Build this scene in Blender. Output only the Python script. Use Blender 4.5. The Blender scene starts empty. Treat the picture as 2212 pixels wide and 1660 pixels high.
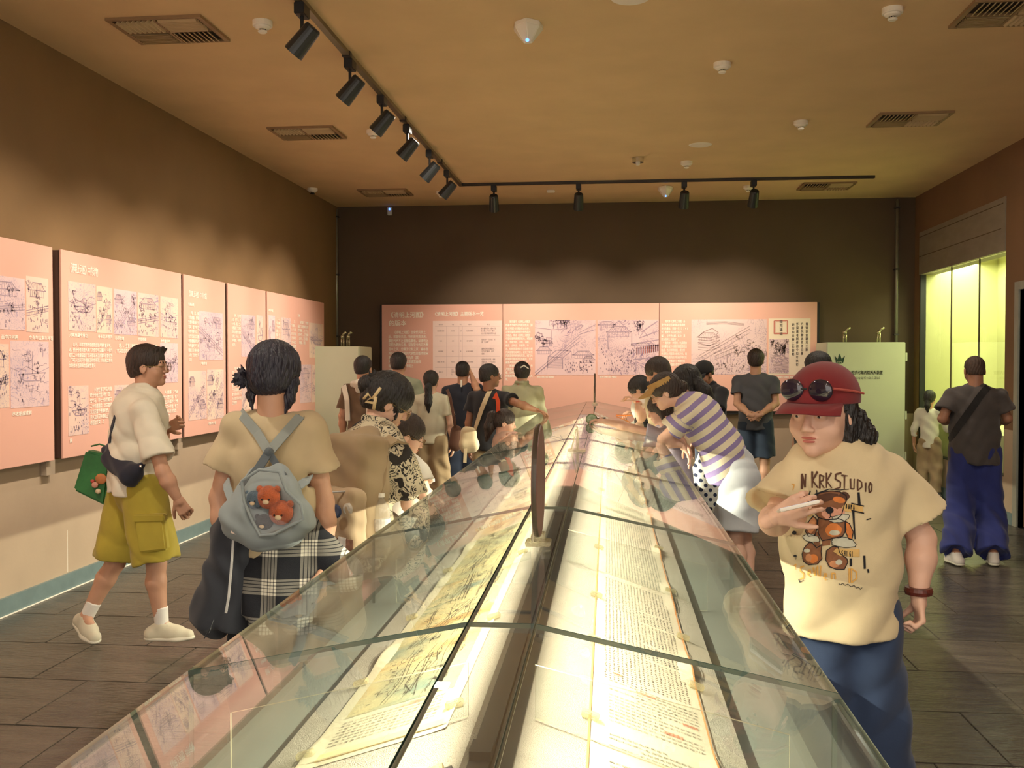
import bpy, bmesh, math, random
import numpy as np
from mathutils import Vector, Matrix

SC = bpy.context.scene
COL = SC.collection
PI = math.pi
rnd = random.Random(7)
nrs = np.random.RandomState(5)

# ------------------------------------------------------------------ camera
FPX, VPX, VPY, EYE = 2100.0, 1328.0, 783.0, 1.6
TH = math.atan((VPX - 1106) / FPX)
PH = math.atan((830 - VPY) / FPX)
cF = np.array([-math.sin(TH) * math.cos(PH), math.cos(TH) * math.cos(PH), -math.sin(PH)])
cR = np.array([math.cos(TH), math.sin(TH), 0.0])
cU = np.cross(cR, cF)
cO = np.array([0, 0, EYE])
cam_d = bpy.data.cameras.new('camera')
cam = bpy.data.objects.new('camera', cam_d)
COL.objects.link(cam)
cam_d.sensor_width = 36.0
cam_d.lens = FPX / 2212 * 36.0
cam_d.clip_start = 0.02
cam.matrix_world = Matrix(((cR[0], cU[0], -cF[0], 0), (cR[1], cU[1], -cF[1], 0), (cR[2], cU[2], -cF[2], EYE), (0, 0, 0, 1)))
SC.camera = cam

# ------------------------------------------------------------------ world, exposure, colour
SC.view_settings.view_transform = 'Standard'
SC.view_settings.look = 'None'
SC.view_settings.gamma = 1.0
SC.view_settings.use_curve_mapping = False
SC.view_settings.exposure = 0.28
world = bpy.data.worlds.new('ambient_fill')  # warm ambient added as fill, enters through the open end behind the camera
SC.world = world
world.use_nodes = True
world.node_tree.nodes['Background'].inputs[0].default_value = (1.0, 0.90, 0.78, 1)
world.node_tree.nodes['Background'].inputs[1].default_value = 1.7
SC.cycles.transparent_max_bounces = 40
SC.cycles.max_bounces = 7
SC.cycles.sample_clamp_indirect = 4.0
SC.cycles.caustics_reflective = False
SC.cycles.caustics_refractive = False


def area_light(name, loc, rot, sx, sy, power, color, spread=PI):
    l = bpy.data.lights.new(name, 'AREA')
    l.shape = 'RECTANGLE'; l.size = sx; l.size_y = sy
    l.energy = power; l.color = color; l.spread = spread
    o = bpy.data.objects.new(name, l); COL.objects.link(o)
    o.location = loc; o.rotation_euler = rot
    return o


def spot_light(name, loc, target, power, color, angle, blend=0.7, size=0.03):
    l = bpy.data.lights.new(name, 'SPOT')
    l.energy = power; l.color = color; l.spot_size = math.radians(angle); l.spot_blend = blend
    l.shadow_soft_size = size
    o = bpy.data.objects.new(name, l); COL.objects.link(o)
    o.location = loc
    d = Vector(target) - Vector(loc)
    o.rotation_euler = d.to_track_quat('-Z', 'Y').to_euler()
    return o


# added fill lamps without fittings at ceiling height (warm white), over the aisles
WARM = (1.0, 0.90, 0.74)
for (lx, ly, pw) in ((1.6, -1.0, 48), (2.4, 4.6, 40), (-1.2, -1.2, 48), (-2.4, 3.2, 34), (1.9, 8.4, 30), (-1.6, 8.8, 26)):
    area_light('ceiling_fill_lamp', (lx, ly, 3.70), (0, 0, 0), 0.16, 0.16, pw, WARM)
# showcase in the right wall: greenish yellow fluorescent tubes behind its header
area_light('showcase_tube_lamp', (4.35, 11.7, 2.85), (0, 0, 0), 0.5, 2.6, 62, (0.98, 1.0, 0.66))
# LED strips under the ridge of the glass case, one row for each side board
E_CASE = dict(power=9.0, color=(1.0, 0.90, 0.68))


# ------------------------------------------------------------------ pixel helpers (photo pixel + a real coordinate -> point)
def ray(px, py):
    return cF * FPX + cR * (px - 1106) + cU * (830 - py)


def PY(px, py, Y):
    d = ray(px, py); return cO + d * (Y / d[1])


def PX(px, py, X):
    d = ray(px, py); return cO + d * (X / d[0])


def PZ(px, py, z=0.0):
    d = ray(px, py); return cO + d * ((z - EYE) / d[2])


# ------------------------------------------------------------------ materials
MATS = {}


def rgb(h):
    """sRGB 0-255 -> linear"""
    return tuple(((c / 255.0) / 12.92 if c / 255.0 <= 0.04045 else ((c / 255.0 + 0.055) / 1.055) ** 2.4) for c in h)


def mat(name, col, rough=0.6, metal=0.0, var=0.08, scale=8.0, bump=0.0, bscale=60.0, spec=0.5, stretch=(1, 1, 1), emit=None, estr=0.0, coat=0.0, sheen=0.0, alpha=None):
    if name in MATS: return MATS[name]
    m = bpy.data.materials.new(name); m.use_nodes = True
    nt = m.node_tree; N = nt.nodes; L = nt.links
    b = N['Principled BSDF']
    b.inputs['Roughness'].default_value = rough
    b.inputs['Metallic'].default_value = metal
    b.inputs['Specular IOR Level'].default_value = spec
    b.inputs['Coat Weight'].default_value = coat
    b.inputs['Sheen Weight'].default_value = sheen
    tc = N.new('ShaderNodeTexCoord'); mp = N.new('ShaderNodeMapping'); mp.inputs['Scale'].default_value = stretch
    L.new(tc.outputs['Object'], mp.inputs['Vector'])
    nz = N.new('ShaderNodeTexNoise'); nz.inputs['Scale'].default_value = scale; nz.inputs['Detail'].default_value = 5
    L.new(mp.outputs[0], nz.inputs['Vector'])
    cr = N.new('ShaderNodeValToRGB')
    c = np.array(col)
    cr.color_ramp.elements[0].position = 0.3; cr.color_ramp.elements[1].position = 0.7
    cr.color_ramp.elements[0].color = (*np.clip(c * (1 - var), 0, 1), 1)
    cr.color_ramp.elements[1].color = (*np.clip(c * (1 + var), 0, 1), 1)
    L.new(nz.outputs['Fac'], cr.inputs[0]); L.new(cr.outputs[0], b.inputs['Base Color'])
    if bump:
        n2 = N.new('ShaderNodeTexNoise'); n2.inputs['Scale'].default_value = bscale; n2.inputs['Detail'].default_value = 4
        L.new(mp.outputs[0], n2.inputs['Vector'])
        bp = N.new('ShaderNodeBump'); bp.inputs['Strength'].default_value = bump; bp.inputs['Distance'].default_value = 0.01
        L.new(n2.outputs['Fac'], bp.inputs['Height']); L.new(bp.outputs[0], b.inputs['Normal'])
    if emit:
        b.inputs['Emission Color'].default_value = (*emit, 1); b.inputs['Emission Strength'].default_value = estr
    if alpha is not None: b.inputs['Alpha'].default_value = alpha
    MATS[name] = m
    return m


def glass_mat(name, tint=(0.93, 0.97, 0.95), ior=1.5, rough=0.0, film=0.0, film_col=(1, 1, 1), gloss=1.0):
    """sheet glass: clear transmission + Fresnel reflection (+ a mottled diffuse film so clear sheets show up)"""
    if name in MATS: return MATS[name]
    m = bpy.data.materials.new(name); m.use_nodes = True
    nt = m.node_tree; N = nt.nodes; L = nt.links
    N.remove(N['Principled BSDF']); out = N['Material Output']
    tr = N.new('ShaderNodeBsdfTransparent'); tr.inputs[0].default_value = (*tint, 1)
    gl = N.new('ShaderNodeBsdfGlossy'); gl.inputs['Roughness'].default_value = rough
    fr = N.new('ShaderNodeFresnel')
    ge = N.new('ShaderNodeNewGeometry'); mi = N.new('ShaderNodeMath'); mi.operation = 'MULTIPLY_ADD'   # same reflectance on both faces of the sheet
    mi.inputs[1].default_value = 1 / ior - ior; mi.inputs[2].default_value = ior
    L.new(ge.outputs['Backfacing'], mi.inputs[0]); L.new(mi.outputs[0], fr.inputs[0])
    mu = N.new('ShaderNodeMath'); mu.operation = 'MULTIPLY'; mu.inputs[1].default_value = gloss; mu.use_clamp = True
    L.new(fr.outputs[0], mu.inputs[0])
    mx = N.new('ShaderNodeMixShader'); L.new(mu.outputs[0], mx.inputs[0]); L.new(tr.outputs[0], mx.inputs[1]); L.new(gl.outputs[0], mx.inputs[2])
    last = mx
    if film > 0:
        df = N.new('ShaderNodeBsdfDiffuse'); df.inputs[0].default_value = (*film_col, 1)
        nz = N.new('ShaderNodeTexNoise'); nz.inputs['Scale'].default_value = 3.0; nz.inputs['Detail'].default_value = 6
        m2 = N.new('ShaderNodeMath'); m2.operation = 'MULTIPLY'; m2.inputs[1].default_value = film * 2
        L.new(nz.outputs['Fac'], m2.inputs[0])
        x2 = N.new('ShaderNodeMixShader'); L.new(m2.outputs[0], x2.inputs[0]); L.new(mx.outputs[0], x2.inputs[1]); L.new(df.outputs[0], x2.inputs[2]); last = x2
    L.new(last.outputs[0], out.inputs[0])
    MATS[name] = m
    return m


# ------------------------------------------------------------------ mesh helpers
class MB:
    """collects geometry for ONE mesh object"""
    def __init__(s): s.v = []; s.f = []; s.mi = []; s.cur = 0

    def add(s, verts, faces):
        o = len(s.v); s.v += [tuple(map(float, p)) for p in verts]
        s.f += [tuple(i + o for i in f) for f in faces]; s.mi += [s.cur] * len(faces)
        return s

    def box(s, lo, hi, M=None):
        x0, y0, z0 = lo; x1, y1, z1 = hi
        v = [(x0, y0, z0), (x1, y0, z0), (x1, y1, z0), (x0, y1, z0), (x0, y0, z1), (x1, y0, z1), (x1, y1, z1), (x0, y1, z1)]
        if M is not None: v = [M @ Vector(p) for p in v]
        return s.add(v, [(0, 3, 2, 1), (4, 5, 6, 7), (0, 1, 5, 4), (1, 2, 6, 5), (2, 3, 7, 6), (3, 0, 4, 7)])

    def prism(s, poly, a, b):
        """poly: list of 3D points (one end), offset vector b-a"""
        n = len(poly); off = np.array(b) - np.array(a)
        v = [tuple(p) for p in poly] + [tuple(np.array(p) + off) for p in poly]
        f = [tuple(range(n))[::-1], tuple(range(n, 2 * n))] + [(i, (i + 1) % n, (i + 1) % n + n, i + n) for i in range(n)]
        return s.add(v, f)

    def tube(s, pts, r, n=8, close=True):
        pts = [Vector(p) for p in pts]; rr = r if isinstance(r, (list, tuple)) else [r] * len(pts)
        rings = []; up = None
        for i, p in enumerate(pts):
            t = (pts[min(i + 1, len(pts) - 1)] - pts[max(i - 1, 0)]).normalized()
            if up is None:
                up = Vector((0, 0, 1)) if abs(t.z) < .9 else Vector((1, 0, 0))
            a = t.cross(up).normalized(); b = a.cross(t).normalized(); up = b
            rings.append([p + (a * math.cos(2 * PI * k / n) + b * math.sin(2 * PI * k / n)) * rr[i] for k in range(n)])
        v = [q for R in rings for q in R]; f = []
        for i in range(len(pts) - 1):
            for k in range(n):
                f.append((i * n + k, i * n + (k + 1) % n, (i + 1) * n + (k + 1) % n, (i + 1) * n + k))
        if close: f += [tuple(range(n))[::-1], tuple(range((len(pts) - 1) * n, len(pts) * n))]
        return s.add(v, f)

    def ribbon(s, pts, w, th, nrm):
        """flat strap along pts, width w across, thickness th; nrm: normal per point or one"""
        pts = [np.array(p, float) for p in pts]; k = len(pts)
        vs = []
        for i, p in enumerate(pts):
            t = pts[min(i + 1, k - 1)] - pts[max(i - 1, 0)]; t = t / (np.linalg.norm(t) + 1e-9)
            n = np.array(nrm[i] if isinstance(nrm[0], (list, tuple, np.ndarray)) else nrm, float)
            n = n - t * n.dot(t); n /= (np.linalg.norm(n) + 1e-9)
            sd = np.cross(t, n); ww = w[i] if isinstance(w, (list, tuple)) else w
            vs += [p + sd * ww / 2 + n * th / 2, p - sd * ww / 2 + n * th / 2, p - sd * ww / 2 - n * th / 2, p + sd * ww / 2 - n * th / 2]
        f = []
        for i in range(k - 1):
            for j in range(4): f.append((i * 4 + j, i * 4 + (j + 1) % 4, i * 4 + 4 + (j + 1) % 4, i * 4 + 4 + j))
        f += [(3, 2, 1, 0), (4 * k - 4, 4 * k - 3, 4 * k - 2, 4 * k - 1)]
        return s.add(vs, f)

    def lathe(s, prof, c=(0, 0, 0), n=24, M=None):
        """prof: (r,z) list, axis z"""
        v = []; f = []
        for (r, z) in prof:
            for k in range(n):
                p = Vector((c[0] + r * math.cos(2 * PI * k / n), c[1] + r * math.sin(2 * PI * k / n), c[2] + z))
                v.append(M @ p if M is not None else p)
        for i in range(len(prof) - 1):
            for k in range(n): f.append((i * n + k, i * n + (k + 1) % n, (i + 1) * n + (k + 1) % n, (i + 1) * n + k))
        if prof[0][0] > 1e-6: f.append(tuple(range(n))[::-1])
        if prof[-1][0] > 1e-6: f.append(tuple(range((len(prof) - 1) * n, len(prof) * n)))
        return s.add(v, f)

    def ball(s, c, r, n=12, m=8, M=None):
        r = r if isinstance(r, (tuple, list)) else (r, r, r); c = Vector(c)
        v = []; f = []
        for i in range(m + 1):
            a = PI * i / m
            for k in range(n):
                p = Vector((r[0] * math.sin(a) * math.cos(2 * PI * k / n), r[1] * math.sin(a) * math.sin(2 * PI * k / n), -r[2] * math.cos(a)))
                v.append(c + (M @ p if M is not None else p))
        for i in range(m):
            for k in range(n): f.append((i * n + k, i * n + (k + 1) % n, (i + 1) * n + (k + 1) % n, (i + 1) * n + k))
        return s.add(v, f)

    def build(s, name, m, parent=None, smooth=False, origin=None, bevel=0.0):
        me = bpy.data.meshes.new(name)
        vv = s.v
        off = None
        if parent is not None: off = np.array(parent.get('_w', (0, 0, 0)), float)
        if origin is not None: off = np.array(origin, float)
        if off is not None: vv = [tuple(np.array(p) - off) for p in vv]
        me.from_pydata(vv, [], s.f)
        ms = m if isinstance(m, (list, tuple)) else [m]
        for q in ms: me.materials.append(q)
        if len(ms) > 1: me.polygons.foreach_set('material_index', s.mi)
        bm = bmesh.new(); bm.from_mesh(me)
        bmesh.ops.remove_doubles(bm, verts=bm.verts, dist=1e-6)
        if bevel: bmesh.ops.bevel(bm, geom=list(bm.edges), offset=bevel, segments=2, affect='EDGES', clamp_overlap=True)
        bmesh.ops.recalc_face_normals(bm, faces=bm.faces)
        bm.to_mesh(me); bm.free()
        if smooth: me.shade_smooth()
        o = bpy.data.objects.new(name, me); COL.objects.link(o)
        if parent is not None: o.parent = parent
        elif off is not None: o.location = off
        return o


def thing(name, label, cat, loc=(0, 0, 0), group=None):
    """an Empty at the thing's base; child meshes are given in world coordinates and re-based by MB.build"""
    o = bpy.data.objects.new(name, None); COL.objects.link(o)
    o.empty_display_size = 0.1
    o.location = tuple(float(q) for q in loc); o['_w'] = [float(q) for q in loc]
    o['label'] = label; o['category'] = cat
    if group: o['group'] = group
    return o


def tag(o, label, cat, group=None):
    o['label'] = label; o['category'] = cat
    if group: o['group'] = group
    return o


def struct(o):
    o['kind'] = 'structure'; return o


def sub_parent(o, p):
    """make o a child of the part p (both meshes already share the same origin frame)"""
    o.parent = p; return o


# ------------------------------------------------------------------ text as flat print
_glyph = {}


def glyph(ch):
    if ch in _glyph: return _glyph[ch]
    cu = bpy.data.curves.new('t', 'FONT'); cu.body = ch; cu.resolution_u = 1; cu.size = 1.0
    o = bpy.data.objects.new('t', cu); COL.objects.link(o)
    me = bpy.data.meshes.new_from_object(o.evaluated_get(bpy.context.evaluated_depsgraph_get()))
    v = np.array([tuple(q.co)[:2] for q in me.vertices]) if len(me.vertices) else np.zeros((0, 2))
    f = [tuple(p.vertices) for p in me.polygons]
    bpy.data.objects.remove(o); bpy.data.curves.remove(cu); bpy.data.meshes.remove(me)
    _glyph[ch] = (v, f)
    return _glyph[ch]


def bold(v, f, w):
    return v, f


def text_lines(lines, O, U, V, width, height, name, m, parent, fill=None, bold_w=.045):
    """lines printed inside the rectangle O (top left) + U*width, V*height(down); every char in a square cell"""
    U = np.array(U, float); V = np.array(V, float); O = np.array(O, float)
    n = max(len(l) for l in lines) if fill is None else fill
    cw = width / n; ph = height / len(lines); cs = cw; cy = ph * .86 if ph * .86 < cw * 2.4 else cw * 2.4
    mb = MB()
    for i, l in enumerate(lines):
        for j, ch in enumerate(l):
            if ch in ' \u3000': continue
            v, f = glyph(ch)
            if not len(v): continue
            x = j * cw; y = i * ph + cy * .90
            pts = [O + U * (x + p[0] * cs) + V * (y - p[1] * cy) for p in v]
            mb.add(pts, f)
            if bold_w: nn = np.cross(U, V) * .0004; mb.add([p + U * (bold_w * cs) - nn for p in pts], f); mb.add([p + V * (bold_w * cs * .8) - nn * 2 for p in pts], f)
    me = bpy.data.meshes.new(name)
    off = np.array(parent.get('_w', (0, 0, 0)), float)
    me.from_pydata([tuple(np.array(p) - off) for p in mb.v], [], mb.f); me.materials.append(m)
    o = bpy.data.objects.new(name, me); COL.objects.link(o); o.parent = parent
    return o


def latin(s, O, U, V, size, mb, rot=0.0, sx=1.0):
    """latin string appended to mb, returns advance"""
    U = np.array(U, float); V = np.array(V, float); O = np.array(O, float); x = 0
    for ch in s:
        if ch == ' ': x += size * .35; continue
        v, f = glyph(ch); w = v[:, 0].max() if len(v) else .3
        mb.add([O + U * (x + p[0] * size * sx) - V * (p[1] * size) for p in v], f)
        x += (w + .08) * size * sx
    return x
# ================================================================== the room
XL, XR, YB, YF, ZC = -3.83, 3.89, 13.2, -3.2, 3.75

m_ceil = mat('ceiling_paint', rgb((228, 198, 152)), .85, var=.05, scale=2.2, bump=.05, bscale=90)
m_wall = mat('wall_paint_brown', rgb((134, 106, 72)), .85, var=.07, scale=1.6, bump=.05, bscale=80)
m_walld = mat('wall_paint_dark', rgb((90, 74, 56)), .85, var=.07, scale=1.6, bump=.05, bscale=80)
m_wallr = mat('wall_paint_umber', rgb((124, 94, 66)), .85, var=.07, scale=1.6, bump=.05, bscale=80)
m_dado = mat('dado_paint_beige', rgb((182, 162, 138)), .75, var=.06, scale=2.5, bump=.08, bscale=30)
m_base = mat('skirting_grey_blue', rgb((112, 132, 132)), .4, var=.08, scale=14)
m_black = mat('black_metal', rgb((26, 28, 32)), .45, var=.05)
m_blackrail = mat('black_rail', rgb((52, 46, 42)), .35, var=.05)
m_white = mat('white_plastic', rgb((250, 245, 230)), .4, var=.02)
m_chrome = mat('chrome', (0.75, 0.74, 0.70), .18, metal=1.0, var=.02)
m_slate = mat('slate_tile', rgb((88, 80, 70)), .27, var=.34, scale=2.3, bump=.7, bscale=11, stretch=(1, 4, 1), spec=.6)
m_slate2 = mat('slate_tile_dark', rgb((76, 70, 62)), .25, var=.34, scale=3.1, bump=.6, bscale=11, stretch=(1.2, 4, 1), spec=.6)
m_grout = mat('floor_grout', rgb((58, 51, 46)), .8, var=.1)
m_grey = mat('header_panel_grey', rgb((138, 128, 112)), .6, var=.10, scale=4, stretch=(1, 1, 3))

o = struct(MB().box((XL - .2, YF, -.2), (XR + 1.4, YB + .2, -.012)).build('floor', m_grout))
floor = o
# slate tiles, each its own piece
mb = MB().box((-.2985, -.2985, -.012), (.2985, .2985, 0)); t0 = mb.build('tile', m_slate, floor, bevel=.003)
t1 = MB().box((-.2985, -.2985, -.012), (.2985, .2985, 0)).build('tile', m_slate2, floor, bevel=.003)
tiles = []; first = {0: t0, 1: t1}; used = {0: 0, 1: 0}
j = 0; y = 1.9
while y < YB - .1:
    x = XL + .3 - (.3 if j % 2 else 0)
    while x < XR + .3:
        lo, hi = max(x - .2985, XL), min(x + .2985, XR)
        if hi - lo > .05:
            q = rnd.randrange(2)
            if used[q] == 0: c = first[q]; used[q] = 1
            else:
                c = first[q].copy(); COL.objects.link(c)
            c.location = ((lo + hi) / 2, y, rnd.uniform(-.0015, .0005)); c.scale = ((hi - lo) / .597, 1, 1)
            c.rotation_euler = (rnd.uniform(-.0025, .0025), rnd.uniform(-.0025, .0025), 0)
        x += .6
    y += .6; j += 1
# floor tiles behind the photographer, out of view
mb = MB()
y = 1.3
while y > YF:
    x = XL + .3
    while x < XR:
        mb.box((x - .297, y - .297, -.012), (x + .297, y + .297, 0)); x += .6
    y -= .6
mt = mb.build('tile_field', m_slate, floor); mt['kind'] = 'stuff'

struct(MB().box((XL - .2, YF, ZC), (XR + 1.4, YB + .2, ZC + .15)).build('ceiling', m_ceil))
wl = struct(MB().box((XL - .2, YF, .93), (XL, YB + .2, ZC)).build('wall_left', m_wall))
MB().box((XL - .2, YF, 0), (XL + .0, YB, .93)).build('dado', m_dado, wl)
for yy, z0, z1 in ((7.0, .5, .9), (6.45, .12, .42)):     # hairline plaster cracks / seams
    MB().box((XL, yy - .002, z0), (XL + .002, yy + .002, z1)).build('plaster_crack', m_white, wl)
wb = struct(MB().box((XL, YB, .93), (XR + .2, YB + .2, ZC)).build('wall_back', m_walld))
MB().box((XL, YB - .0, 0), (XR + .2, YB + .2, .93)).build('dado', m_dado, wb)
# right wall with the showcase opening
SY0, SY1, SZ0, SZ1, SZ2 = 10.22, 12.98, .45, 2.72, 3.26
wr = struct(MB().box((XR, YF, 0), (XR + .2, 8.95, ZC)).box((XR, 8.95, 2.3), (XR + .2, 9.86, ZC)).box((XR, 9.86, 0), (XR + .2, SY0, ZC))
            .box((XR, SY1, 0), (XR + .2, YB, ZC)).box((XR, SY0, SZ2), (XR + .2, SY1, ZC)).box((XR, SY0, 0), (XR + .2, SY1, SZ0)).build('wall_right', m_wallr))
MB().box((XR - .004, 9.95, 0), (XR, SY0 - .02, .93)).build('dado', m_dado, wr)
MB().box((XR - .004, SY0 - .02, 0), (XR, YB, SZ0)).build('dado', m_dado, wr)
MB().box((XR - .012, SY0, SZ1), (XR + .2, SY1, SZ2 )).build('header_panel', m_grey, wr)
mb = MB(); 
for a, b in (((SY0 + .05, 3.20), (SY1, 3.215)), ((SY0 + .1, 2.95), (SY1, 2.93))):
    mb.box((XR - .015, a[0], a[1] - .004), (XR - .011, b[0], a[1] + .004))
mb.build('panel_joint', m_walld, wr)
struct(MB().box((XL - .0, YF, 0), (XL + .022, YB, .115)).build('baseboard_left', m_base))
struct(MB().box((XL, YB - .022, 0), (XR, YB, .115)).build('baseboard_back', m_base))
struct(MB().box((XR - .022, 9.95, 0), (XR, YB, .115)).box((XR - .022, YF, 0), (XR, 8.86, .115)).build('baseboard_right', m_base))
# white line along the foot of the left skirting (sealant)
struct(MB().box((XL + .022, YF, 0), (XL + .03, YB, .006)).build('trim_1', m_white))
# door
dr = struct(MB().box((XR - .02, 8.86, 0), (XR + .05, 8.95, 2.38)).box((XR - .02, 9.86, 0), (XR + .05, 9.95, 2.38)).box((XR - .02, 8.95, 2.30), (XR + .05, 9.86, 2.38)).build('door_1', mat('door_frame_grey', rgb((150, 150, 136)), .5)))
MB().box((XR + .06, 8.955, .0), (XR + .10, 9.855, 2.295)).build('door_leaf', mat('door_leaf_teal', rgb((38, 62, 74)), .4), dr)
MB().tube([(XR + .05, 9.05, 1.0), (XR + .01, 9.05, 1.0), (XR + .01, 9.17, 1.0)], .009).build('door_handle', m_chrome, dr)

# ---- recessed showcase (lined niche, raised plinth, glass front of two panes)
m_lin = mat('showcase_lining', rgb((216, 214, 160)), .9, var=.03, scale=3)
sc = thing('wall_showcase', 'tall lit showcase with yellow green lining set into the right wall', 'display case', (XR + .5, 11.6, 0))
D = .95
MB().box((XR + D, SY0, .1), (XR + D + .04, SY1, SZ2)).box((XR + .2, SY0 - .04, .1), (XR + D, SY0 - .001, SZ2)).box((XR + .05, SY1 - .012, SZ0 + .01), (XR + D, SY1 - .002, SZ2 - .02)).box((XR + .05, SY0 + .002, SZ0 + .01), (XR + .3, SY0 + .008, SZ2 - .02)).box((XR + .2, SY0, SZ2 - .06), (XR + D, SY1, SZ2)).build('lining', m_lin, sc)
MB().box((XR + .10, SY0 + .002, .3), (XR + D, SY1 - .002, .84)).build('plinth', mat('showcase_plinth', rgb((208, 208, 168)), .8), sc)
for a, b in ((SY0 + .01, 11.02), (11.03, 11.9), (11.91, SY1 - .02)):
    MB().box((XR + .03, a, SZ0 + .01), (XR + .042, b, SZ1 - .005)).build('glass_pane', glass_mat('showcase_glass', (.96, .99, .93)), sc)
MB().box((XR + .0, SY0, SZ0), (XR + .08, SY1, SZ0 + .012)).box((XR, SY1 - .03, SZ0), (XR + .07, SY1 - .001, SZ1)).build('frame', m_black, sc)
MB().box((XR + .03, 11.02, SZ0), (XR + .045, 11.03, SZ1)).box((XR + .03, 11.9, SZ0), (XR + .045, 11.91, SZ1)).build('pane_joint', m_walld, sc)
MB().box((XR + D - .01, 11.42, .86), (XR + D - .002, 11.43, SZ1)).box((XR + D - .01, 10.95, .86), (XR + D - .002, 10.96, SZ1)).build('lining_joint', mat('lining_joint', rgb((150, 150, 96)), .9), sc)
mb = MB()
mb.box((XR + .25, 10.6, SZ2 - .10), (XR + .75, 12.8, SZ2 - .07)); mb.build('light_box', m_white, sc)

# ---- pipes in the corners
for nm, px, X0, lab in (('pipe', 727, None, 'grey vertical pipe running down the back wall into the left cabinet'), ('pipe', 1937, None, 'grey vertical pipe running down the back wall beside the showcase corner')):
    X = PY(px, 600, YB - .05)[0]
    mb = MB().tube([(X, YB - .05, 1.6), (X, YB - .05, 3.72)], .022, 10)
    p = mb.build(nm, mat('galvanised_pipe', rgb((140, 138, 122)), .35, metal=.4), origin=(X, YB - .05, 1.6), smooth=True); tag(p, lab, 'pipe')
    for z in (1.95, 2.8, 3.6):
        cl = MB().box((X - .03, YB - .075, z), (X + .03, YB, z + .02)).build('pipe_clamp', m_blackrail, None, origin=(X, YB - .05, 1.6)); cl.parent = p; cl.location = (0, 0, 0)


# ---- fire-suppression cabinets
m_cab = mat('cabinet_enamel', rgb((208, 214, 186)), .35, var=.02, scale=3)
m_cabs = mat('cabinet_seal', rgb((70, 74, 62)), .6)


def cabinet(label, x0, x1, y0, y1, h):
    t = thing('gas_cabinet', label, 'cabinet', ((x0 + x1) / 2, (y0 + y1) / 2, 0), 'gas cabinets at the back wall')
    MB().box((x0, y0 + .025, .04), (x1, y1, h)).build('body', m_cab, t, bevel=.006)
    MB().box((x0 + .03, y0 + .05, 0), (x1 - .03, y1 - .02, .04)).build('plinth', m_black, t)
    d = MB().box((x0 + .006, y0, .06), (x1 - .006, y0 + .024, h - .006)).build('door', m_cab, t, bevel=.004)
    for z in (.45, .95, h - .18):
        MB().box((x1 - .004, y0 + .0, z - .05), (x1 + .018, y0 + .022, z + .05)).build('hinge', m_cab, t, bevel=.002)
    hd = MB().box((x0 + .05, y0 - .012, h * .52), (x0 + .075, y0, h * .52 + .14)).build('handle', m_chrome, t, bevel=.002)
    return t


cR1 = PY(1786, 760, 12.35)[0]; cR2 = PY(1957, 760, 12.35)[0]
cab_r = cabinet('pale green enamel gas cabinet with crown emblem right of the pink back panels', cR1, cR2, 12.35, 13.0, 1.6 + (783 - 741) * 12.35 / 2100)
h_r = 1.6 + (783 - 741) * 12.35 / 2100
CE = PY(1814, 776, 12.345)
mb = MB()
U = np.array((1, 0, 0)); V = np.array((0, 0, -1))
s = .013
cp = [(-8, -6), (-4.5, -1.2), (-3.2, 1), (-.6, -9.5), (.6, -9.5), (3.2, 1), (4.5, -1.2), (8, -6), (5.5, 6), (3, 7.6), (-3, 7.6), (-5.5, 6)]
mb.prism([CE + U * a * s * .6 + V * b * s * .55 for a, b in [(-8, -6), (-3.2, .5), (0, -9.5), (3.2, .5), (8, -6), (5.5, 6), (3, 7.6), (-3, 7.6), (-5.5, 6)]], (0, 0, 0), (0, -.003, 0))
m_green = mat('emblem_green', rgb((22, 62, 40)), .5)
mb.build('crown_emblem', m_green, cab_r)
mb = MB(); latin('HM', CE + U * -.03 + V * .05 + np.array((0, -.005, 0)), U, V, .035, mb); mb.build('emblem_letters', m_cab, cab_r)
m_ink = mat('ink_print', rgb((48, 50, 40)), .7)
O = PY(1839, 800, 12.345); O2 = PY(1907, 800, 12.345)
text_lines(['柜式七氟丙烷灭火装置'], O, U, V, O2[0] - O[0], .062, 'cabinet_lettering', m_ink, cab_r)
mb = MB(); O = PY(1848, 819, 12.345); latin('GQQ150/2.5-ZLS', O, U, V, .038, mb); mb.build('model_code', m_ink, cab_r)
cL1 = PY(640, 760, 12.0)[0]; cL2 = PY(775, 760, 11.9)[0]
cab_l = cabinet('grey green gas cabinet in the back left corner beside the last left panel', cL1, cL2, 11.9, 12.55, 1.6 + (783 - 748) * 11.9 / 2100)
h_l = 1.6 + (783 - 748) * 11.9 / 2100
# paired outlet pipes on top of the cabinets
m_nozz = mat('nozzle_metal', rgb((190, 185, 150)), .25, metal=.8)
for par, px, Y, hh in ((cab_r, 1825, 12.6, h_r), (cab_r, 1898, 12.6, h_r), (cab_l, 740, 12.2, h_l), (cab_l, 752, 12.2, h_l)):
    X = PY(px, 730, Y)[0]
    mb = MB().tube([(X - .014, Y, hh), (X - .014, Y, hh + .12)], .011, 8).tube([(X + .014, Y, hh), (X + .014, Y, hh + .12)], .011, 8)
    mb.ball((X, Y, hh + .13), .026, 10, 6); mb.tube([(X, Y, hh + .13), (X + .02, Y - .03, hh + .165), (X + .055, Y - .03, hh + .19)], [.014, .014, .02], 8)
    mb.build('outlet_nozzle', m_nozz, par, smooth=True)

# ================================================================== pink exhibition panels
m_pink = mat('panel_pink', rgb((230, 178, 160)), .62, var=.02, scale=2)
m_pedge = mat('panel_edge_dark', rgb((88, 62, 54)), .6)
m_txt = mat('print_cream', rgb((255, 250, 236)), .7, var=.0)
m_dark = mat('print_dark', rgb((164, 140, 138)), .7, var=.0)
m_red = mat('print_red', rgb((200, 110, 96)), .7, var=.0)


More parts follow.
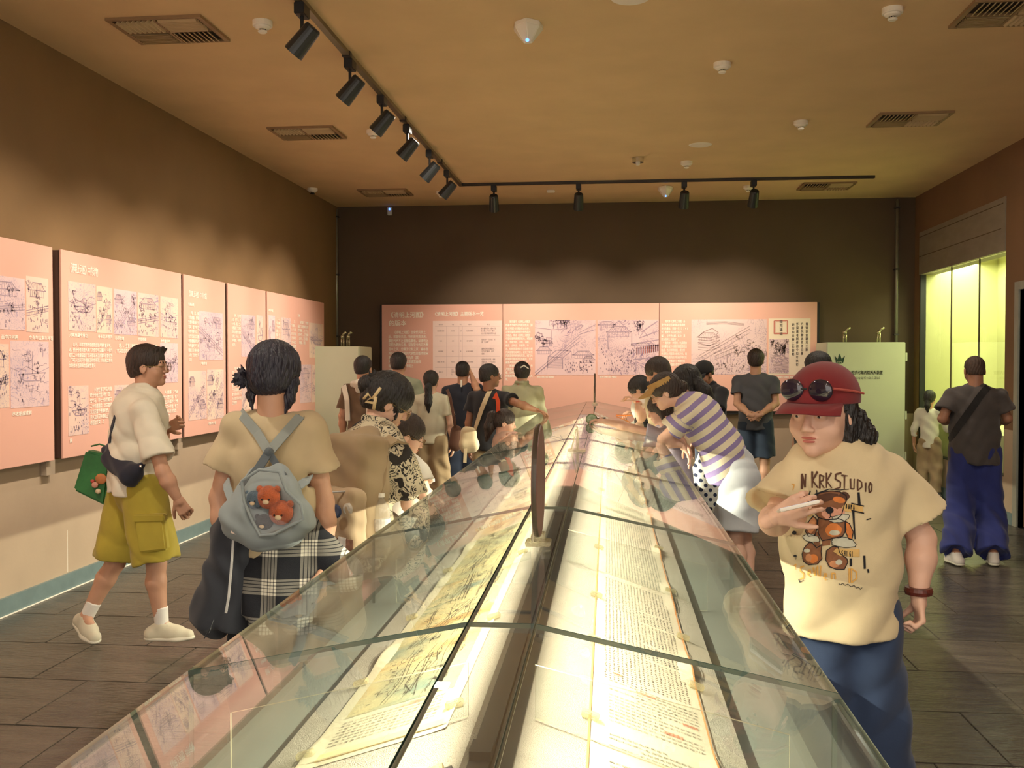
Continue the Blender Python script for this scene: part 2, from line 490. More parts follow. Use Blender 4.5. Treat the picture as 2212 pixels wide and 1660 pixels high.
def ink_mat(name, base, ink, scale=9.0, dens=.10, seed=0.0):
    """printed ink drawing: fine contour strokes over paper"""
    if name in MATS: return MATS[name]
    m = bpy.data.materials.new(name); m.use_nodes = True
    N = m.node_tree.nodes; L = m.node_tree.links; b = N['Principled BSDF']; b.inputs['Roughness'].default_value = .6
    tc = N.new('ShaderNodeTexCoord'); mp = N.new('ShaderNodeMapping'); mp.inputs['Location'].default_value = (seed, seed * 1.7, seed * .6)
    L.new(tc.outputs['Object'], mp.inputs[0])
    n1 = N.new('ShaderNodeTexNoise'); n1.inputs['Scale'].default_value = scale; n1.inputs['Detail'].default_value = 4; n1.inputs['Distortion'].default_value = .6
    L.new(mp.outputs[0], n1.inputs['Vector'])
    mu = N.new('ShaderNodeMath'); mu.operation = 'MULTIPLY'; mu.inputs[1].default_value = 14; L.new(n1.outputs['Fac'], mu.inputs[0])
    fr = N.new('ShaderNodeMath'); fr.operation = 'FRACT'; L.new(mu.outputs[0], fr.inputs[0])
    ls = N.new('ShaderNodeMath'); ls.operation = 'LESS_THAN'; ls.inputs[1].default_value = dens * 1.6; L.new(fr.outputs[0], ls.inputs[0])
    n2 = N.new('ShaderNodeTexNoise'); n2.inputs['Scale'].default_value = scale * .35; n2.inputs['Detail'].default_value = 3
    L.new(mp.outputs[0], n2.inputs['Vector'])
    cr = N.new('ShaderNodeValToRGB'); cr.color_ramp.elements[0].position = .42; cr.color_ramp.elements[1].position = .62; L.new(n2.outputs['Fac'], cr.inputs[0])
    m2 = N.new('ShaderNodeMath'); m2.operation = 'MULTIPLY'; L.new(ls.outputs[0], m2.inputs[0]); L.new(cr.outputs[0], m2.inputs[1])
    n3 = N.new('ShaderNodeTexNoise'); n3.inputs['Scale'].default_value = scale * 5; L.new(mp.outputs[0], n3.inputs['Vector'])
    m3 = N.new('ShaderNodeMath'); m3.operation = 'MULTIPLY_ADD'; m3.inputs[1].default_value = .22; L.new(cr.outputs[0], m3.inputs[0])
    m4 = N.new('ShaderNodeMath'); m4.operation = 'MULTIPLY'; m4.inputs[1].default_value = .85; L.new(m2.outputs[0], m4.inputs[0]); L.new(m4.outputs[0], m3.inputs[2]); m3.use_clamp = True
    mx = N.new('ShaderNodeMixRGB'); mx.inputs[1].default_value = (*base, 1); mx.inputs[2].default_value = (*ink, 1)
    L.new(m3.outputs[0], mx.inputs[0]); L.new(mx.outputs[0], b.inputs['Base Color'])
    MATS[name] = m
    return m


inks = [ink_mat('ink_drawing_a', rgb((238, 206, 190)), rgb((176, 156, 180)), 7, .10, 3.1), ink_mat('ink_drawing_b', rgb((240, 212, 190)), rgb((172, 154, 182)), 10, .09, 8.7),
        ink_mat('ink_drawing_c', rgb((232, 202, 200)), rgb((168, 150, 178)), 8, .12, 14.2)]
m_line = mat('ink_line', rgb((182, 160, 174)), .7, var=0)
m_lined = mat('ink_line_dark', rgb((168, 144, 160)), .7, var=0)


class Flat:
    """2D pen drawing on a plane: polylines become thin ribbons 1 mm above the print"""
    def __init__(s, O, U, V, w, h, w0=.003):
        s.O, s.U, s.V, s.w, s.h, s.w0 = np.array(O, float), np.array(U, float), np.array(V, float), w, h, w0; s.mb = MB()

    def P(s, x, y): return s.O + s.U * (x * s.w) + s.V * (y * s.h)

    def line(s, pts, w=None):
        w = (w or s.w0) / 2
        q = [np.array((min(max(a, 0.), 1.) * s.w, min(max(b, 0.), 1.) * s.h)) for a, b in pts]
        for a, b in zip(q, q[1:]):
            d = b - a; l = np.hypot(*d)
            if l < 1e-5: continue
            n = np.array((-d[1], d[0])) / l * w
            s.mb.add([s.O + s.U * p[0] + s.V * p[1] for p in (a + n, b + n, b - n, a - n)], [(0, 1, 2, 3)])

    def roof(s, x, y, w, h, k=1):
        s.line([(x, y + h), (x + w * .12, y + h * .75), (x + w * .25, y), (x + w * .75, y), (x + w * .88, y + h * .75), (x + w, y + h), (x, y + h)], s.w0 * 1.3)
        for i in range(1, 9): s.line([(x + w * (.25 + .5 * i / 9), y), (x + w * (.08 + .84 * i / 9), y + h)], s.w0 * .6)
        s.line([(x + w * .12, y + h), (x + w * .12, y + h * 1.9)]); s.line([(x + w * .88, y + h), (x + w * .88, y + h * 1.9)])
        for i in range(1, 7): s.line([(x + w * (.12 + .76 * i / 7), y + h * 1.1), (x + w * (.12 + .76 * i / 7), y + h * 1.8)], s.w0 * .7)
        s.line([(x + w * .1, y + h * 1.85), (x + w * .9, y + h * 1.85)])

    def tree(s, x, y, r, R):
        s.line([(x, y + r * 1.6), (x + r * .1, y + r * .6), (x - r * .1, y)], s.w0 * 1.6)
        for i in range(14):
            a = R.uniform(0, 2 * PI); q = R.uniform(.3, 1) * r
            cx, cy = x + math.cos(a) * q, y + math.sin(a) * q * .8
            s.line([(cx + math.cos(b) * r * .22, cy + math.sin(b) * r * .2) for b in np.linspace(a - 1.4, a + 1.4, 5)], s.w0)

    def folk(s, x, y, r):
        s.line([(x, y), (x, y + r * .35)], s.w0 * 2.0); s.line([(x, y + r * .35), (x - r * .25, y + r), (x + r * .25, y + r), (x, y + r * .35)], s.w0 * .9)

    def wall(s, x0, y0, x1, y1, th):
        s.line([(x0, y0), (x1, y1)], s.w0 * 1.2); s.line([(x0, y0 + th), (x1, y1 + th)], s.w0 * 1.2); s.line([(x0, y0 + th * 2.4), (x1, y1 + th * 2.4)], s.w0)
        for i in range(1, 14):
            t = i / 14; s.line([(x0 + (x1 - x0) * t, y0 + (y1 - y0) * t + th), (x0 + (x1 - x0) * t, y0 + (y1 - y0) * t + th * 2.4)], s.w0 * .5)

    def build(s, name, m, parent):
        me = bpy.data.meshes.new(name); off = np.array(parent.get('_w', (0, 0, 0)), float)
        me.from_pydata([tuple(np.array(p) - off) for p in s.mb.v], [], s.mb.f); me.materials.append(m)
        o = bpy.data.objects.new(name, me); COL.objects.link(o); o.parent = parent; return o


def draw_scene(fl, seed, dense=1.0):
    R = random.Random(seed)
    k = R.randrange(4)
    if k == 0:
        fl.wall(.0, .85, .9, .25, .05); fl.roof(.02, .12, .35, .1); fl.roof(.55, .6, .4, .1)
    elif k == 1:
        fl.roof(.08, .1, .8, .14); fl.wall(0, .62, 1, .5, .04)
    elif k == 2:
        fl.line([(0, .4), (.2, .45), (.4, .38), (.7, .48), (1, .4)]); fl.line([(.2, .5), (.35, .6), (.75, .6), (.9, .48), (.2, .5)], fl.w0 * 1.5); fl.line([(.55, .5), (.56, .15)], fl.w0 * 1.4)
    else:
        fl.wall(0, .3, 1, .8, .05); fl.roof(.5, .1, .45, .12)
    for i in range(int(4 * dense)): fl.tree(R.uniform(.08, .92), R.uniform(.05, .6), R.uniform(.05, .11), R)
    for i in range(int(26 * dense)): fl.folk(R.uniform(.05, .95), R.uniform(.45, .94), R.uniform(.03, .06))
    for i in range(int(10 * dense)):
        x, y = R.uniform(0, .8), R.uniform(.1, .9); pts = [(x + .05 * q, y + R.uniform(-.02, .02)) for q in range(5)]; fl.line(pts, fl.w0 * .8)


FILL = ('画中汴河两岸屋宇林立舟车往来市井百态尽收眼底城郭桥梁楼阁店铺人物牲畜无不生动据统计全卷共绘人物八百余位牛马骡驴七十余匹船只二十余艘'
        '描绘了北宋都城东京的繁华景象虹桥上下行人如织河中漕船正待穿桥而过纤夫船工各司其职茶坊酒肆脚店香铺生意兴隆')


def para(n_lines, n_col, seed, indent=2):
    R = random.Random(seed); s = []; k = R.randrange(len(FILL))
    for i in range(n_lines):
        l = ''
        for j in range(n_col):
            if i == 0 and j < indent: l += '\u3000'; continue
            l += FILL[k % len(FILL)] if R.random() > .09 else '，'; k += 1
        s.append(l)
    s[-1] = s[-1][:max(2, int(n_col * R.uniform(.3, .9)))]
    return s


XP = -3.75   # face of the left panels
Ul = np.array((0, 1, 0)); Vl = np.array((0, 0, -1))


def lp(px, py): return PX(px, py, XP + .002)


def left_panel(px0, px1, label, Y0=None):
    a = PX(px0, 700, XP)[1] if Y0 is None else Y0; b = PX(px1, 700, XP)[1]
    t = thing('wall_panel', label, 'exhibition panel', (XP, (a + b) / 2, .94), 'pink text and picture panels on the left wall')
    MB().box((XP - .014, a, .94), (XP, b, 2.37)).build('face_board', m_pink, t, bevel=.002)
    MB().box((XL + .004, a + .004, .945), (XP - .0145, b - .004, 2.365)).build('box_frame', m_pedge, t)
    return t


def img_l(t, x0, yt, x1, yb, seed, dens=1.0, ytr=None):
    A = lp(x0, yt); B = lp(x1, yt); C = lp(x0, yb)
    w = B[1] - A[1]; h = A[2] - C[2]
    b = MB().box((XP + .0004, A[1], C[2]), (XP + .002, A[1] + w, A[2])).build('print', inks[seed % 3], t)
    fl = Flat(A + np.array((.0012, 0, 0)), Ul, Vl, w, h, .0045 if w > .25 else .0035); draw_scene(fl, seed, dens); fl.build('pen_lines', m_line if seed % 3 else m_lined, t)
    cp = A + Vl * (h + .022) + Ul * .01
    return b


def txt_l(t, x0, yt, x1, yb, lines, nm='paragraph', fill=None):
    A = lp(x0, yt); B = lp(x1, yt); C = lp(x0, yb)
    # the rows are stretched to fill the rectangle as printed
    n = max(len(l) for l in lines)
    return text_lines(lines, A + np.array((.001, 0, 0)), Ul, Vl, B[1] - A[1], A[2] - C[2], nm, m_txt, t, fill=fill)


def cap_l(t, x0, y, n, seed=0):
    A = lp(x0, y)
    text_lines([FILL[seed:seed + n]], A + np.array((.001, 0, 0)), Ul, Vl, n * .034, .034, 'caption', m_txt, t)


p0 = left_panel(0, 115, 'nearest pink panel at the left edge with figure drawings and no title', 3.7)
for i, q in enumerate(((-40, 590, 53, 709), (56, 596, 104, 717), (-40, 742, 19, 885), (22, 736, 105, 883))): img_l(p0, *q, 20 + i, 1.0)
for i, (x, y, n) in enumerate(((2, 722, 5), (62, 724, 8), (26, 890, 6))): cap_l(p0, x, y, n, i * 9)
p1 = left_panel(133, 392, 'wide pink panel about animals with a row of five drawings on top, left wall')
txt_l(p1, 148, 566, 211, 592, ['《清明上河图》中的动物'], 'title')
for i, q in enumerate(((147, 607, 206.5, 714), (208, 617.5, 242, 719), (246, 624, 295, 722), (297, 632, 342, 726), (346, 640, 384, 729.5), (346, 741, 384, 828), (147, 835, 191, 943), (247, 833, 290, 922))): img_l(p1, *q, 30 + i, 1.1)
txt_l(p1, 148, 739, 242, 797, para(5, 22, 1)); txt_l(p1, 247, 741, 343, 765, para(2, 22, 2)); txt_l(p1, 194, 837, 241, 921, para(7, 11, 3)); txt_l(p1, 348, 844, 384, 907, para(6, 10, 4)); txt_l(p1, 293, 845, 342, 920, para(7, 12, 5))
for i, (x, y, n) in enumerate(((149, 719, 7), (211, 722, 6), (248, 726, 4), (298, 729, 4), (347, 733, 5), (150, 948, 1))): cap_l(p1, x, y, n, i * 7 + 3)
p2 = left_panel(397, 487, 'narrow pink panel with small title and boat drawing, third along the left wall')
txt_l(p2, 406, 626, 446, 643, ['《清明上河图》中的数据'], 'title'); txt_l(p2, 406, 653, 419, 662, ['交通运输'], 'subtitle')
txt_l(p2, 406, 671, 429, 783, para(11, 7, 6)); img_l(p2, 430, 671.6, 481, 778, 41, 1.3); img_l(p2, 406.6, 802, 446, 910, 42, .6); img_l(p2, 447, 799, 483, 908, 43, 1.5)
cap_l(p2, 433, 782, 4, 30); cap_l(p2, 450, 912, 5, 12)
p3 = left_panel(492, 574, 'narrow pink panel without a title beside the last left panel')
txt_l(p3, 500, 677, 520, 749, para(8, 8, 7)); img_l(p3, 521, 679, 551, 771, 44, 1.0); img_l(p3, 554, 681, 568, 771, 45, .6); txt_l(p3, 501, 793, 521, 876, para(9, 8, 8)); img_l(p3, 522, 795, 550, 887, 46, 1)
p4 = left_panel(577, 700, 'last pink panel on the left wall, beside the corner cabinet')
txt_l(p4, 580, 667, 590, 674, ['桥梁舟船'], 'subtitle'); txt_l(p4, 643, 678, 648, 686, ['其他'], 'subtitle')
for i, q in enumerate(((580, 681, 594, 790), (608, 685.5, 628, 790), (668, 697, 698.5, 772.6), (648, 788, 672, 872), (673, 788.6, 698.5, 870))): img_l(p4, *q, 50 + i, .9)
txt_l(p4, 595, 685, 605, 780, para(11, 5, 9)); txt_l(p4, 629, 690, 639, 780, para(10, 5, 10)); txt_l(p4, 643, 692, 666, 745, para(6, 10, 11))
# short steel brackets under the left panels
m_brk = mat('bracket_clear', rgb((176, 160, 140)), .3)
for px in (104, 385, 690):
    Y = PX(px, 900, XL + .03)[1]
    b = MB().box((XL + .002, Y - .05, .84), (XL + .045, Y + .05, .939)).build('panel_bracket', m_brk, origin=(XL, Y, .84)); tag(b, {104: 'clear bracket under the nearest left panel', 385: 'clear bracket under the wide panel, behind the walking man', 690: 'clear bracket under the last left panel'}[px], 'bracket')

# ---- the three boards on the back wall
YP = 13.08
Ub = np.array((1, 0, 0)); Vb = np.array((0, 0, -1))


def bp(px, py): return PY(px, py, YP - .002)


def bx(px): return PY(px, 720, YP)[0]


zt, zb = PY(1200, 656.5, YP)[2], .955
backp = []
for a, b, lab in ((825, 1085.5, 'left section of the back wall panel with titles and a table'), (1086.5, 1423.5, 'middle section of the back wall panel with two city drawings'), (1424.5, 1765, 'right section of the back wall panel with a temple drawing and calligraphy')):
    t = thing('wall_panel', lab, 'exhibition panel', ((bx(a) + bx(b)) / 2, YP, .95), 'pink panels on the back wall')
    MB().box((bx(a), YP, zb), (bx(b), YP + .014, zt)).build('face_board', m_pink, t, bevel=.002)
    MB().box((bx(a) + (-.03 if a == 825 else .002), YP + .0145, zb - .045), (bx(b) + (.035 if b == 1765 else -.002), YB - .003, zt - .002)).build('box_frame', mat('panel_frame_black', rgb((24, 20, 18)), .6), t)
    backp.append(t)
b0, b1, b2 = backp


def txt_b(t, x0, yt, x1, yb, lines, nm='paragraph', m=None, fill=None):
    A = bp(x0, yt); B = bp(x1, yt); C = bp(x0, yb)
    return text_lines(lines, A, Ub, Vb, B[0] - A[0], A[2] - C[2], nm, m or m_txt, t, fill=fill)


def img_b(t, x0, yt, x1, yb, m, nm='print'):
    A = bp(x0, yt); B = bp(x1, yt); C = bp(x0, yb)
    MB().box((A[0], YP - .002, C[2]), (B[0], YP - .0003, A[2])).build(nm, m, t)
    return A + np.array((0, -.0012, 0)), B[0] - A[0], A[2] - C[2]


txt_b(b0, 838, 673.5, 921, 689, ['《清明上河图》'], 'title'); txt_b(b0, 839.5, 691.5, 877.5, 706.5, ['的版本'], 'title')
txt_b(b0, 935, 673.5, 1045, 684.5, ['《清明上河图》主要版本一览'], 'title')
txt_b(b0, 839, 714, 925, 805, ['\u3000\u3000《清明上河图》自宋代问世之', '后，就备受关注，特别是明清以来，', '摹仿代代不乏追随临摹者。以清明上', '河图为题的长卷，留存至今的可达数', '百本之多，分藏于公私之家，遍布世', '界各地，其中最具代表性的版本除宋', '本以外，尚有明代仇英（款）', '苏州片本、清院本等清宫画师', '陈枚等合绘的《清明上', '河图》。'])
O, w, h = img_b(b0, 935, 693.7, 1084.5, 818, mat('print_paper_lilac', rgb((242, 216, 208)), .6, var=.01), 'table_sheet')
fl = Flat(O, Ub, Vb, w, h, .003)
rows = [.035, .095, .26, .44, .62, .81, .97]; cols = [.03, .2, .38, .43, .64, .97]
for y in rows[1:-1]: fl.line([(.03, y), (.97, y)])
for x in cols[1:-1]: fl.line([(x, .09), (x, .97)])
fl.build('table_rules', mat('print_rule', rgb((206, 178, 178)), .7, var=0), b0)
cells = [['版本名称', '作者', '年代', '收藏地', '备注'], ['石渠宝笈三编本', '张择端', '北宋', '北京故宫博物院', '现存最早版本，绢本设色\n画心纵二十四点八厘米，\n公认为张择端的原作真迹'],
         ['辛丑本', '仇英', '明', '辽宁省博物馆', '绘有明代“苏州城”风\n貌“仇英款”'], ['清明易简图', '佚名', '明', '台北故宫博物院', '画卷后有张择端款识，\n实为明代摹本，画风\n细腻'],
         ['清院本（甲）卷', '陈枚等', '清', '台北故宫博物院', '绘清代市井风貌，参考\n各朝画本，一气呵成设\n色绚丽，界画工整'], ['清明上河', '沈源、\n徐扬等\n绘', '清', '台北故宫', '纸本淡设色\n长卷']]
for i, row in enumerate(cells):
    y0, y1 = rows[i], rows[i + 1]
    for j, c in enumerate(row):
        ls = c.split('\n'); k = max(len(q) for q in ls)
        cw = min(.0148 if j < 4 else .02, (cols[j + 1] - cols[j]) * .92 / k)
        hh = len(ls) * .043 if len(ls) > 1 else .03
        x0 = (cols[j] + cols[j + 1]) / 2 - cw * k / 2; yc = (y0 + y1) / 2
        A = O + Ub * (x0 * w) + Vb * ((yc - hh / 2) * h)
        text_lines(ls, A, Ub, Vb, cw * k * w, hh * h, 'table_cell_text', mat('print_grey', rgb((150, 126, 130)), .7, var=0), b0, bold_w=0)
txt_b(b1, 1092, 692, 1150.5, 824, ['\u3000\u3000现存最早《清明上河图》', '的摹本为明代苏州版清仇英《清', '明上河图》仇英款纸本长卷，', '与张择端原本构图中的布局方', '式相近。明本《清明上河图》', '中描绘建筑规模更宏大，城镇村', '郊、市肆大街、书坊、书院、', '画店、古玩店、青楼等，市', '井、虹桥及等地的生活场景与明', '代风俗情形相吻合，足见了时代', '风貌皆有作的独特风采。城门内', '的城防守备及武库等器具，且也', '画意人物的衣着“大清会”', '\u3000“明清院本”代表作之一，作', '人物更多，画面繁盛，树石精', '细，设色艳丽，构图上更加与', '院体画风相合。画面长卷更为人', '知。'])
txt_b(b1, 1160, 812.5, 1196, 818, ['明仇英《清明上河图》城楼局部'], 'caption'); txt_b(b1, 1295, 812.5, 1332, 818, ['明仇英《清明上河图》市肆局部'], 'caption')
m_lil = ink_mat('ink_city_print', rgb((228, 196, 196)), rgb((146, 120, 146)), 5.5, .16, 5.5)
m_lil2 = ink_mat('ink_city_print_pale', rgb((230, 202, 198)), rgb((168, 140, 156)), 4.5, .12, 9.5)
O, w, h = img_b(b1, 1155.7, 692.6, 1286.5, 811, m_lil)
fl = Flat(O, Ub, Vb, w, h, .006); R = random.Random(3)
fl.wall(.0, .95, .75, .25, .05); fl.line([(.75, .25), (1, .17)], .009); fl.line([(.72, .23), (1, .08)], .007)
fl.line([(.22, .66), (.36, .54), (.6, .56), (.46, .68), (.22, .66)], .009); fl.line([(.22, .66), (.2, .9)], .009); fl.line([(.46, .68), (.46, .88)], .009); fl.line([(.6, .56), (.6, .7)], .008)
for i in range(9): fl.line([(.21, .7 + i * .02), (.46, .71 + i * .02)], .003)
fl.roof(.02, .48, .26, .07); fl.roof(.1, .36, .2, .06); fl.roof(.62, .56, .36, .07); fl.roof(.78, .66, .22, .06); fl.line([(.66, .16), (.76, .08), (.8, .1), (.7, .18), (.66, .16)], .01); fl.line([(0, .13), (.3, .17), (.55, .15)], .007)
fl.line([(.27, .18), (.27, .4)], .008)
for i in range(8): fl.tree(R.uniform(.3, .6), R.uniform(.0, .06), .07, R)
for i in range(6): fl.tree(R.uniform(.0, .3), R.uniform(.22, .45), .06, R)
for i in range(60): fl.folk(R.uniform(.5, .96), R.uniform(.72, .95), .022)
fl.build('pen_lines', m_lined, b1)
O, w, h = img_b(b1, 1291, 691.5, 1423, 811, m_lil)
fl = Flat(O, Ub, Vb, w, h, .006); R = random.Random(4)
fl.roof(.14, .12, .42, .1); fl.roof(.0, .03, .3, .06); fl.line([(.25, .1), (.35, .02), (.43, .1)], .009); fl.line([(.17, .24), (.17, .5)], .01); fl.line([(.56, .24), (.56, .45)], .01); fl.line([(.0, .34), (.13, .34)], .008)
fl.line([(.72, .22), (.98, .03)], .014); fl.line([(.68, .33), (1, .2)], .012); fl.line([(.7, .3), (.76, .2), (.82, .3)], .008)
fl.roof(.55, .42, .45, .05); fl.line([(.55, .44), (1, .36)], .013); fl.line([(.58, .72), (1, .66)], .014); fl.line([(.63, .75), (.63, .95)], .01)
for i in range(22): fl.line([(.64 + i * .017, .5 - i * .003), (.64 + i * .017, .63 - i * .003)], .008)
for i in range(5): fl.tree(R.uniform(.6, .8), R.uniform(.05, .2), .07, R)
for i in range(95): fl.folk(R.uniform(.05, .62), R.uniform(.5, .93), .022)
fl.build('pen_lines', m_lined, b1)
fl = Flat(O, Ub, Vb, w, h, .006)
for i in range(11): fl.line([(.645 + i * .034, .5 - i * .006), (.645 + i * .034, .63 - i * .006)], .011)
fl.build('red_balusters', m_red, b1)
txt_b(b2, 1428.5, 691, 1488, 800, ['\u3000\u3000清院本《清明上河图》乃', '清代乾隆宫廷画师陈枚等奉敕', '合作的摹本，乾隆十年（1745', '年）曾题于《石渠宝笈初', '编》，存于养心殿。此为“清', '院本清明上河图卷”。', '\u3000“清院本”参照宋，仇英明末', '各种摹本以外各朝风俗图景综合', '绘成，色彩鲜明绮丽，成为传', '世清明上河图摹本极优之作。画', '中建筑街道的西洋绘画影响可见', '，清院本更增加许多明清时尚', '风俗，踏青戏剧杂耍等等', '情节。'])
O, w, h = img_b(b2, 1493.6, 690.7, 1656.3, 809.5, m_lil2)
fl = Flat(O, Ub, Vb, w, h, .0055); R = random.Random(5)
fl.roof(.07, .24, .3, .08); fl.line([(.1, .3), (.17, .22), (.28, .16), (.36, .24), (.33, .28)], .009); fl.line([(.08, .42), (.24, .48), (.38, .38)], .008)
for i in range(6): fl.line([(.09, .32 + i * .045), (.24, .34 + i * .045), (.38, .28 + i * .045)], .006)
fl.wall(.1, .66, .78, .12, .05); fl.wall(.3, .62, .6, .45, .05); fl.line([(.48, .8), (.48, .66), (.5, .62), (.53, .66), (.53, .8)], .01)
for i in range(12): fl.tree(R.uniform(.55, .98), R.uniform(.3, .65), .05, R)
for i in range(3): fl.line([(.2, .05 + i * .02), (.45, .04 + i * .02), (.7, .08 + i * .015)], .006)
for i in range(60): fl.folk(R.uniform(.3, .95), R.uniform(.78, .93), .022)
fl.build('pen_lines', m_dark, b2)
O, w, h = img_b(b2, 1660.6, 688.6, 1751, 810.6, mat('print_paper_cream', rgb((238, 222, 198)), .6, var=.01))
fl = Flat(O, Ub, Vb, w, h, .006)
fl.line([(.13, .04), (.45, .04), (.45, .27), (.13, .27), (.13, .04)], .012)
fl.line([(.16, .06), (.42, .06), (.42, .25), (.16, .25), (.16, .06)], .004)
fl.build('seal_border', m_red, b2)
m_call = mat('calligraphy_ink', rgb((84, 74, 70)), .7, var=0)
text_lines(['绘', '苑', '璚', '瑶'], O + Ub * (.26 * w) + Vb * (.02 * h), Ub, Vb, .075 * w, .29 * h, 'calligraphy', m_call, b2)
for x, ys, s in ((.88, .07, '蜀锦装金碧吴工聚'), (.77, .07, '丹青风物此京洛旧事'), (.655, .07, '怀探嘉者刚修阅今如年秋初'), (.555, .08, '新传四月春上旬御题')):
    text_lines(list(s), O + Ub * (x * w) + Vb * (ys * h), Ub, Vb, .06 * w, (.065 * len(s)) * h, 'calligraphy', m_call, b2)
A = O + Ub * (.02 * w) + Vb * (.36 * h)
MB().box((A[0], YP - .0042, A[2] - .61 * h), (A[0] + .47 * w, YP - .0034, A[2])).build('landscape_print', m_lil2, b2)
fl = Flat(A + np.array((0, -.002, 0)), Ub, Vb, .47 * w, .61 * h, .006); R = random.Random(8)
for i in range(26): fl.tree(R.uniform(.1, .9), R.uniform(.03, .4), .07, R)
for i in range(12): fl.line([(.05 + .02 * i, .5 + i * .04), (.4, .46 + i * .045), (.95, .55 + i * .035)], .006)
fl.build('pen_lines', m_dark, b2)
txt_b(b2, 1663, 812.5, 1745, 818.5, ['清院本《清明上河图》及引首《石渠宝笈》'], 'caption')

# ================================================================== ceiling fittings
m_vent = mat('vent_painted', rgb((150, 122, 88)), .6); m_ventd = mat('vent_dark', rgb((46, 36, 28)), .8); m_vents = mat('vent_slat', rgb((196, 172, 130)), .5)


def vent(cx, cy, label, s=.62):
    t = thing('ceiling_vent', label, 'vent', (cx, cy, ZC), 'square four way ceiling vents')
    h = s / 2
    MB().box((cx - h, cy - h, ZC - .018), (cx - h + .03, cy + h, ZC)).box((cx + h - .03, cy - h, ZC - .018), (cx + h, cy + h, ZC)).box((cx - h + .03, cy - h, ZC - .018), (cx + h - .03, cy - h + .03, ZC)).box((cx - h + .03, cy + h - .03, ZC - .018), (cx + h - .03, cy + h, ZC)).build('frame', m_vent, t)
    MB().box((cx - h + .03, cy - h + .03, ZC - .004), (cx + h - .03, cy + h - .03, ZC)).build('backing', m_ventd, t)
    MB().box((cx - .008, cy - h + .03, ZC - .024), (cx + .008, cy + h - .03, ZC - .005)).box((cx - h + .03, cy - .008, ZC - .024), (cx + h - .03, cy + .008, ZC - .005)).build('cross_bar', m_vent, t)
    q = h - .05; n = 8
    protos = {}
    for ix, sx in enumerate((-1, 1)):
        for iy, sy in enumerate((-1, 1)):
            al = (ix + iy) % 2
            ox, oy = cx + sx * (q / 2 + .012), cy + sy * (q / 2 + .012)
            for k in range(n):
                u = -q / 2 + q * (k + .5) / n
                if al not in protos:
                    mb = MB(); lo = -q / 2 * .96
                    if al == 0: mb.prism([(-.004, lo, -.030), (.004, lo, -.030), (.022, lo, -.008), (.016, lo, -.006)], (0, 0, 0), (0, -lo * 2, 0))
                    else: mb.prism([(lo, -.004, -.030), (lo, .004, -.030), (lo, .022, -.008), (lo, .016, -.006)], (0, 0, 0), (-lo * 2, 0, 0))
                    c = mb.build('slat', m_vents if (ix == 0) else m_vent, None); c.parent = t; protos[al] = c
                else:
                    c = protos[al].copy(); COL.objects.link(c)
                c.location = (ox + (u if al == 0 else 0) - cx, oy + (0 if al == 0 else u) - cy, 0)
                if sx > 0: c.rotation_euler = (0, 0, PI)
    t.scale = (1, .76, 1)
    return t


vent(-2.86, 6.05, 'square vent nearest the camera over the left aisle')
vent(-2.86, 8.88, 'square vent over the left aisle, second from the camera')
for (a, b), lab in (((833, 415), 'small far square vent in front of the left end of the back track'), ((1964, 256), 'square vent over the right aisle near the showcase'), ((1785, 401), 'far square vent behind the right end of the back track'), ((2190, 24), 'square vent cut by the right edge of the picture')):
    p = PZ(a, b, ZC); vent(p[0], p[1], lab)

det_labels = ['smoke detector beside the nearest left vent', 'smoke detector beside the fourth track spotlight', 'dark lensed detector near the top of the left wall', 'smoke detector behind the last spotlight of the left track',
              'smoke detector right of the triangular sensor, middle of the ceiling', 'smoke detector left of the right aisle vent', 'smoke detector below the round white ceiling disc', 'smoke detector near the top right of the picture', 'smoke detector behind the right spotlight of the back track']
for i, (px, py) in enumerate(((567, 46), (806, 282), (675, 407), (953, 414), (1560, 136), (1730, 262), (1483, 349), (1928, 18), (1617, 402))):
    p = PZ(px, py, ZC); c = (p[0], p[1], ZC)
    t = thing('smoke_detector', det_labels[i], 'smoke detector', c, 'white ceiling smoke detectors')
    MB().lathe([(0, 0), (.062, 0), (.062, -.03), (.058, -.034), (0, -.034)][::-1], c, 24).build('base', m_white, t, smooth=False)
    MB().lathe([(0, -.052), (.03, -.052), (.046, -.044), (.05, -.034), (0, -.034)], c, 24).build('cover', m_white, t)
    MB().lathe([(0, -.075), (.022, -.074), (.03, -.066), (.026, -.06), (0, -.06)], c, 16).build('sensor_cap', m_white if i != 2 else m_black, t)
    mb = MB()
    for k in range(6): a = k * PI / 3; mb.box((c[0] + .018 * math.cos(a) - .003, c[1] + .018 * math.sin(a) - .003, ZC - .062), (c[0] + .018 * math.cos(a) + .003, c[1] + .018 * math.sin(a) + .003, ZC - .05))
    mb.build('sensor_rib', m_ventd, t)
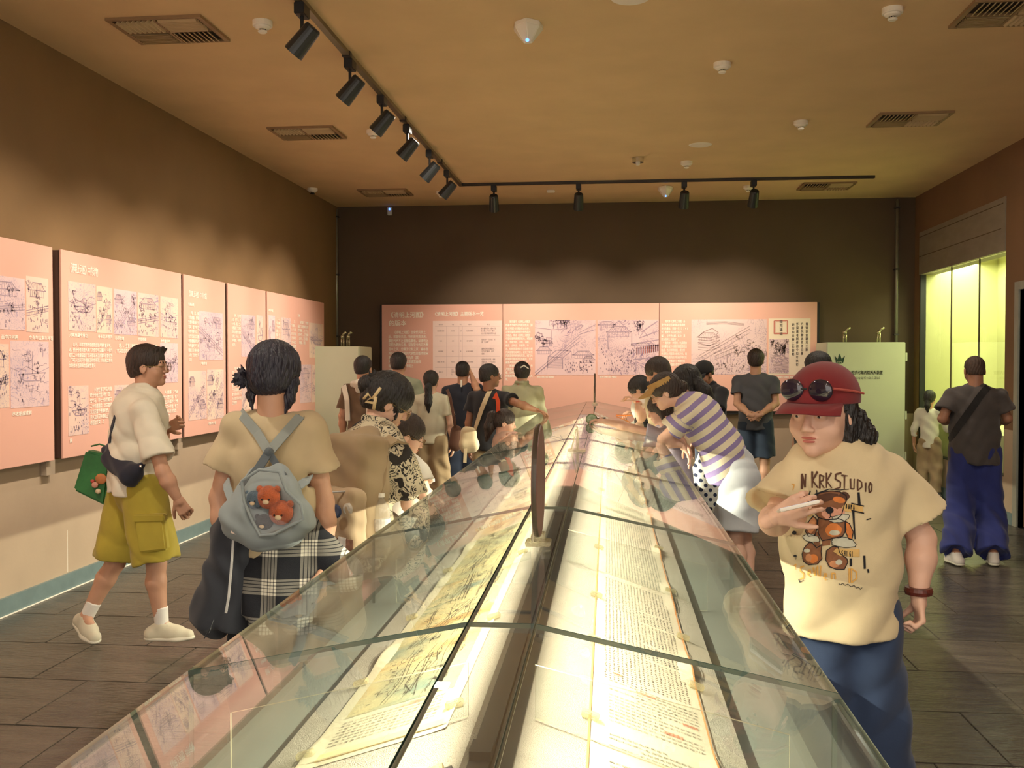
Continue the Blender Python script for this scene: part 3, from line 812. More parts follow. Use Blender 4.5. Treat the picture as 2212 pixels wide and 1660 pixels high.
for px, py, lab in ((1140, 50, 'white triangular ceiling sensor near the top centre'), (1438, 404, 'white triangular ceiling sensor by the back track')):
    p = PZ(px, py, ZC); t = thing('ceiling_sensor', lab, 'sensor', (p[0], p[1], ZC), 'triangular sensors')
    s = .095
    base = [(p[0] + s * math.cos(a), p[1] + s * math.sin(a), ZC) for a in np.linspace(PI / 2, PI / 2 + 2 * PI, 7)[:-1]]
    rad = [1.15, .95] * 3
    ring0 = [(p[0] + s * r * math.cos(a), p[1] + s * r * math.sin(a), ZC) for r, a in zip(rad, np.linspace(-PI / 2, 1.5 * PI, 7)[:-1])]
    ring1 = [(q[0], q[1], ZC - .03) for q in ring0]
    ring2 = [(p[0] + (q[0] - p[0]) * .28, p[1] + (q[1] - p[1]) * .28, ZC - .125) for q in ring0]
    f = [(i, (i + 1) % 6, (i + 1) % 6 + 6, i + 6) for i in range(6)] + [(i + 6, (i + 1) % 6 + 6, (i + 1) % 6 + 12, i + 12) for i in range(6)] + [tuple(range(12, 18)), tuple(range(6))[::-1]]
    MB().add(ring0 + ring1 + ring2, f).build('housing', m_white, t, bevel=.005)
    MB().ball((p[0], p[1] - .03, ZC - .115), .012, 8, 6).build('indicator_lamp', mat('blue_led', (.05, .15, .9), .3, emit=(.1, .25, 1.0), estr=3), t)
p = PZ(1513, 313, ZC)
MB().lathe([(0, -.006), (.10, -.006), (.115, 0)], (0, 0, 0), 32).build('ceiling_disc', m_white, origin=(0, 0, 0)).location = (p[0], p[1], ZC)
tag(bpy.data.objects['ceiling_disc'], 'flat round white disc on the ceiling in front of the back track', 'ceiling speaker', 'flat ceiling discs')
p = PZ(1362, -4, ZC); c = bpy.data.objects['ceiling_disc'].copy(); COL.objects.link(c); c.location = (p[0], p[1], ZC); c['label'] = 'flat round white disc cut by the top edge of the picture'
p = PZ(1378, 341, ZC); t = thing('ceiling_spot', 'small silver sprinkler fitting on the ceiling left of a smoke detector', 'sprinkler', (p[0], p[1], ZC))
MB().lathe([(0, -.05), (.06, -.05), (.062, 0)], (p[0], p[1], ZC), 20).build('collar', m_chrome, t, smooth=False)
MB().lathe([(0, -.08), (.02, -.078), (.024, -.05)], (p[0], p[1], ZC), 12).build('nozzle', m_white, t)
p = PZ(1190, 411, ZC); tag(MB().box((-.05, -.03, -.03), (.05, .03, 0)).build('junction_box', m_white, origin=(0, 0, 0), bevel=.006), 'small white box on the ceiling between two back track spotlights', 'junction box').location = (p[0], p[1], ZC)
p = PY(843, 457, YB); t = thing('wall_sensor', 'small white wall sensor with a blue light high on the back wall', 'sensor', (p[0], YB, p[2]))
MB().box((p[0] - .032, YB - .04, p[2] - .055), (p[0] + .032, YB, p[2] + .055)).build('housing', mat('sensor_shell', rgb((196, 196, 190)), .4), t, bevel=.006)
MB().ball((p[0], YB - .042, p[2] + .025), .014, 10, 6).build('indicator_lamp', MATS['blue_led'], t)

# ---- track lighting
ZT = 3.70
tk = thing('light_track', 'dark ceiling light track running along the left aisle and across the back', 'light track', (-1.85, 6.0, ZT))
m_rail = mat('track_rail', rgb((132, 120, 100)), .3, metal=.6)
MB().box((-1.872, .3, ZT + .02), (-1.828, 11.64, ZC)).build('side_rail', m_rail, tk)
MB().box((-1.828, 11.596, ZT + .02), (2.97, 11.64, ZC)).build('back_rail', m_blackrail, tk)
for y in (1.25, 3.0, 4.8, 6.6, 8.4, 10.2): MB().box((-1.878, y, ZT + .012), (-1.822, y + .05, ZC)).build('rail_joint', m_blackrail, tk)
spots = []
for (px, py, hx, hy) in ((652, 22, 643, 72), (756, 145, 751, 186), (825, 220, 820, 257), (880, 282, 877, 315), (928, 334, 924, 359), (966, 378, 963, 398)):
    m0 = PX(px, py, -1.85); spots.append((m0[1], None, px, py))
ang = math.radians(30)


def tracklight(base, aim, label):
    t = thing('track_spotlight', label, 'spotlight', base, 'black track spotlights')
    b = Vector(base)
    MB().box((b.x - .03, b.y - .06, b.z - .05), (b.x + .03, b.y + .06, b.z + .0185)).build('adapter', m_black, t, bevel=.004)
    MB().tube([b + Vector((0, 0, -.05)), b + Vector((0, 0, -.15))], .011, 8).build('stem', m_black, t)
    d = (Vector(aim) - b).normalized(); c = b + Vector((0, 0, -.20))
    M = Matrix.Translation(c) @ d.to_track_quat('-Z', 'Y').to_matrix().to_4x4()
    MB().lathe([(.0, .115), (.045, .112), (.052, .10), (.062, -.085), (.058, -.085), (.05, -.05), (.0, -.045)], (0, 0, 0), 20, M).build('lamp_head', mat('lamp_black', rgb((38, 42, 44)), .4), t, smooth=False)
    MB().lathe([(.0, -.052), (.045, -.052)], (0, 0, 0), 16, M).build('lens', mat('lamp_lens', (.9, .8, .6), .2, emit=(1, .82, .55), estr=6), t)
    MB().tube([b + Vector((0, 0, -.14)), c + d * 0.0], .014, 8).build('swivel', m_black, t)
    return c + d * .10, d


LABS = ['black track spotlight nearest the camera on the left track', 'second black spotlight from the camera on the left track', 'third black spotlight along the left track', 'fourth black spotlight along the left track', 'fifth black spotlight along the left track', 'last spotlight of the left track by the corner']
for i, (y, _, px, py) in enumerate(spots):
    aim = (XP, y + .25, 1.66)
    c, d = tracklight((-1.85, y, ZT), aim, LABS[i])
    spot_light('track_beam', c, aim, 185, (1.0, .85, .68), 64, 1.0)
BL = ['leftmost spotlight of the back track', 'spotlight of the back track, second from the left', 'spotlight of the back track beside the triangular sensor', 'rightmost spotlight of the back track']
for i, px in enumerate((1067, 1250, 1478, 1628)):
    y = 11.62; x = PY(px, 400, y)[0]
    aim = (x - .1, YP, 1.58)
    c, d = tracklight((x, y, ZT), aim, BL[i])
    spot_light('track_beam', c, aim, 125, (1.0, .84, .66), 80, 1.0)
# one more lamp of the left track, just above the frame, lights the nearest panel
for y in (4.0, 2.2):
    c, d = tracklight((-1.85, y, ZT), (XP, y + .3, 1.7), 'black track spotlight above the picture' if y > 3 else 'black track spotlight of the left track nearest the entrance')
    spot_light('track_beam', c, (XP, y + .3, 1.7), 160, (1.0, .84, .64), 66, .9)
# ================================================================== the long glass table case
JY = [.29 + 1.33 * i for i in range(9)]
HE, RH = .553, .057          # half width at the eaves, half width of the flat ridge
ZE, ZR, ZF = 1.06, 1.16, .85   # eaves, ridge, inner floor


def K(u, y, z): return np.array((-.178 - .0068 * y + u, y, z))


def BT(sd, t, y, up=0.0):
    """point on the sloping board of side sd (+1 right, -1 left), t 0 inner .. 1 outer"""
    u = .04 + .39 * t; z = 1.0 - .13 * t
    n = np.array((.13, 0, .39)); n /= np.linalg.norm(n)
    p = K(sd * u, y, z) + np.array((sd * n[0], 0, n[2])) * up
    return p


g_case = glass_mat('case_glass', (.965, .985, .975), gloss=1.0, film=.012, film_col=(.95, .95, .9))
g_edge = mat('glass_edge_green', rgb((66, 88, 78)), .15, var=.25, scale=5, spec=.9, coat=.5)
g_edge2 = mat('glass_edge_pale', rgb((206, 200, 168)), .15, var=.1, spec=.9)
m_fab = mat('board_linen', rgb((192, 185, 168)), .95, var=.04, scale=30, bump=.9, bscale=420)
m_paper = mat('scroll_paper', rgb((204, 195, 172)), .8, var=.02, scale=6)
m_silk = mat('scroll_silk', rgb((198, 190, 162)), .8, var=.04, scale=14)
m_orange = mat('scroll_orange_edge', rgb((214, 146, 84)), .7, var=.03)
m_cfl = mat('case_floor_grey', rgb((112, 118, 110)), .45, var=.06, scale=5)
m_chan = mat('channel_grey', rgb((58, 58, 56)), .55, var=.12, scale=9)
m_clear = glass_mat('clear_acrylic', (.90, .88, .76), ior=1.8, film=.22, film_col=(.95, .85, .55))  # golden glint put into the colour as a diffuse film
m_plin = mat('case_plinth', rgb((110, 96, 82)), .5, var=.05)

case = thing('display_case', 'long glass roofed table case running down the middle of the gallery', 'display case', K(0, 5.6, 0))


def pane(q, th, nm='glass_pane', mats=None, out=(0, 0, 1)):
    q = [np.array(p, float) for p in q]
    n = np.cross(q[1] - q[0], q[2] - q[0]); n /= np.linalg.norm(n)
    if n.dot(np.array(out, float)) < 0: n = -n
    r = [p - n * th for p in q]; k = len(q)
    mb = MB(); mb.cur = 0; mb.add(q, [tuple(range(k))]); mb.add(r, [tuple(range(k))])
    mb.cur = 1; mb.add(q + r, [(i, (i + 1) % k, (i + 1) % k + k, i + k) for i in range(k)])
    return mb.build(nm, mats or [g_case, g_edge], case)


g = .0015; T = .008
for i in range(8):
    a, b = JY[i] + g, JY[i + 1] - g
    pane([K(-RH + g, a, ZR), K(RH - g, a, ZR), K(RH - g, b, ZR), K(-RH + g, b, ZR)], T)
    for s in (-1, 1):
        pane([K(s * (RH + g), a, ZR), K(s * HE, a, ZE), K(s * HE, b, ZE), K(s * (RH + g), b, ZR)], T)
        pane([K(s * (HE - .002), a, ZE - T), K(s * (HE - .002), b, ZE - T), K(s * (HE - .002), b, ZF - .02), K(s * (HE - .002), a, ZF - .02)], T, out=(s, 0, 0))
    if i > 0:
        y = JY[i]
        ins = .077
        pts = [K(-HE + ins, y, ZF + .002), K(-HE + ins, y, ZE - .072), K(-RH, y, ZR - .07), K(RH, y, ZR - .07), K(HE - ins, y, ZE - .072), K(HE - ins, y, ZF + .002)]
        # each half of the divider stands on the case floor and is notched over the boards
        for s in (-1, 1):
            poly = [K(s * (RH), y, ZR - .07), K(s * (HE - ins), y, ZE - .072), K(s * (HE - ins), y, ZF + .002), K(s * .436, y, ZF + .002), BT(s, 1.0, y, .004), BT(s, .04, y, .004)]
            pane(poly, .005, 'divider', [g_case, g_edge2], out=(0, -1, 0))
# end panes
for y, d in ((JY[0], -1), (JY[8], 1)):
    pane([K(-HE + .01, y, ZE - .01), K(-RH, y, ZR - .01), K(RH, y, ZR - .01), K(HE - .01, y, ZE - .01), K(HE - .01, y, ZF), K(-HE + .01, y, ZF)], T, 'end_pane', out=(0, d, 0))
MB().prism([K(-HE - .012, JY[0], ZF - .03), K(HE + .012, JY[0], ZF - .03), K(HE + .012, JY[0], ZF), K(-HE - .012, JY[0], ZF)], K(0, JY[0], 0), K(0, JY[8], 0)).build('case_floor', m_cfl, case)
MB().prism([K(-HE + .04, JY[0] + .05, .06), K(HE - .04, JY[0] + .05, .06), K(HE - .04, JY[0] + .05, ZF - .031), K(-HE + .04, JY[0] + .05, ZF - .031)], K(0, JY[0], 0), K(0, JY[8] - .1, 0)).build('plinth', m_plin, case)
MB().prism([K(-HE + .08, JY[0] + .1, 0), K(HE - .08, JY[0] + .1, 0), K(HE - .08, JY[0] + .1, .06), K(-HE + .08, JY[0] + .1, .06)], K(0, JY[0], 0), K(0, JY[8] - .2, 0)).build('toe_kick', m_black, case)
for s in (-1, 1):
    poly = [BT(s, 0, JY[0] + .02), BT(s, 1, JY[0] + .02), BT(s, 1, JY[0] + .02, -.018), BT(s, 0, JY[0] + .02, -.018)]
    MB().prism(poly, K(0, JY[0], 0), K(0, JY[8] - .04, 0)).build('board', m_fab, case)
# dark spine channel between the boards: two rails and a groove, with joints at the modules
for u0, u1 in ((-.036, -.002), (.002, .036)):
    MB().prism([K(u0, JY[0] + .02, ZF), K(u1, JY[0] + .02, ZF), K(u1, JY[0] + .02, .985), K(u0, JY[0] + .02, .985)], K(0, JY[0], 0), K(0, JY[8] - .04, 0)).build('spine_rail', m_chan, case)
MB().prism([K(-.002, JY[0] + .02, ZF), K(.002, JY[0] + .02, ZF), K(.002, JY[0] + .02, .975), K(-.002, JY[0] + .02, .975)], K(0, JY[0], 0), K(0, JY[8] - .04, 0)).build('spine_groove', m_black, case)
for y in (1.47, 3.9, 6.6):
    MB().prism([K(-.034, y, .985), K(.0, y, .985), K(.0, y, 1.0), K(-.034, y, 1.0)], K(0, 0, 0), K(0, .05, 0)).build('spine_connector', m_black, case)
# slim aluminium LED profiles under the two ridge edges
m_prof = mat('led_profile', rgb((96, 98, 84)), .35, metal=.5)
for s in (-1, 1):
    MB().prism([K(s * .055, JY[0] + .02, ZR - .0095), K(s * .0585, JY[0] + .02, ZR - .0095), K(s * .0585, JY[0] + .02, ZR - .012), K(s * .055, JY[0] + .02, ZR - .012)], K(0, JY[0], 0), K(0, JY[8] - .04, 0)).build('led_profile', m_prof, case)
    for i in range(8):
        ym = (JY[i] + JY[i + 1]) / 2; p = K(s * .055, ym, ZR - .018)
        al = area_light('case_led_strip', p, (0, 0, 0), .006, 1.32, E_CASE['power'], E_CASE['color'])
        al.rotation_euler = (0, s * -math.radians(44), .0068); al.data.spread = math.radians(112); al.data.energy = (10, 10.5, 12.5, 17, 23, 27, 29, 29)[i]

# ---- the two long scrolls
U1 = np.array((0, 1, 0.))
for s, t0, t1, y0, nm, lab in ((1, .27, .84, JY[0] + .06, 'handscroll', 'long cream handscroll of written columns on the right board'), (-1, .13, .80, 1.60, 'handscroll', 'long painted handscroll with river landscape on the left board')):
    y1 = JY[8] - .1
    tg = thing(nm, lab, 'scroll', BT(s, .5, 5.5), 'long handscrolls in the case')
    # paper with a slightly wavy outer edge
    n = 240; vs = []; fs = []
    ts = [t0, t0 + .06, (t0 + t1) / 2, t1 - .08, t1]
    for i in range(n + 1):
        y = y0 + (y1 - y0) * i / n
        for j, t in enumerate(ts):
            lift = .0015 + (.006 * max(0, math.sin(y * 9.0) + .4 * math.sin(y * 23)) if j == 4 else (.0018 if j in (0,) else 0))
            vs.append(BT(s, t, y, lift))
    for i in range(n):
        for j in range(4): fs.append((i * 5 + j, i * 5 + j + 1, i * 5 + j + 6, i * 5 + j + 5))
    m = m_paper
    MB().add(vs, fs).build('paper', m if s > 0 else m_silk, tg)
    for tt, w in ((t0, .006), (t1, .006)):
        vv = []; ff = []
        for i in range(n + 1):
            y = y0 + (y1 - y0) * i / n
            lift = .003 + (.006 * max(0, math.sin(y * 9.0) + .4 * math.sin(y * 23)) if tt == t1 else .0018)
            vv += [BT(s, tt - w * .8, y, lift), BT(s, tt + w * .8, y, lift)]
        for i in range(n): ff.append((2 * i, 2 * i + 1, 2 * i + 3, 2 * i + 2))
        MB().add(vv, ff).build('edge_band', m_orange if s > 0 else m_silk, tg)
    if s > 0: scroll_r = tg
    else: scroll_l = tg

# writing on the right scroll: columns run from the ridge outward
R = random.Random(11)
down = BT(1, 1, 0) - BT(1, 0, 0); LB = np.linalg.norm(down); down /= LB
OFF = np.array(scroll_r['_w'])


def flat_obj(mb, name, m, parent, kind=None):
    me = bpy.data.meshes.new(name); off = np.array(parent.get('_w', (0, 0, 0)), float)
    me.from_pydata([tuple(np.array(p) - off) for p in mb.v], [], mb.f); me.materials.append(m)
    o = bpy.data.objects.new(name, me); COL.objects.link(o); o.parent = parent
    if kind: o['kind'] = kind
    return o


m_brush = mat('brush_ink', rgb((74, 72, 68)), .8, var=0)
m_seal = mat('seal_red', rgb((214, 128, 100)), .8, var=0)
mb = MB()
y = .62
GT = FILL
while y < 1.98:      # large running hand nearest the reader
    if R.random() < .12: y += .05; continue
    t = .36 if R.random() < .8 else .5
    tend = .80 if R.random() < .8 else .6
    cs = .0125 if y < 1.45 else .010
    while t < tend:
        v, f = glyph(GT[R.randrange(len(GT))])
        o = BT(1, t, y, .0022); sl = R.uniform(-.15, .15)
        pts = [o + U1 * (p[0] * cs + sl * (p[1] - .4) * cs + .0) - down * ((p[1] - .85) * cs) for p in v]
        mb.add(pts, f)
        t += cs * 1.08 / LB
    y += cs * 1.7
flat_obj(mb, 'handwriting', m_brush, scroll_r, 'stuff')
mb = MB()
while y < 10.7:      # small regular script, too fine to read
    if R.random() < .02: y += .06; continue
    t = .34; tend = .79 if R.random() < .93 else .55
    while t < tend:
        for k in range(2):
            a = BT(1, t + R.uniform(-.002, .004), y + R.uniform(-.003, .003), .0022); w = R.uniform(.004, .0075)
            b = a + U1 * w + down * R.uniform(-.002, .002); h = down * .0016
            mb.add([a, b, b + h, a + h], [(0, 1, 2, 3)])
            c = a + U1 * w * .5 - down * .003
            if k == 0: mb.add([c, c + U1 * .0014, c + U1 * .0014 + down * .006, c + down * .006], [(0, 1, 2, 3)])
        t += .0095 / LB
    y += .0135
flat_obj(mb, 'fine_script', m_brush, scroll_r, 'stuff')
mb = MB()
for y, t, w, h in ((.80, .33, .03, .018), (1.22, .77, .035, .022), (1.63, .70, .03, .018), (1.78, .62, .035, .016), (1.86, .72, .03, .012), (1.95, .5, .04, .012), (2.02, .38, .02, .01), (1.45, .74, .03, .014), (1.05, .70, .03, .016)):
    a = BT(1, t, y, .0025)
    for k in range(4):
        p = a + U1 * (h * k / 4); mb.add([p, p + U1 * .0018, p + U1 * .0018 + down * w, p + down * w], [(0, 1, 2, 3)])
    for k in range(5):
        p = a + down * (w * k / 4.2); mb.add([p, p + down * .0014, p + down * .0014 + U1 * h, p + U1 * h], [(0, 1, 2, 3)])
flat_obj(mb, 'red_seals', m_seal, scroll_r, 'stuff')

# painting on the left scroll
m_paint = bpy.data.materials.new('river_painting'); m_paint.use_nodes = True
N = m_paint.node_tree.nodes; L = m_paint.node_tree.links; b = N['Principled BSDF']; b.inputs['Roughness'].default_value = .8
tc = N.new('ShaderNodeTexCoord'); n1 = N.new('ShaderNodeTexNoise'); n1.inputs['Scale'].default_value = 4.5; n1.inputs['Detail'].default_value = 6; n1.inputs['Distortion'].default_value = .8
L.new(tc.outputs['Object'], n1.inputs[0]); cr = N.new('ShaderNodeValToRGB'); L.new(n1.outputs['Fac'], cr.inputs[0])
for p, c in ((.30, (116, 136, 122)), (.45, (164, 160, 124)), (.55, (192, 178, 130)), (.68, (176, 142, 88))):
    e = cr.color_ramp.elements.new(p); e.color = (*rgb(c), 1)
cr.color_ramp.elements.remove(cr.color_ramp.elements[0]); cr.color_ramp.elements.remove(cr.color_ramp.elements[-1])
n2 = N.new('ShaderNodeTexNoise'); n2.inputs['Scale'].default_value = 22; n2.inputs['Detail'].default_value = 4; n2.inputs['Distortion'].default_value = 1.2
L.new(tc.outputs['Object'], n2.inputs[0]); mu = N.new('ShaderNodeMath'); mu.operation = 'MULTIPLY'; mu.inputs[1].default_value = 12; L.new(n2.outputs['Fac'], mu.inputs[0])
fr = N.new('ShaderNodeMath'); fr.operation = 'FRACT'; L.new(mu.outputs[0], fr.inputs[0]); ls = N.new('ShaderNodeMath'); ls.operation = 'LESS_THAN'; ls.inputs[1].default_value = .14; L.new(fr.outputs[0], ls.inputs[0])
mm = N.new('ShaderNodeMath'); mm.operation = 'MULTIPLY'; mm.inputs[1].default_value = .5; L.new(ls.outputs[0], mm.inputs[0])
mx = N.new('ShaderNodeMixRGB'); mx.inputs[2].default_value = (*rgb((84, 78, 58)), 1); L.new(mm.outputs[0], mx.inputs[0]); L.new(cr.outputs[0], mx.inputs[1]); L.new(mx.outputs[0], b.inputs['Base Color'])
y0p, y1p = 1.83, 10.6
vs = []; fs = []; n = 80
for i in range(n + 1):
    y = y0p + (y1p - y0p) * i / n; vs += [BT(-1, .19, y, .0022), BT(-1, .74, y, .0022)]
for i in range(n): fs.append((2 * i, 2 * i + 1, 2 * i + 3, 2 * i + 2))
MB().add(vs, fs).build('painting', m_paint, scroll_l)
dl = BT(-1, 1, 0) - BT(-1, 0, 0); dl /= np.linalg.norm(dl)
mbs = []
for i in range(22):
    y = y0p + .02 + i * .4
    fl = Flat(BT(-1, .20, y + .38, .0027), -U1, dl, .38, .20, .0016 if i < 5 else .0022)
    R2 = random.Random(100 + i)
    draw_scene(fl, 60 + i, 1.6)
    for k in range(4): yy = R2.uniform(.2, .9); fl.line([(x, yy + .03 * math.sin(x * 7 + i)) for x in np.linspace(0, 1, 12)], .0014)
    mbs.append(fl.mb)
mb = MB()
for q in mbs: mb.add(q.v, q.f)
flat_obj(mb, 'painted_strokes', mat('painted_ink', rgb((70, 62, 48)), .8, var=0), scroll_l, 'stuff')
mb = MB(); R = random.Random(5); y = 1.68
while y < 1.80:
    t = .22
    while t < .72:
        v, f = glyph(GT[R.randrange(len(GT))]); o = BT(-1, t, y + .011, .0022)
        mb.add([o - U1 * (p[0] * .0105) - dl * ((p[1] - .85) * .0105) for p in v], f); t += .0118 / LB
    y += .0165
flat_obj(mb, 'title_columns', m_brush, scroll_l, 'stuff')
mb = MB()
for y, t in ((1.81, .28), (1.80, .33), (1.72, .2)):
    a = BT(-1, t, y, .0026)
    for k in range(4): p = a + U1 * (.004 * k); mb.add([p, p + U1 * .0015, p + U1 * .0015 + dl * .05, p + dl * .05], [(0, 1, 2, 3)])
flat_obj(mb, 'red_seals', m_seal, scroll_l, 'stuff')
MB().add([BT(-1, .13, 1.62, .0024), BT(-1, .80, 1.62, .0024), BT(-1, .80, 1.655, .0024), BT(-1, .13, 1.655, .0024)], [(0, 1, 2, 3)]).build('gold_band', mat('gold_silk', rgb((226, 206, 150)), .7), scroll_l)

# brocade roll lying on the near end of the left board
m_broc = mat('brocade', rgb((176, 160, 120)), .6, var=.35, scale=70, bump=.5, bscale=160)
a, b = BT(-1, .02, 1.36, .016), BT(-1, .52, 1.325, .016)
rl = thing('scroll_roll', 'small patterned brocade roll on the near left board', 'scroll', (a + b) / 2)
MB().tube([a, b], .0145, 20).build('roll', m_broc, rl, smooth=False)
dd = (b - a) / np.linalg.norm(b - a)
MB().tube([a - dd * .012, a], [.007, .007], 12).build('roller_knob', m_chan, rl); MB().tube([b, b + dd * .012], [.007, .007], 12).build('roller_knob', m_chan, rl)
p1_, p2_ = BT(-1, .08, 1.405, .001), BT(-1, .95, 1.37, .001)
o = MB().prism([p1_, p2_, p2_ + np.array((0, .012, 0)), p1_ + np.array((0, .012, 0))], (0, 0, 0), (0, 0, .006)).build('wood_strip', m_chan, origin=p1_); tag(o, 'thin grey batten lying beside the brocade roll', 'batten')

# clear acrylic paperweights holding the scroll edges
proto = None; k = 0
for s, tt, ys in ((1, .27, (.75, 1.28, 1.72, 2.2, 2.62, 3.3, 4.0, 4.8, 5.7)), (1, .84, (1.18, 1.62, 2.12, 2.5, 3.0, 3.7, 4.5, 5.4)), (-1, .80, (1.66, 2.05, 2.6, 3.2, 4.0, 5.0)), (-1, .13, (1.7, 2.3, 3.1, 4.1))):
    side = {(1, .27): 'inner edge of the written scroll', (1, .84): 'outer edge of the written scroll', (-1, .80): 'outer edge of the painted scroll', (-1, .13): 'inner edge of the painted scroll'}[(s, tt)]
    for j, y in enumerate(ys):
        M = Matrix.Translation(BT(s, tt, y, .0085)) @ Matrix.Rotation(s * math.atan(.13 / .39), 4, 'Y')
        if proto is None:
            proto = MB().box((-.016, -.009, -.006), (.016, .009, .006)).build('paperweight', m_clear, origin=(0, 0, 0), bevel=.002); c = proto
        else: c = proto.copy(); COL.objects.link(c)
        c.matrix_world = M
        tag(c, ('nearest' if j == 0 else ['second', 'third', 'fourth', 'fifth', 'sixth', 'seventh', 'eighth', 'ninth'][j - 1] + ' nearest') + ' clear paperweight on the ' + side, 'paperweight', 'clear paperweights on the scrolls')

# ---- round wooden signs standing on the ridge
m_wood = mat('dark_red_wood', rgb((126, 84, 78)), .45, var=.25, scale=6, stretch=(1, 14, 1), bump=.2, bscale=30)
m_wedge = mat('sign_edge_wood', rgb((66, 54, 42)), .4)


def round_sign(px, py, label, rad):
    b = PZ(px, py, ZR); y = b[1]; x = b[0]
    t = thing('round_sign', label, 'sign', (x, y, ZR), 'round wooden signs on the case')
    M = Matrix.Translation((x, y, ZR + .022 + rad)) @ Matrix.Rotation(PI / 2, 4, 'Y')
    mb = MB(); mb.lathe([(0, -.007), (rad - .002, -.007), (rad, -.005), (rad, .005), (rad - .002, .007), (0, .007)], (0, 0, 0), 64, M)
    mb.build('disc', m_wood, t)
    mb = MB(); mb.lathe([(rad + .0005, -.0055), (rad + .0015, 0), (rad + .0005, .0055)], (0, 0, 0), 64, M); mb.build('rim', m_wedge, t)
    MB().box((x - .030, y - .028, ZR + .0005), (x + .030, y + .028, ZR + .012)).build('base', m_clear, t, bevel=.002)
    MB().prism([(x - .014, y - .03, ZR + .012), (x - .008, y - .03, ZR + .012), (x - .008, y, ZR + .19), (x - .014, y, ZR + .19)], (0, 0, 0), (0, .05, 0)).build('support', m_clear, t)
    MB().box((x - .016, y - .024, ZR + .012), (x + .016, y + .024, ZR + .03)).build('clip', m_clear, t, bevel=.002)
    return t


round_sign(1163, 1178, 'round dark wooden disc seen edge on, standing on the near part of the case', .134)
round_sign(1285, 874, 'round dark wooden disc seen edge on, standing at the far end of the case', .15)
b = PZ(1246, 975, ZR); t = thing('acrylic_easel', 'small clear acrylic easel on the ridge below the held magnifier', 'stand', (b[0], b[1], ZR))
MB().box((b[0] - .045, b[1] - .04, ZR + .0005), (b[0] + .045, b[1] + .04, ZR + .010)).build('base', m_clear, t, bevel=.002)
MB().prism([(b[0] - .006, b[1], ZR + .01), (b[0] + .012, b[1], ZR + .01), (b[0] + .006, b[1], ZR + .12), (b[0], b[1], ZR + .125)], (0, 0, 0), (0, .008, 0)).build('upright', m_clear, t)
MB().prism([(b[0] - .03, b[1] + .01, ZR + .01), (b[0] - .022, b[1] + .01, ZR + .01), (b[0], b[1] + .01, ZR + .11), (b[0] - .006, b[1] + .01, ZR + .11)], (0, 0, 0), (0, .006, 0)).build('brace', m_clear, t)
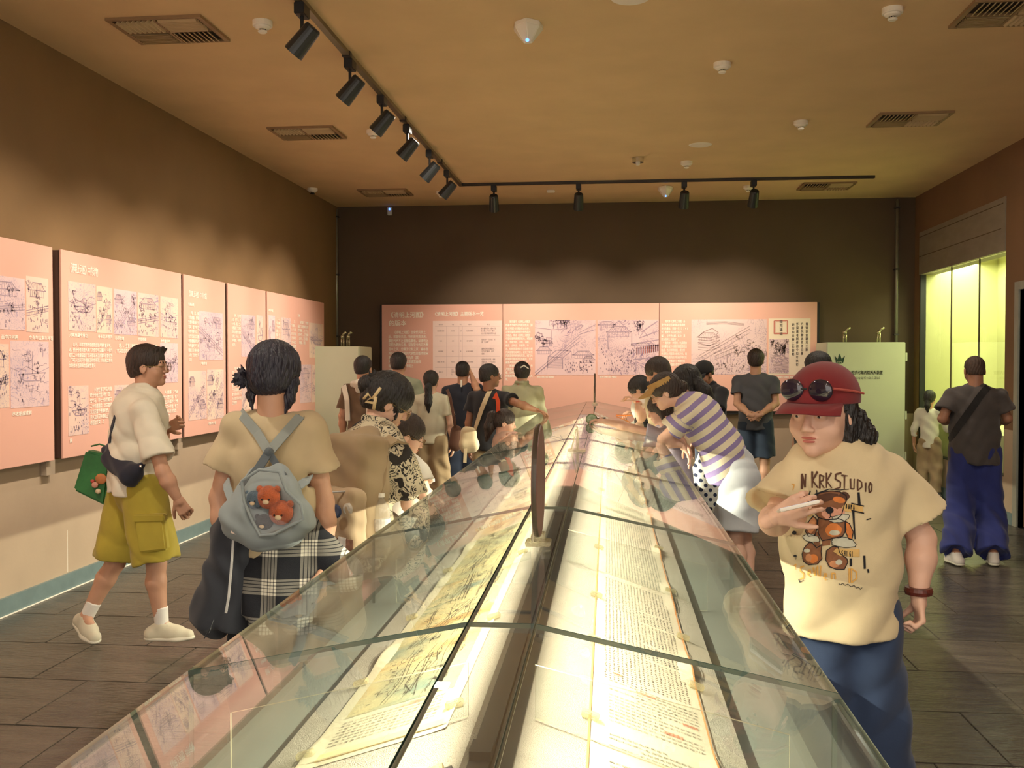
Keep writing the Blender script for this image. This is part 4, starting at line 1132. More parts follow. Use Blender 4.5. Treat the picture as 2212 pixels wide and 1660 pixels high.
# ================================================================== figures: smooth-union volumes turned into one surface each
class Vol:
    def __init__(s, lo, hi, h):
        s.h = h; s.lo = np.array(lo, float); n = np.maximum(np.ceil((np.array(hi, float) - s.lo) / h).astype(int) + 1, 4)
        s.ax = [(s.lo[i] + h * np.arange(n[i])).astype(np.float32) for i in range(3)]
        s.D = np.full(tuple(n), .25, np.float32)

    def _sub(s, lo, hi):
        i0 = [max(0, int((lo[i] - s.lo[i]) / s.h)) for i in range(3)]
        i1 = [min(s.D.shape[i], int((hi[i] - s.lo[i]) / s.h) + 2) for i in range(3)]
        if any(a >= b for a, b in zip(i0, i1)): return None
        sl = tuple(slice(a, b) for a, b in zip(i0, i1))
        X = s.ax[0][sl[0]][:, None, None]; Y = s.ax[1][sl[1]][None, :, None]; Z = s.ax[2][sl[2]][None, None, :]
        return sl, X, Y, Z

    def _mix(s, sl, d, k, op):
        A = s.D[sl]
        if op == 'u':
            h = np.clip(.5 + .5 * (A - d) / k, 0, 1); s.D[sl] = A * (1 - h) + d * h - k * h * (1 - h)
        else:
            h = np.clip(.5 - .5 * (A + d) / k, 0, 1); s.D[sl] = A * (1 - h) - d * h + k * h * (1 - h)

    def cap(s, a, b, ra, rb=None, k=.02, op='u', flat=None, fa=False, fb=False):
        """round cone a->b; flat=(vector, ratio) squashes it along the vector; fa / fb cut the end flat"""
        rb = ra if rb is None else rb
        a = np.array(a, float); b = np.array(b, float)
        m = max(ra, rb) + 3 * k + 2 * s.h
        r = s._sub(np.minimum(a, b) - m, np.maximum(a, b) + m)
        if r is None: return s
        sl, X, Y, Z = r
        px, py, pz = X - a[0], Y - a[1], Z - a[2]; ab = b - a; sc = 1.0
        if flat is not None:
            n = np.array(flat[0], float); n /= np.linalg.norm(n); q = 1 / flat[1] - 1
            dn = px * n[0] + py * n[1] + pz * n[2]
            px, py, pz = px + n[0] * dn * q, py + n[1] * dn * q, pz + n[2] * dn * q
            ab = ab + n * ab.dot(n) * q; sc = min(1.0, .5 + .5 * flat[1])
        L2 = float(ab.dot(ab)) + 1e-9
        tt = (px * ab[0] + py * ab[1] + pz * ab[2]) / L2; t = np.clip(tt, 0, 1)
        d = (np.sqrt((px - ab[0] * t) ** 2 + (py - ab[1] * t) ** 2 + (pz - ab[2] * t) ** 2) - (ra + (rb - ra) * t)) * sc
        L = math.sqrt(L2)
        if fb:
            te = np.maximum(tt, 0); 
            d2 = (np.sqrt((px - ab[0] * te) ** 2 + (py - ab[1] * te) ** 2 + (pz - ab[2] * te) ** 2) - (ra + (rb - ra) * np.clip(te, 0, 1.3))) * sc
            d = np.maximum(d2, (tt - 1) * L)
        if fa: d = np.maximum(d, -tt * L)
        s._mix(sl, d.astype(np.float32), k, op); return s

    def ell(s, c, r, R=None, k=.02, op='u'):
        c = np.array(c, float); r = np.array(r, float); m = r.max() + 3 * k + 2 * s.h
        q = s._sub(c - m, c + m)
        if q is None: return s
        sl, X, Y, Z = q
        px, py, pz = X - c[0], Y - c[1], Z - c[2]
        if R is not None:
            R = np.array(R, float)   # columns = local axes
            px, py, pz = (px * R[0, i] + py * R[1, i] + pz * R[2, i] for i in range(3))
        k0 = np.sqrt((px / r[0]) ** 2 + (py / r[1]) ** 2 + (pz / r[2]) ** 2)
        k1 = np.sqrt((px / r[0] ** 2) ** 2 + (py / r[1] ** 2) ** 2 + (pz / r[2] ** 2) ** 2) + 1e-6
        s._mix(sl, (k0 * (k0 - 1) / k1).astype(np.float32), k, op); return s

    def rbox(s, c, hs, R, rad, k=.02, op='u'):
        """rounded box: half sizes hs along the columns of R"""
        c = np.array(c, float); hs = np.array(hs, float); m = np.linalg.norm(hs) + 3 * k
        q = s._sub(c - m, c + m)
        if q is None: return s
        sl, X, Y, Z = q; px, py, pz = X - c[0], Y - c[1], Z - c[2]; R = np.array(R, float)
        d = [np.abs(px * R[0, i] + py * R[1, i] + pz * R[2, i]) - (hs[i] - rad) for i in range(3)]
        o_ = np.sqrt(sum(np.maximum(t, 0) ** 2 for t in d)) + np.minimum(np.maximum(np.maximum(d[0], d[1]), d[2]), 0) - rad
        s._mix(sl, o_.astype(np.float32), k, op); return s

    def cut(s, c, n, k=.004):
        """remove everything on the +n side of the plane"""
        n = np.array(n, float); n /= np.linalg.norm(n)
        d = (s.ax[0][:, None, None] - c[0]) * n[0] + (s.ax[1][None, :, None] - c[1]) * n[1] + (s.ax[2][None, None, :] - c[2]) * n[2]
        s.D = np.maximum(s.D, d.astype(np.float32)); return s

    def warp(s, fn):
        X, Y, Z = s.ax[0][:, None, None], s.ax[1][None, :, None], s.ax[2][None, None, :]
        s.D = s.D + fn(X, Y, Z).astype(np.float32); return s

    def mesh(s):
        D = s.D
        D[0], D[-1], D[:, 0], D[:, -1], D[:, :, 0], D[:, :, -1] = .1, .1, .1, .1, .1, .1
        ins = D < 0
        nx, ny, nz = D.shape
        acc = np.zeros((nx - 1, ny - 1, nz - 1), np.int8)
        cnt = sum(ins[i:nx - 1 + i, j:ny - 1 + j, k:nz - 1 + k].astype(np.int8) for i in (0, 1) for j in (0, 1) for k in (0, 1))
        mask = (cnt > 0) & (cnt < 8)
        idx = np.argwhere(mask)
        if not len(idx): return np.zeros((0, 3)), np.zeros((0, 4), int)
        vid = np.full(mask.shape, -1, np.int64); vid[mask] = np.arange(len(idx))
        P = np.zeros((len(idx), 3)); C = np.zeros(len(idx))
        corners = [(i, j, k) for i in (0, 1) for j in (0, 1) for k in (0, 1)]
        vals = {c: D[idx[:, 0] + c[0], idx[:, 1] + c[1], idx[:, 2] + c[2]] for c in corners}
        for a in corners:
            for ax in range(3):
                if a[ax]: continue
                b = list(a); b[ax] = 1; b = tuple(b)
                va, vb = vals[a], vals[b]; cr = (va < 0) != (vb < 0)
                t = np.where(cr, va / np.where(cr, va - vb, 1), 0)
                for d in range(3):
                    P[:, d] += np.where(cr, a[d] + (t if d == ax else 0), 0)
                C += cr
        P = (P / C[:, None] + idx) * s.h + s.lo
        F = []
        for ax in range(3):
            o1, o2 = [(1, 2), (2, 0), (0, 1)][ax]
            A = ins.take(range(D.shape[ax] - 1), axis=ax); B = ins.take(range(1, D.shape[ax]), axis=ax)
            e = np.argwhere(A != B); av = A[A != B]
            ok = (e[:, o1] > 0) & (e[:, o2] > 0) & (e[:, o1] < D.shape[o1] - 1) & (e[:, o2] < D.shape[o2] - 1)
            e = e[ok]; av = av[ok]

            def g(d1, d2):
                q = e.copy(); q[:, o1] -= d1; q[:, o2] -= d2; return vid[q[:, 0], q[:, 1], q[:, 2]]
            quad = np.stack([g(1, 1), g(0, 1), g(0, 0), g(1, 0)], 1)
            quad[~av] = quad[~av][:, ::-1]
            F.append(quad)
        return P, np.concatenate(F)


def mesh_obj(name, parts, m, parent, attr=None, disp=None):
    """parts: list of (verts, quads) in world coordinates joined in one mesh"""
    V = []; F = []; o = 0
    for v, f in parts:
        if not len(v): continue
        V.append(v); F.append(f + o); o += len(v)
    V = np.concatenate(V); F = np.concatenate(F)
    if name not in ('body', 'hair'):      # relax the lattice steps along hems and cuffs
        a_ = np.concatenate([F[:, i] for i in range(4)]); b_ = np.concatenate([F[:, (i + 1) % 4] for i in range(4)])
        i_ = np.concatenate([a_, b_]); j_ = np.concatenate([b_, a_]); n_ = np.maximum(np.bincount(i_, minlength=len(V)), 1)[:, None]
        for w_ in (.6, -.35, .6, -.35):
            V = V + w_ * (np.stack([np.bincount(i_, weights=V[j_, k], minlength=len(V)) for k in range(3)], 1) / n_ - V)
    if attr is not None: uv = attr(V)
    off = np.array(parent.get('_w', (0, 0, 0)), float) if parent is not None else 0
    W = (V - off).astype(np.float32)
    me = bpy.data.meshes.new(name)
    me.vertices.add(len(W)); me.vertices.foreach_set('co', W.ravel())
    me.loops.add(F.size); me.loops.foreach_set('vertex_index', F.ravel().astype(np.int32))
    me.polygons.add(len(F)); me.polygons.foreach_set('loop_start', (np.arange(len(F)) * 4).astype(np.int32))
    if attr is not None:
        a = me.attributes.new('cloth_co', 'FLOAT_VECTOR', 'POINT'); a.data.foreach_set('vector', uv.astype(np.float32).ravel())
    me.update(calc_edges=True); me.validate()
    me.materials.append(m)
    me.shade_smooth()
    ob = bpy.data.objects.new(name, me); COL.objects.link(ob)
    if parent is not None: ob.parent = parent
    return ob


def nz(v): v = np.array(v, float); return v / (np.linalg.norm(v) + 1e-9)


def W3(x, y, z): return np.array((x, y, z), float)


SKIN = {}


def skin(tone):
    return mat('skin_' + tone, {'fair': rgb((228, 184, 160)), 'mid': rgb((204, 156, 128)), 'tan': rgb((166, 118, 92))}[tone], .5, var=.04, scale=20, bump=.08, bscale=300)


m_hair = mat('black_hair', rgb((24, 20, 20)), .42, var=.35, scale=26, bump=.9, bscale=150, stretch=(1, 1, .16), spec=.6)
m_hairb = mat('brown_black_hair', rgb((50, 36, 28)), .42, var=.35, scale=26, bump=.9, bscale=150, stretch=(1, 1, .16), spec=.6)
m_hairn = mat('indigo_hair', rgb((24, 22, 42)), .38, var=.35, scale=26, bump=.9, bscale=150, stretch=(1, 1, .16), spec=.7)
m_eyew = mat('eye_white', rgb((232, 224, 214)), .25, var=0)
m_iris = mat('iris_dark', rgb((26, 18, 14)), .12, var=0)
m_lip = mat('lip_rose', rgb((186, 104, 92)), .45, var=.05)
m_brow = mat('eyebrow_dark', rgb((44, 32, 28)), .8, var=.1)
m_wire = mat('spectacle_wire', rgb((150, 130, 90)), .25, metal=.8)
m_lens = glass_mat('spectacle_lens', (.96, .97, .98))
m_sole = mat('sole_white', rgb((214, 208, 190)), .6, var=.03)


def rotf(v, axis, a):
    axis = nz(axis); v = np.array(v, float)
    return v * math.cos(a) + np.cross(axis, v) * math.sin(a) + axis * axis.dot(v) * (1 - math.cos(a))


class Person:
    """skeleton in world coordinates. phi: heading, 0 = away from the camera (+Y), positive turns to the right (+X)"""
    def __init__(s, label, x, y, H=1.68, phi=0, group=None, tone='mid', lod=1.0, girth=1.0, head_scale=1.0, hyaw=0, hpitch=0, hroll=0, lean=0.0, leanside=0.0):
        s.q = H / 1.70; s.H = H; s.x, s.y = x, y; s.tone = tone; s.lod = lod; s.g = girth; s.hs = head_scale * (s.q if H > 1.45 else (s.q * .6 + .4) * .93)
        p = math.radians(phi); s.f = W3(math.sin(p), math.cos(p), 0); s.r = W3(math.cos(p), -math.sin(p), 0); s.u = W3(0, 0, 1)
        s.root = thing('person', label, 'person', (x, y, 0), group)
        q = s.q
        L = lambda a, b, c: W3(x, y, 0) + s.r * a * q + s.f * b * q + s.u * c * q
        J = s.J = {}
        J['pelvis'] = L(0, 0, .93); J['waist'] = L(0, .0, 1.06); J['chest'] = L(0, 0, 1.27); J['neck'] = L(0, -.015, 1.43)
        for n, g in (('L', -1), ('R', 1)):
            J['sh' + n] = L(g * .175 * (0.5 + .5 * girth), -.005, 1.385); J['el' + n] = L(g * .235, -.02, 1.10); J['wr' + n] = L(g * .25, .03, .86)
            J['hip' + n] = L(g * .085, 0, .90); J['kn' + n] = L(g * .10, .015, .49); J['an' + n] = L(g * .105, -.02, .085)
            s.__dict__['foot' + n] = nz(s.f + s.r * g * .18)
        # lean the trunk forward about the pelvis
        if lean or leanside:
            for k in ('waist', 'chest', 'neck', 'shL', 'shR'):
                f = 1.0 if k != 'waist' else .6
                d = J[k] - J['pelvis']; d = rotf(d, s.r, -math.radians(lean) * f); d = rotf(d, s.f, math.radians(leanside) * f); J[k] = J['pelvis'] + d
        s.lean = lean
        s.tilt = nz(J['neck'] - J['pelvis'])
        s.head_dir(hyaw, hpitch, hroll)
        s.place_head()
        s.hand = {'L': None, 'R': None}
        s.head_set = False

    def place_head(s):
        s.J['head'] = s.J['neck'] + (s.tilt * .035 + s.hu * .122 + s.hf * .012) * s.hs

    def head_dir(s, yaw, pitch, roll=0):
        """yaw: + turns to the figure's right; pitch: + looks down"""
        f = rotf(s.f, s.u, -math.radians(yaw)); r = rotf(s.r, s.u, -math.radians(yaw))
        f = rotf(f, r, -math.radians(pitch)); u = nz(np.cross(r, f))
        r = rotf(r, f, math.radians(roll)); u = rotf(u, f, math.radians(roll))
        s.hf, s.hr, s.hu = f, r, u

    def set(s, **kw):
        for k, v in kw.items(): s.J[k] = np.array(v, float)
        return s

    def hp(s, x, y, z): return s.J['head'] + (s.hr * x + s.hf * y + s.hu * z) * s.hs

    def HR(s): return np.stack([s.hr, s.hf, s.hu], 1)

    # ---------------- skin
    def body(s, bare_top=True, legs=True, arms=True, face=True, torso=True, shrink=1.0):
        J, q, g, S = s.J, s.q, s.g, s.hs
        parts = []
        # head and neck
        hc = J['head']; m = .17 * S
        lo = np.minimum(hc - m, J['neck'] - .10); hi = np.maximum(hc + m, J['neck'] + .09)
        v = Vol(lo, hi, .0042 * s.lod); R = s.HR(); k = .012 * S
        E = lambda c, r, kk=k, op='u': v.ell(s.hp(*c), np.array(r) * S, R, kk, op)
        fat = 1 + (g - 1) * .35
        E((0, -.014, .036), (.076, .093, .080)); E((0, .018, -.018), (.064 * fat, .070, .080), .02)
        E((0, .026, -.062), (.052 * fat, .056, .045), .022); v.ell(s.hp(0, .068, -.088), (.02 * S * fat,) * 3, R, .02)
        for g_ in (-1, 1):
            E((g_ * .036 * fat, .052, -.030), (.028 * fat, .026, .030), .02)
            v.ell(s.hp(g_ * .032, .104, .006), np.array((.020, .020, .013)) * S, R, .012, 's')
            E((g_ * .031, .078, .004), (.017, .012, .0115), .006)
            E((g_ * .079, -.006, -.008), (.008, .019, .030), .006); v.ell(s.hp(g_ * .088, -.002, -.006), np.array((.006, .010, .018)) * S, R, .004, 's')
            E((g_ * .0115, .094, -.032), (.008, .009, .007), .006)
        v.cap(s.hp(-.034, .078, .024), s.hp(.034, .078, .024), .012 * S, k=.012 * S)
        v.cap(s.hp(0, .084, .010), s.hp(0, .103, -.026), .0075 * S, .0115 * S, k=.009 * S)
        E((0, .084, -.0545), (.022, .011, .0055), .005); E((0, .083, -.0655), (.019, .012, .0065), .005)
        v.cap(s.hp(0, -.022, -.045), J['neck'] + s.tilt * -.06, .054 * S * (.6 + .4 * g), .060 * S * (.6 + .4 * g), k=.02)
        v.cap(J['neck'] - s.tilt * .07 - s.r * .05, J['neck'] - s.tilt * .07 + s.r * .05, .036 * q, k=.03)
        parts.append(v.mesh())
        # torso (mostly inside the clothes)
        if torso:
            pts = [J[k_] for k_ in ('pelvis', 'waist', 'chest', 'shL', 'shR', 'hipL', 'hipR')]
            v = Vol(np.min(pts, 0) - .16, np.max(pts, 0) + .12, .014)
            v.cap(J['shL'] - s.tilt * .035, J['shR'] - s.tilt * .035, .035 * q, k=.03); v.cap(J['chest'] - s.tilt * .05, J['waist'], .115 * q * g, .105 * q * g, .03, flat=(s.f, .68)); v.cap(J['waist'], J['pelvis'], .105 * q * g, .12 * q * g, .03, flat=(s.f, .72))
            parts.append(v.mesh())
        for n in 'LR':
            if arms:
                a, b, c = J['sh' + n], J['el' + n], J['wr' + n]
                H = s.hand[n]
                pts = [a, b, c]; lo = np.min(pts, 0) - .12; hi = np.max(pts, 0) + .12
                v = Vol(lo, hi, .0075 * s.lod if s.lod < 1.3 else .010)
                ag = (.7 + .3 * g)
                v.cap(a + nz(b - a) * .035 - s.tilt * .02, b, .043 * q * ag, .037 * q * ag, .02); v.cap(b, b + (c - b) * .35, .037 * q * ag, .040 * q * ag, .015); v.cap(b + (c - b) * .35, c, .040 * q * ag, .0245 * q, .02)
                parts.append(v.mesh())
                parts.append(s._hand(n))
            if legs:
                a, b, c = J['hip' + n], J['kn' + n], J['an' + n]
                pts = [a, b, c]; v = Vol(np.min(pts, 0) - .13, np.max(pts, 0) + .13, .009 * max(1, s.lod))
                lg = (.75 + .25 * g); fw = nz(s.__dict__['foot' + n] * W3(1, 1, 0)); bk = -fw
                v.cap(a, b, .078 * q * lg, .053 * q * lg, .02); v.cap(b, b + (c - b) * .3 + bk * .012, .051 * q * lg, .054 * q * lg, .02); v.cap(b + (c - b) * .3 + bk * .012, c, .054 * q * lg, .033 * q, .02)
                v.cap(c, c + fw * .06 * q - s.u * .03 * q, .032 * q, .028 * q, .02)
                parts.append(v.mesh())
        s.skin_o = mesh_obj('body', parts, skin(s.tone), s.root)
        if face:
            for g_ in (-1, 1):
                mb = MB(); M = Matrix([[s.hr[i], s.hf[i], s.hu[i]] for i in range(3)])
                mb.ball(s.hp(g_ * .031, .0795, .0035), tuple(np.array((.0128, .0115, .0052)) * S), 12, 8, M); e = mb.build('eye', m_eyew, s.root, smooth=True)
                mb = MB(); mb.ball(s.hp(g_ * .031, .0865, .0033), tuple(np.array((.0052, .0052, .0046)) * S), 10, 6, M); ir = mb.build('iris', m_iris, s.root, smooth=True); ir.parent = e
                mb = MB(); mb.ribbon([s.hp(g_ * .016, .091, .021), s.hp(g_ * .031, .090, .0265), s.hp(g_ * .047, .080, .022)], .0075 * S, .003, s.hf); mb.build('eyebrow', m_brow, s.root)
            mb = MB(); mb.ball(s.hp(0, .0885, -.0545), tuple(np.array((.021, .009, .0042)) * S), 14, 6, M); mb.ball(s.hp(0, .0875, -.0640), tuple(np.array((.018, .009, .0050)) * S), 14, 6, M)
            mb.build('lips', m_lip, s.root, smooth=True)
        return s

    def _hand(s, n):
        """palm, four curled fingers and a thumb; s.hand[n] = dict(d=direction, n=palm normal, curl=0..1, spread)"""
        J, q = s.J, s.q
        H = s.hand[n] or {}
        w = J['wr' + n]; el = J['el' + n]
        d = nz(H.get('d', w - el)); side = 1 if n == 'R' else -1
        pn = np.array(H.get('n', -s.r * side), float); pn = nz(pn - d * pn.dot(d)); ac = np.cross(pn, d) * side    # across, towards the thumb
        curl = H.get('curl', .35); Sx = .95 * q * H.get('s', 1.0); tc = H.get('thumb', .35)
        v = Vol(w - .2 * Sx - .02, w + .2 * Sx + .02, .0042 * max(1, s.lod))
        v.cap(w - d * .03, w + d * .02, .0235 * Sx, .026 * Sx, .012)
        pc = w + d * .055 * Sx
        for j in range(4):
            o = (1.5 - j) * .0195 * Sx
            base = w + d * (.088 - abs(j - 1) * .004) * Sx + ac * o
            v.cap(w + d * .012 * Sx + ac * o * .55, base, .0145 * Sx, .0115 * Sx, .010, flat=(pn, .85))
            L = (.040, .045, .042, .033)[j] * Sx; dd = d + ac * (1.5 - j) * H.get('spread', .07); p = base
            for seg, (l, r0, r1) in enumerate(((1.0, .0098, .0088), (.68, .0088, .0080), (.52, .0080, .0068))):
                a = curl * (0.75, 1.15, .8)[seg] * (1 + .08 * j)
                ax = np.cross(nz(dd), pn)
                dd = rotf(nz(dd), ax, a) if True else dd
                e = p + nz(dd) * L * l
                v.cap(p, e, r0 * Sx, r1 * Sx, .003); p = e
        t0 = w + d * .022 * Sx + ac * .022 * Sx; td = nz(d * .75 + ac * .75 + pn * .35)
        t1 = t0 + td * .042 * Sx; td2 = nz(rotf(td, np.cross(td, pn), tc)); t2 = t1 + nz(td2 + d * .3) * .032 * Sx; t3 = t2 + nz(td2 * .8 + d * .5) * .024 * Sx
        v.cap(t0, t1, .0150 * Sx, .0118 * Sx, .008); v.cap(t1, t2, .0112 * Sx, .0098 * Sx, .003); v.cap(t2, t3, .0098 * Sx, .0078 * Sx, .003)
        s.__dict__['palm' + n] = w + d * .07 * Sx; s.__dict__['tip' + n] = w + d * .16 * Sx
        return v.mesh()

    # ---------------- hair
    def hair(s, style='short', m=None, nape=-.055, vol=1.0, fringe=.045):
        S = s.hs; R = s.HR(); m = m or m_hair
        ext = .17 * S; hc = J = s.J['head']
        lo, hi = hc - ext, hc + ext
        if style in ('bob', 'long', 'ponylow'): lo = lo - np.array((0, 0, .16)) - .03
        v = Vol(lo - .03, hi + .03, .0046 * s.lod)
        e = .010 * vol
        v.ell(s.hp(0, -.016, .040), np.array((.079 + e, .096 + e, .084 + e)) * S, R, .01)
        v.ell(s.hp(0, -.045, -.012), np.array((.068 + e * .5, .062 + e, .070)) * S, R, .02)
        if style == 'spiky':
            for i in range(16):
                a = rnd.uniform(-1, 1); b = rnd.uniform(-.2, 1)
                p = s.hp(a * .055, b * .075, .09 - .2 * a * a * .1)
                v.cap(p, p + (s.hu * .022 + s.hf * .024 + s.hr * a * .01) * S, .016 * S, .006 * S, .01)
        # the face opening, ears and the nape line
        v.ell(s.hp(0, .125, -.058), np.array((.069, .085, .060 + fringe)) * S, R, .008, 's')
        v.ell(s.hp(0, .060, -.085), np.array((.12, .075, .062)) * S, R, .008, 's')
        if style in ('short', 'spiky', 'updo', 'buzz', 'ponytail', 'ponylow'):
            for g_ in (-1, 1): v.ell(s.hp(g_ * .088, .010, -.035), np.array((.03, .032, .045)) * S, R, .008, 's')
            v.cut(s.hp(0, -.06, nape), -s.hu + s.hf * .25)
        if style in ('bob', 'long'):
            L = .10 if style == 'bob' else .20
            for g_ in (-1, 1): v.cap(s.hp(g_ * .066, -.012, .02), s.hp(g_ * .066, -.015, -L), .028 * S, .017 * S, .02)
            v.cap(s.hp(0, -.07, .0), s.hp(0, -.066, -L * .9), .048 * S, .030 * S, .03)
        fr = 95 / S

        def strands(X, Y, Z):
            dx, dy, dz = X - hc[0], Y - hc[1], Z - hc[2]
            a = dx * s.hr[0] + dy * s.hr[1] + dz * s.hr[2]; b = dx * s.hf[0] + dy * s.hf[1] + dz * s.hf[2]; c = dx * s.hu[0] + dy * s.hu[1] + dz * s.hu[2]
            an = np.arctan2(a, b - .02)
            return .0016 * np.sin(an * 34 + c * 60 + 2 * np.sin(c * 40)) + .0012 * np.sin(an * 61 - c * 45)
        v.warp(strands)
        parts = [v.mesh()]
        s.hair_o = None
        s._hp = parts; s._hm = m
        return s

    def lock(s, pts, rad, jitter=0.0):
        """extra hair mass along a chain of points: ponytail, bun, loose tips"""
        P = [np.array(p, float) for p in pts]; r = rad if isinstance(rad, (list, tuple)) else [rad] * len(P)
        mx = max(r) + .05; v = Vol(np.min(P, 0) - mx, np.max(P, 0) + mx, .0046 * s.lod)
        for i in range(len(P) - 1): v.cap(P[i], P[i + 1], r[i], r[i + 1], .012)
        v.warp(lambda X, Y, Z: .0022 * np.sin(X * 420 + 6 * np.sin(Z * 25)) + .0018 * np.sin(Y * 380 + 5 * np.sin(Z * 30)))
        s._hp.append(v.mesh()); return s

    def spikes(s, c, n, l, r, d=None, seed=0):
        R = random.Random(seed); P = []
        v = Vol(np.array(c) - l - .05, np.array(c) + l + .05, .0042 * s.lod)
        for i in range(n):
            dd = nz(np.array([R.gauss(0, 1) for _ in range(3)]) + (np.array(d) * 1.6 if d is not None else 0))
            v.cap(c, np.array(c) + dd * l * R.uniform(.6, 1.0), r, r * .22, .008)
        s._hp.append(v.mesh()); return s

    def hair_done(s):
        s.hair_o = mesh_obj('hair', s._hp, s._hm, s.root); return s

    # ---------------- clothes
    def top(s, m, name='shirt', hem=.80, loose=.02, sleeve=.62, sleeve_r=.075, neck_r=.062, width=1.0, flare=0.0, folds=.004, collar=False, attr=None, depth=.70, shell=True, open_neck=0.0, slseed=0, hem_dir=None, hem_pt=None, slope=True):
        J, q, g = s.J, s.q, s.g * width; gs = s.g; up = s.tilt
        pel = J['pelvis']
        hp = hem_pt if hem_pt is not None else None
        # hem point measured from the pelvis along the trunk
        hd = -up if s.lean else -s.u
        hm = (pel + hd * ((.93 - hem) * q)) if hp is None else np.array(hp, float)
        pts = [J['shL'], J['shR'], J['chest'], hm, J['elL'], J['elR'], J['neck'] + up * .08] + ([J['wrL'], J['wrR']] if sleeve > 1 else [])
        v = Vol(np.min(pts, 0) - .19 * g, np.max(pts, 0) + .19 * g, .0085 * s.lod)
        F = nz(np.cross(up, s.r)) if s.lean else s.f
        rc, rw = (.150 + loose) * q * g, (.138 + loose) * q * g
        v.cap(J['shL'] - up * .022, J['shR'] - up * .022, (.052 + loose * .3) * q * (.85 + .15 * g), k=.03)
        nb = J['neck'] - up * .015
        if slope:
            v.cap(nb - up * .01, J['shL'] - up * .018, .046 * q, .046 * q, .04); v.cap(nb - up * .01, J['shR'] - up * .018, .046 * q, .046 * q, .04)
        v.cap(J['chest'] + up * .0, J['waist'], rc, rw, .05, flat=(F, depth))
        v.cap(J['waist'], hm, rw, (.145 + loose + flare) * q * g, .03, flat=(F, depth + .02), fb=True)
        carve = [(hm - hd * .03, hm + hd * .05, (.145 + loose + flare) * q * g - .026, (F, depth))]
        ends = []
        for n in 'LR':
            a, b, c = J['sh' + n], J['el' + n], J['wr' + n]
            if sleeve <= 0: continue
            if sleeve <= 1:
                e = a + (b - a) * sleeve
                v.cap(a - up * .018, e, (.048 + loose * .4) * q * gs ** .5, sleeve_r * q * gs ** .5, .02, fb=True)
                d = nz(b - a)
                carve.append((e - d * .018, e + d * .05, sleeve_r * q * gs ** .5 - .021, None)); ends.append((e, d, sleeve_r))
            else:
                v.cap(a, b, .060 * q, .052 * q, .03); e = b + (c - b) * (sleeve - 1); v.cap(b, e, .050 * q, sleeve_r * .6 * q, .02, fb=True)
        # neck opening
        ax = nz(s.hp(0, -.02, -.05) - J['neck'])
        v.cap(J['neck'] + ax * .022 + F * open_neck, J['neck'] + ax * .12 + F * open_neck, (neck_r - .004) * s.hs, (neck_r + .004) * s.hs, .006, 's', fa=True)
        if collar:
            c0 = J['neck'] + ax * .004
            for t in np.linspace(0, 2 * PI, 25)[:-1]:
                t2 = t + 2 * PI / 24
                if abs(math.cos(t / 2 + PI / 2)) > 1.1: continue
                P = lambda a_: c0 + (s.r * math.cos(a_) + F * math.sin(a_) * .9) * (neck_r + .004) * s.hs + ax * (.046 - .036 * max(0, math.sin(a_)))
                v.cap(P(t), P(t2), .0125 * q, k=.008)
        fo = folds; sd = slseed * 1.7
        r_, f_ = s.r, F
        W0 = J['waist']

        def wr(X, Y, Z):
            a = (X - W0[0]) * r_[0] + (Y - W0[1]) * r_[1] + (Z - W0[2]) * r_[2]; b = (X - W0[0]) * f_[0] + (Y - W0[1]) * f_[1] + (Z - W0[2]) * f_[2]
            c = (X - W0[0]) * up[0] + (Y - W0[1]) * up[1] + (Z - W0[2]) * up[2]
            lowf = np.clip((.25 - c) * 2.2, .25, 1.3)
            w = np.sin(a * 38 + 6 * b + 2.2 * np.sin(c * 8 + sd) + sd) + .6 * np.sin(a * 21 - c * 26 + 1.5 * np.sin(a * 13) + sd * 2)
            w2 = np.sin(c * 46 + a * 22 + 2 * np.sin(a * 17 + b * 11 + sd)) * np.clip(1.2 - lowf, .2, 1)
            cr_ = np.abs(np.sin(a * 17 + c * 13 + 2.2 * np.sin(c * 7 + b * 9 + sd))) + np.abs(np.sin(a * -14 + c * 17 + b * 6 + 1.7 * np.sin(a * 11 + sd)))
            return fo * (w * lowf * .6 + w2 * .5 + (1.1 - cr_) * 1.1)
        v.warp(wr)
        for a_, b_, r_c, fl_ in carve: v.cap(a_, b_, r_c, r_c, .003, 's', flat=fl_, fa=True, fb=True)
        o = mesh_obj(name, [v.mesh()], m, s.root, attr=attr)
        s.top_o = o
        return s

    def legs_cloth(s, m, name='trousers', end=.09, r_hip=.092, r_end=.075, rise=.7, folds=.004, seed=0, attr=None, waist_r=.122):
        """end: hem height in m when above .3 it stops above the knee"""
        J, q, g = s.J, s.q, s.g
        pts = [J['hipL'], J['hipR'], J['anL'], J['anR'], J['knL'], J['knR'], J['waist']]
        lo = np.min(pts, 0) - .17 * g; hi = np.max(pts, 0) + .17 * g
        lo[2] = max(lo[2], .0)
        v = Vol(lo, hi, .009 * s.lod)
        wt = J['pelvis'] + (J['waist'] - J['pelvis']) * .8 * rise
        v.cap(wt, J['pelvis'] - s.u * .01, (waist_r - .012) * q * g, (waist_r + .012) * q * g, .03, flat=(s.f, .76), fa=True)
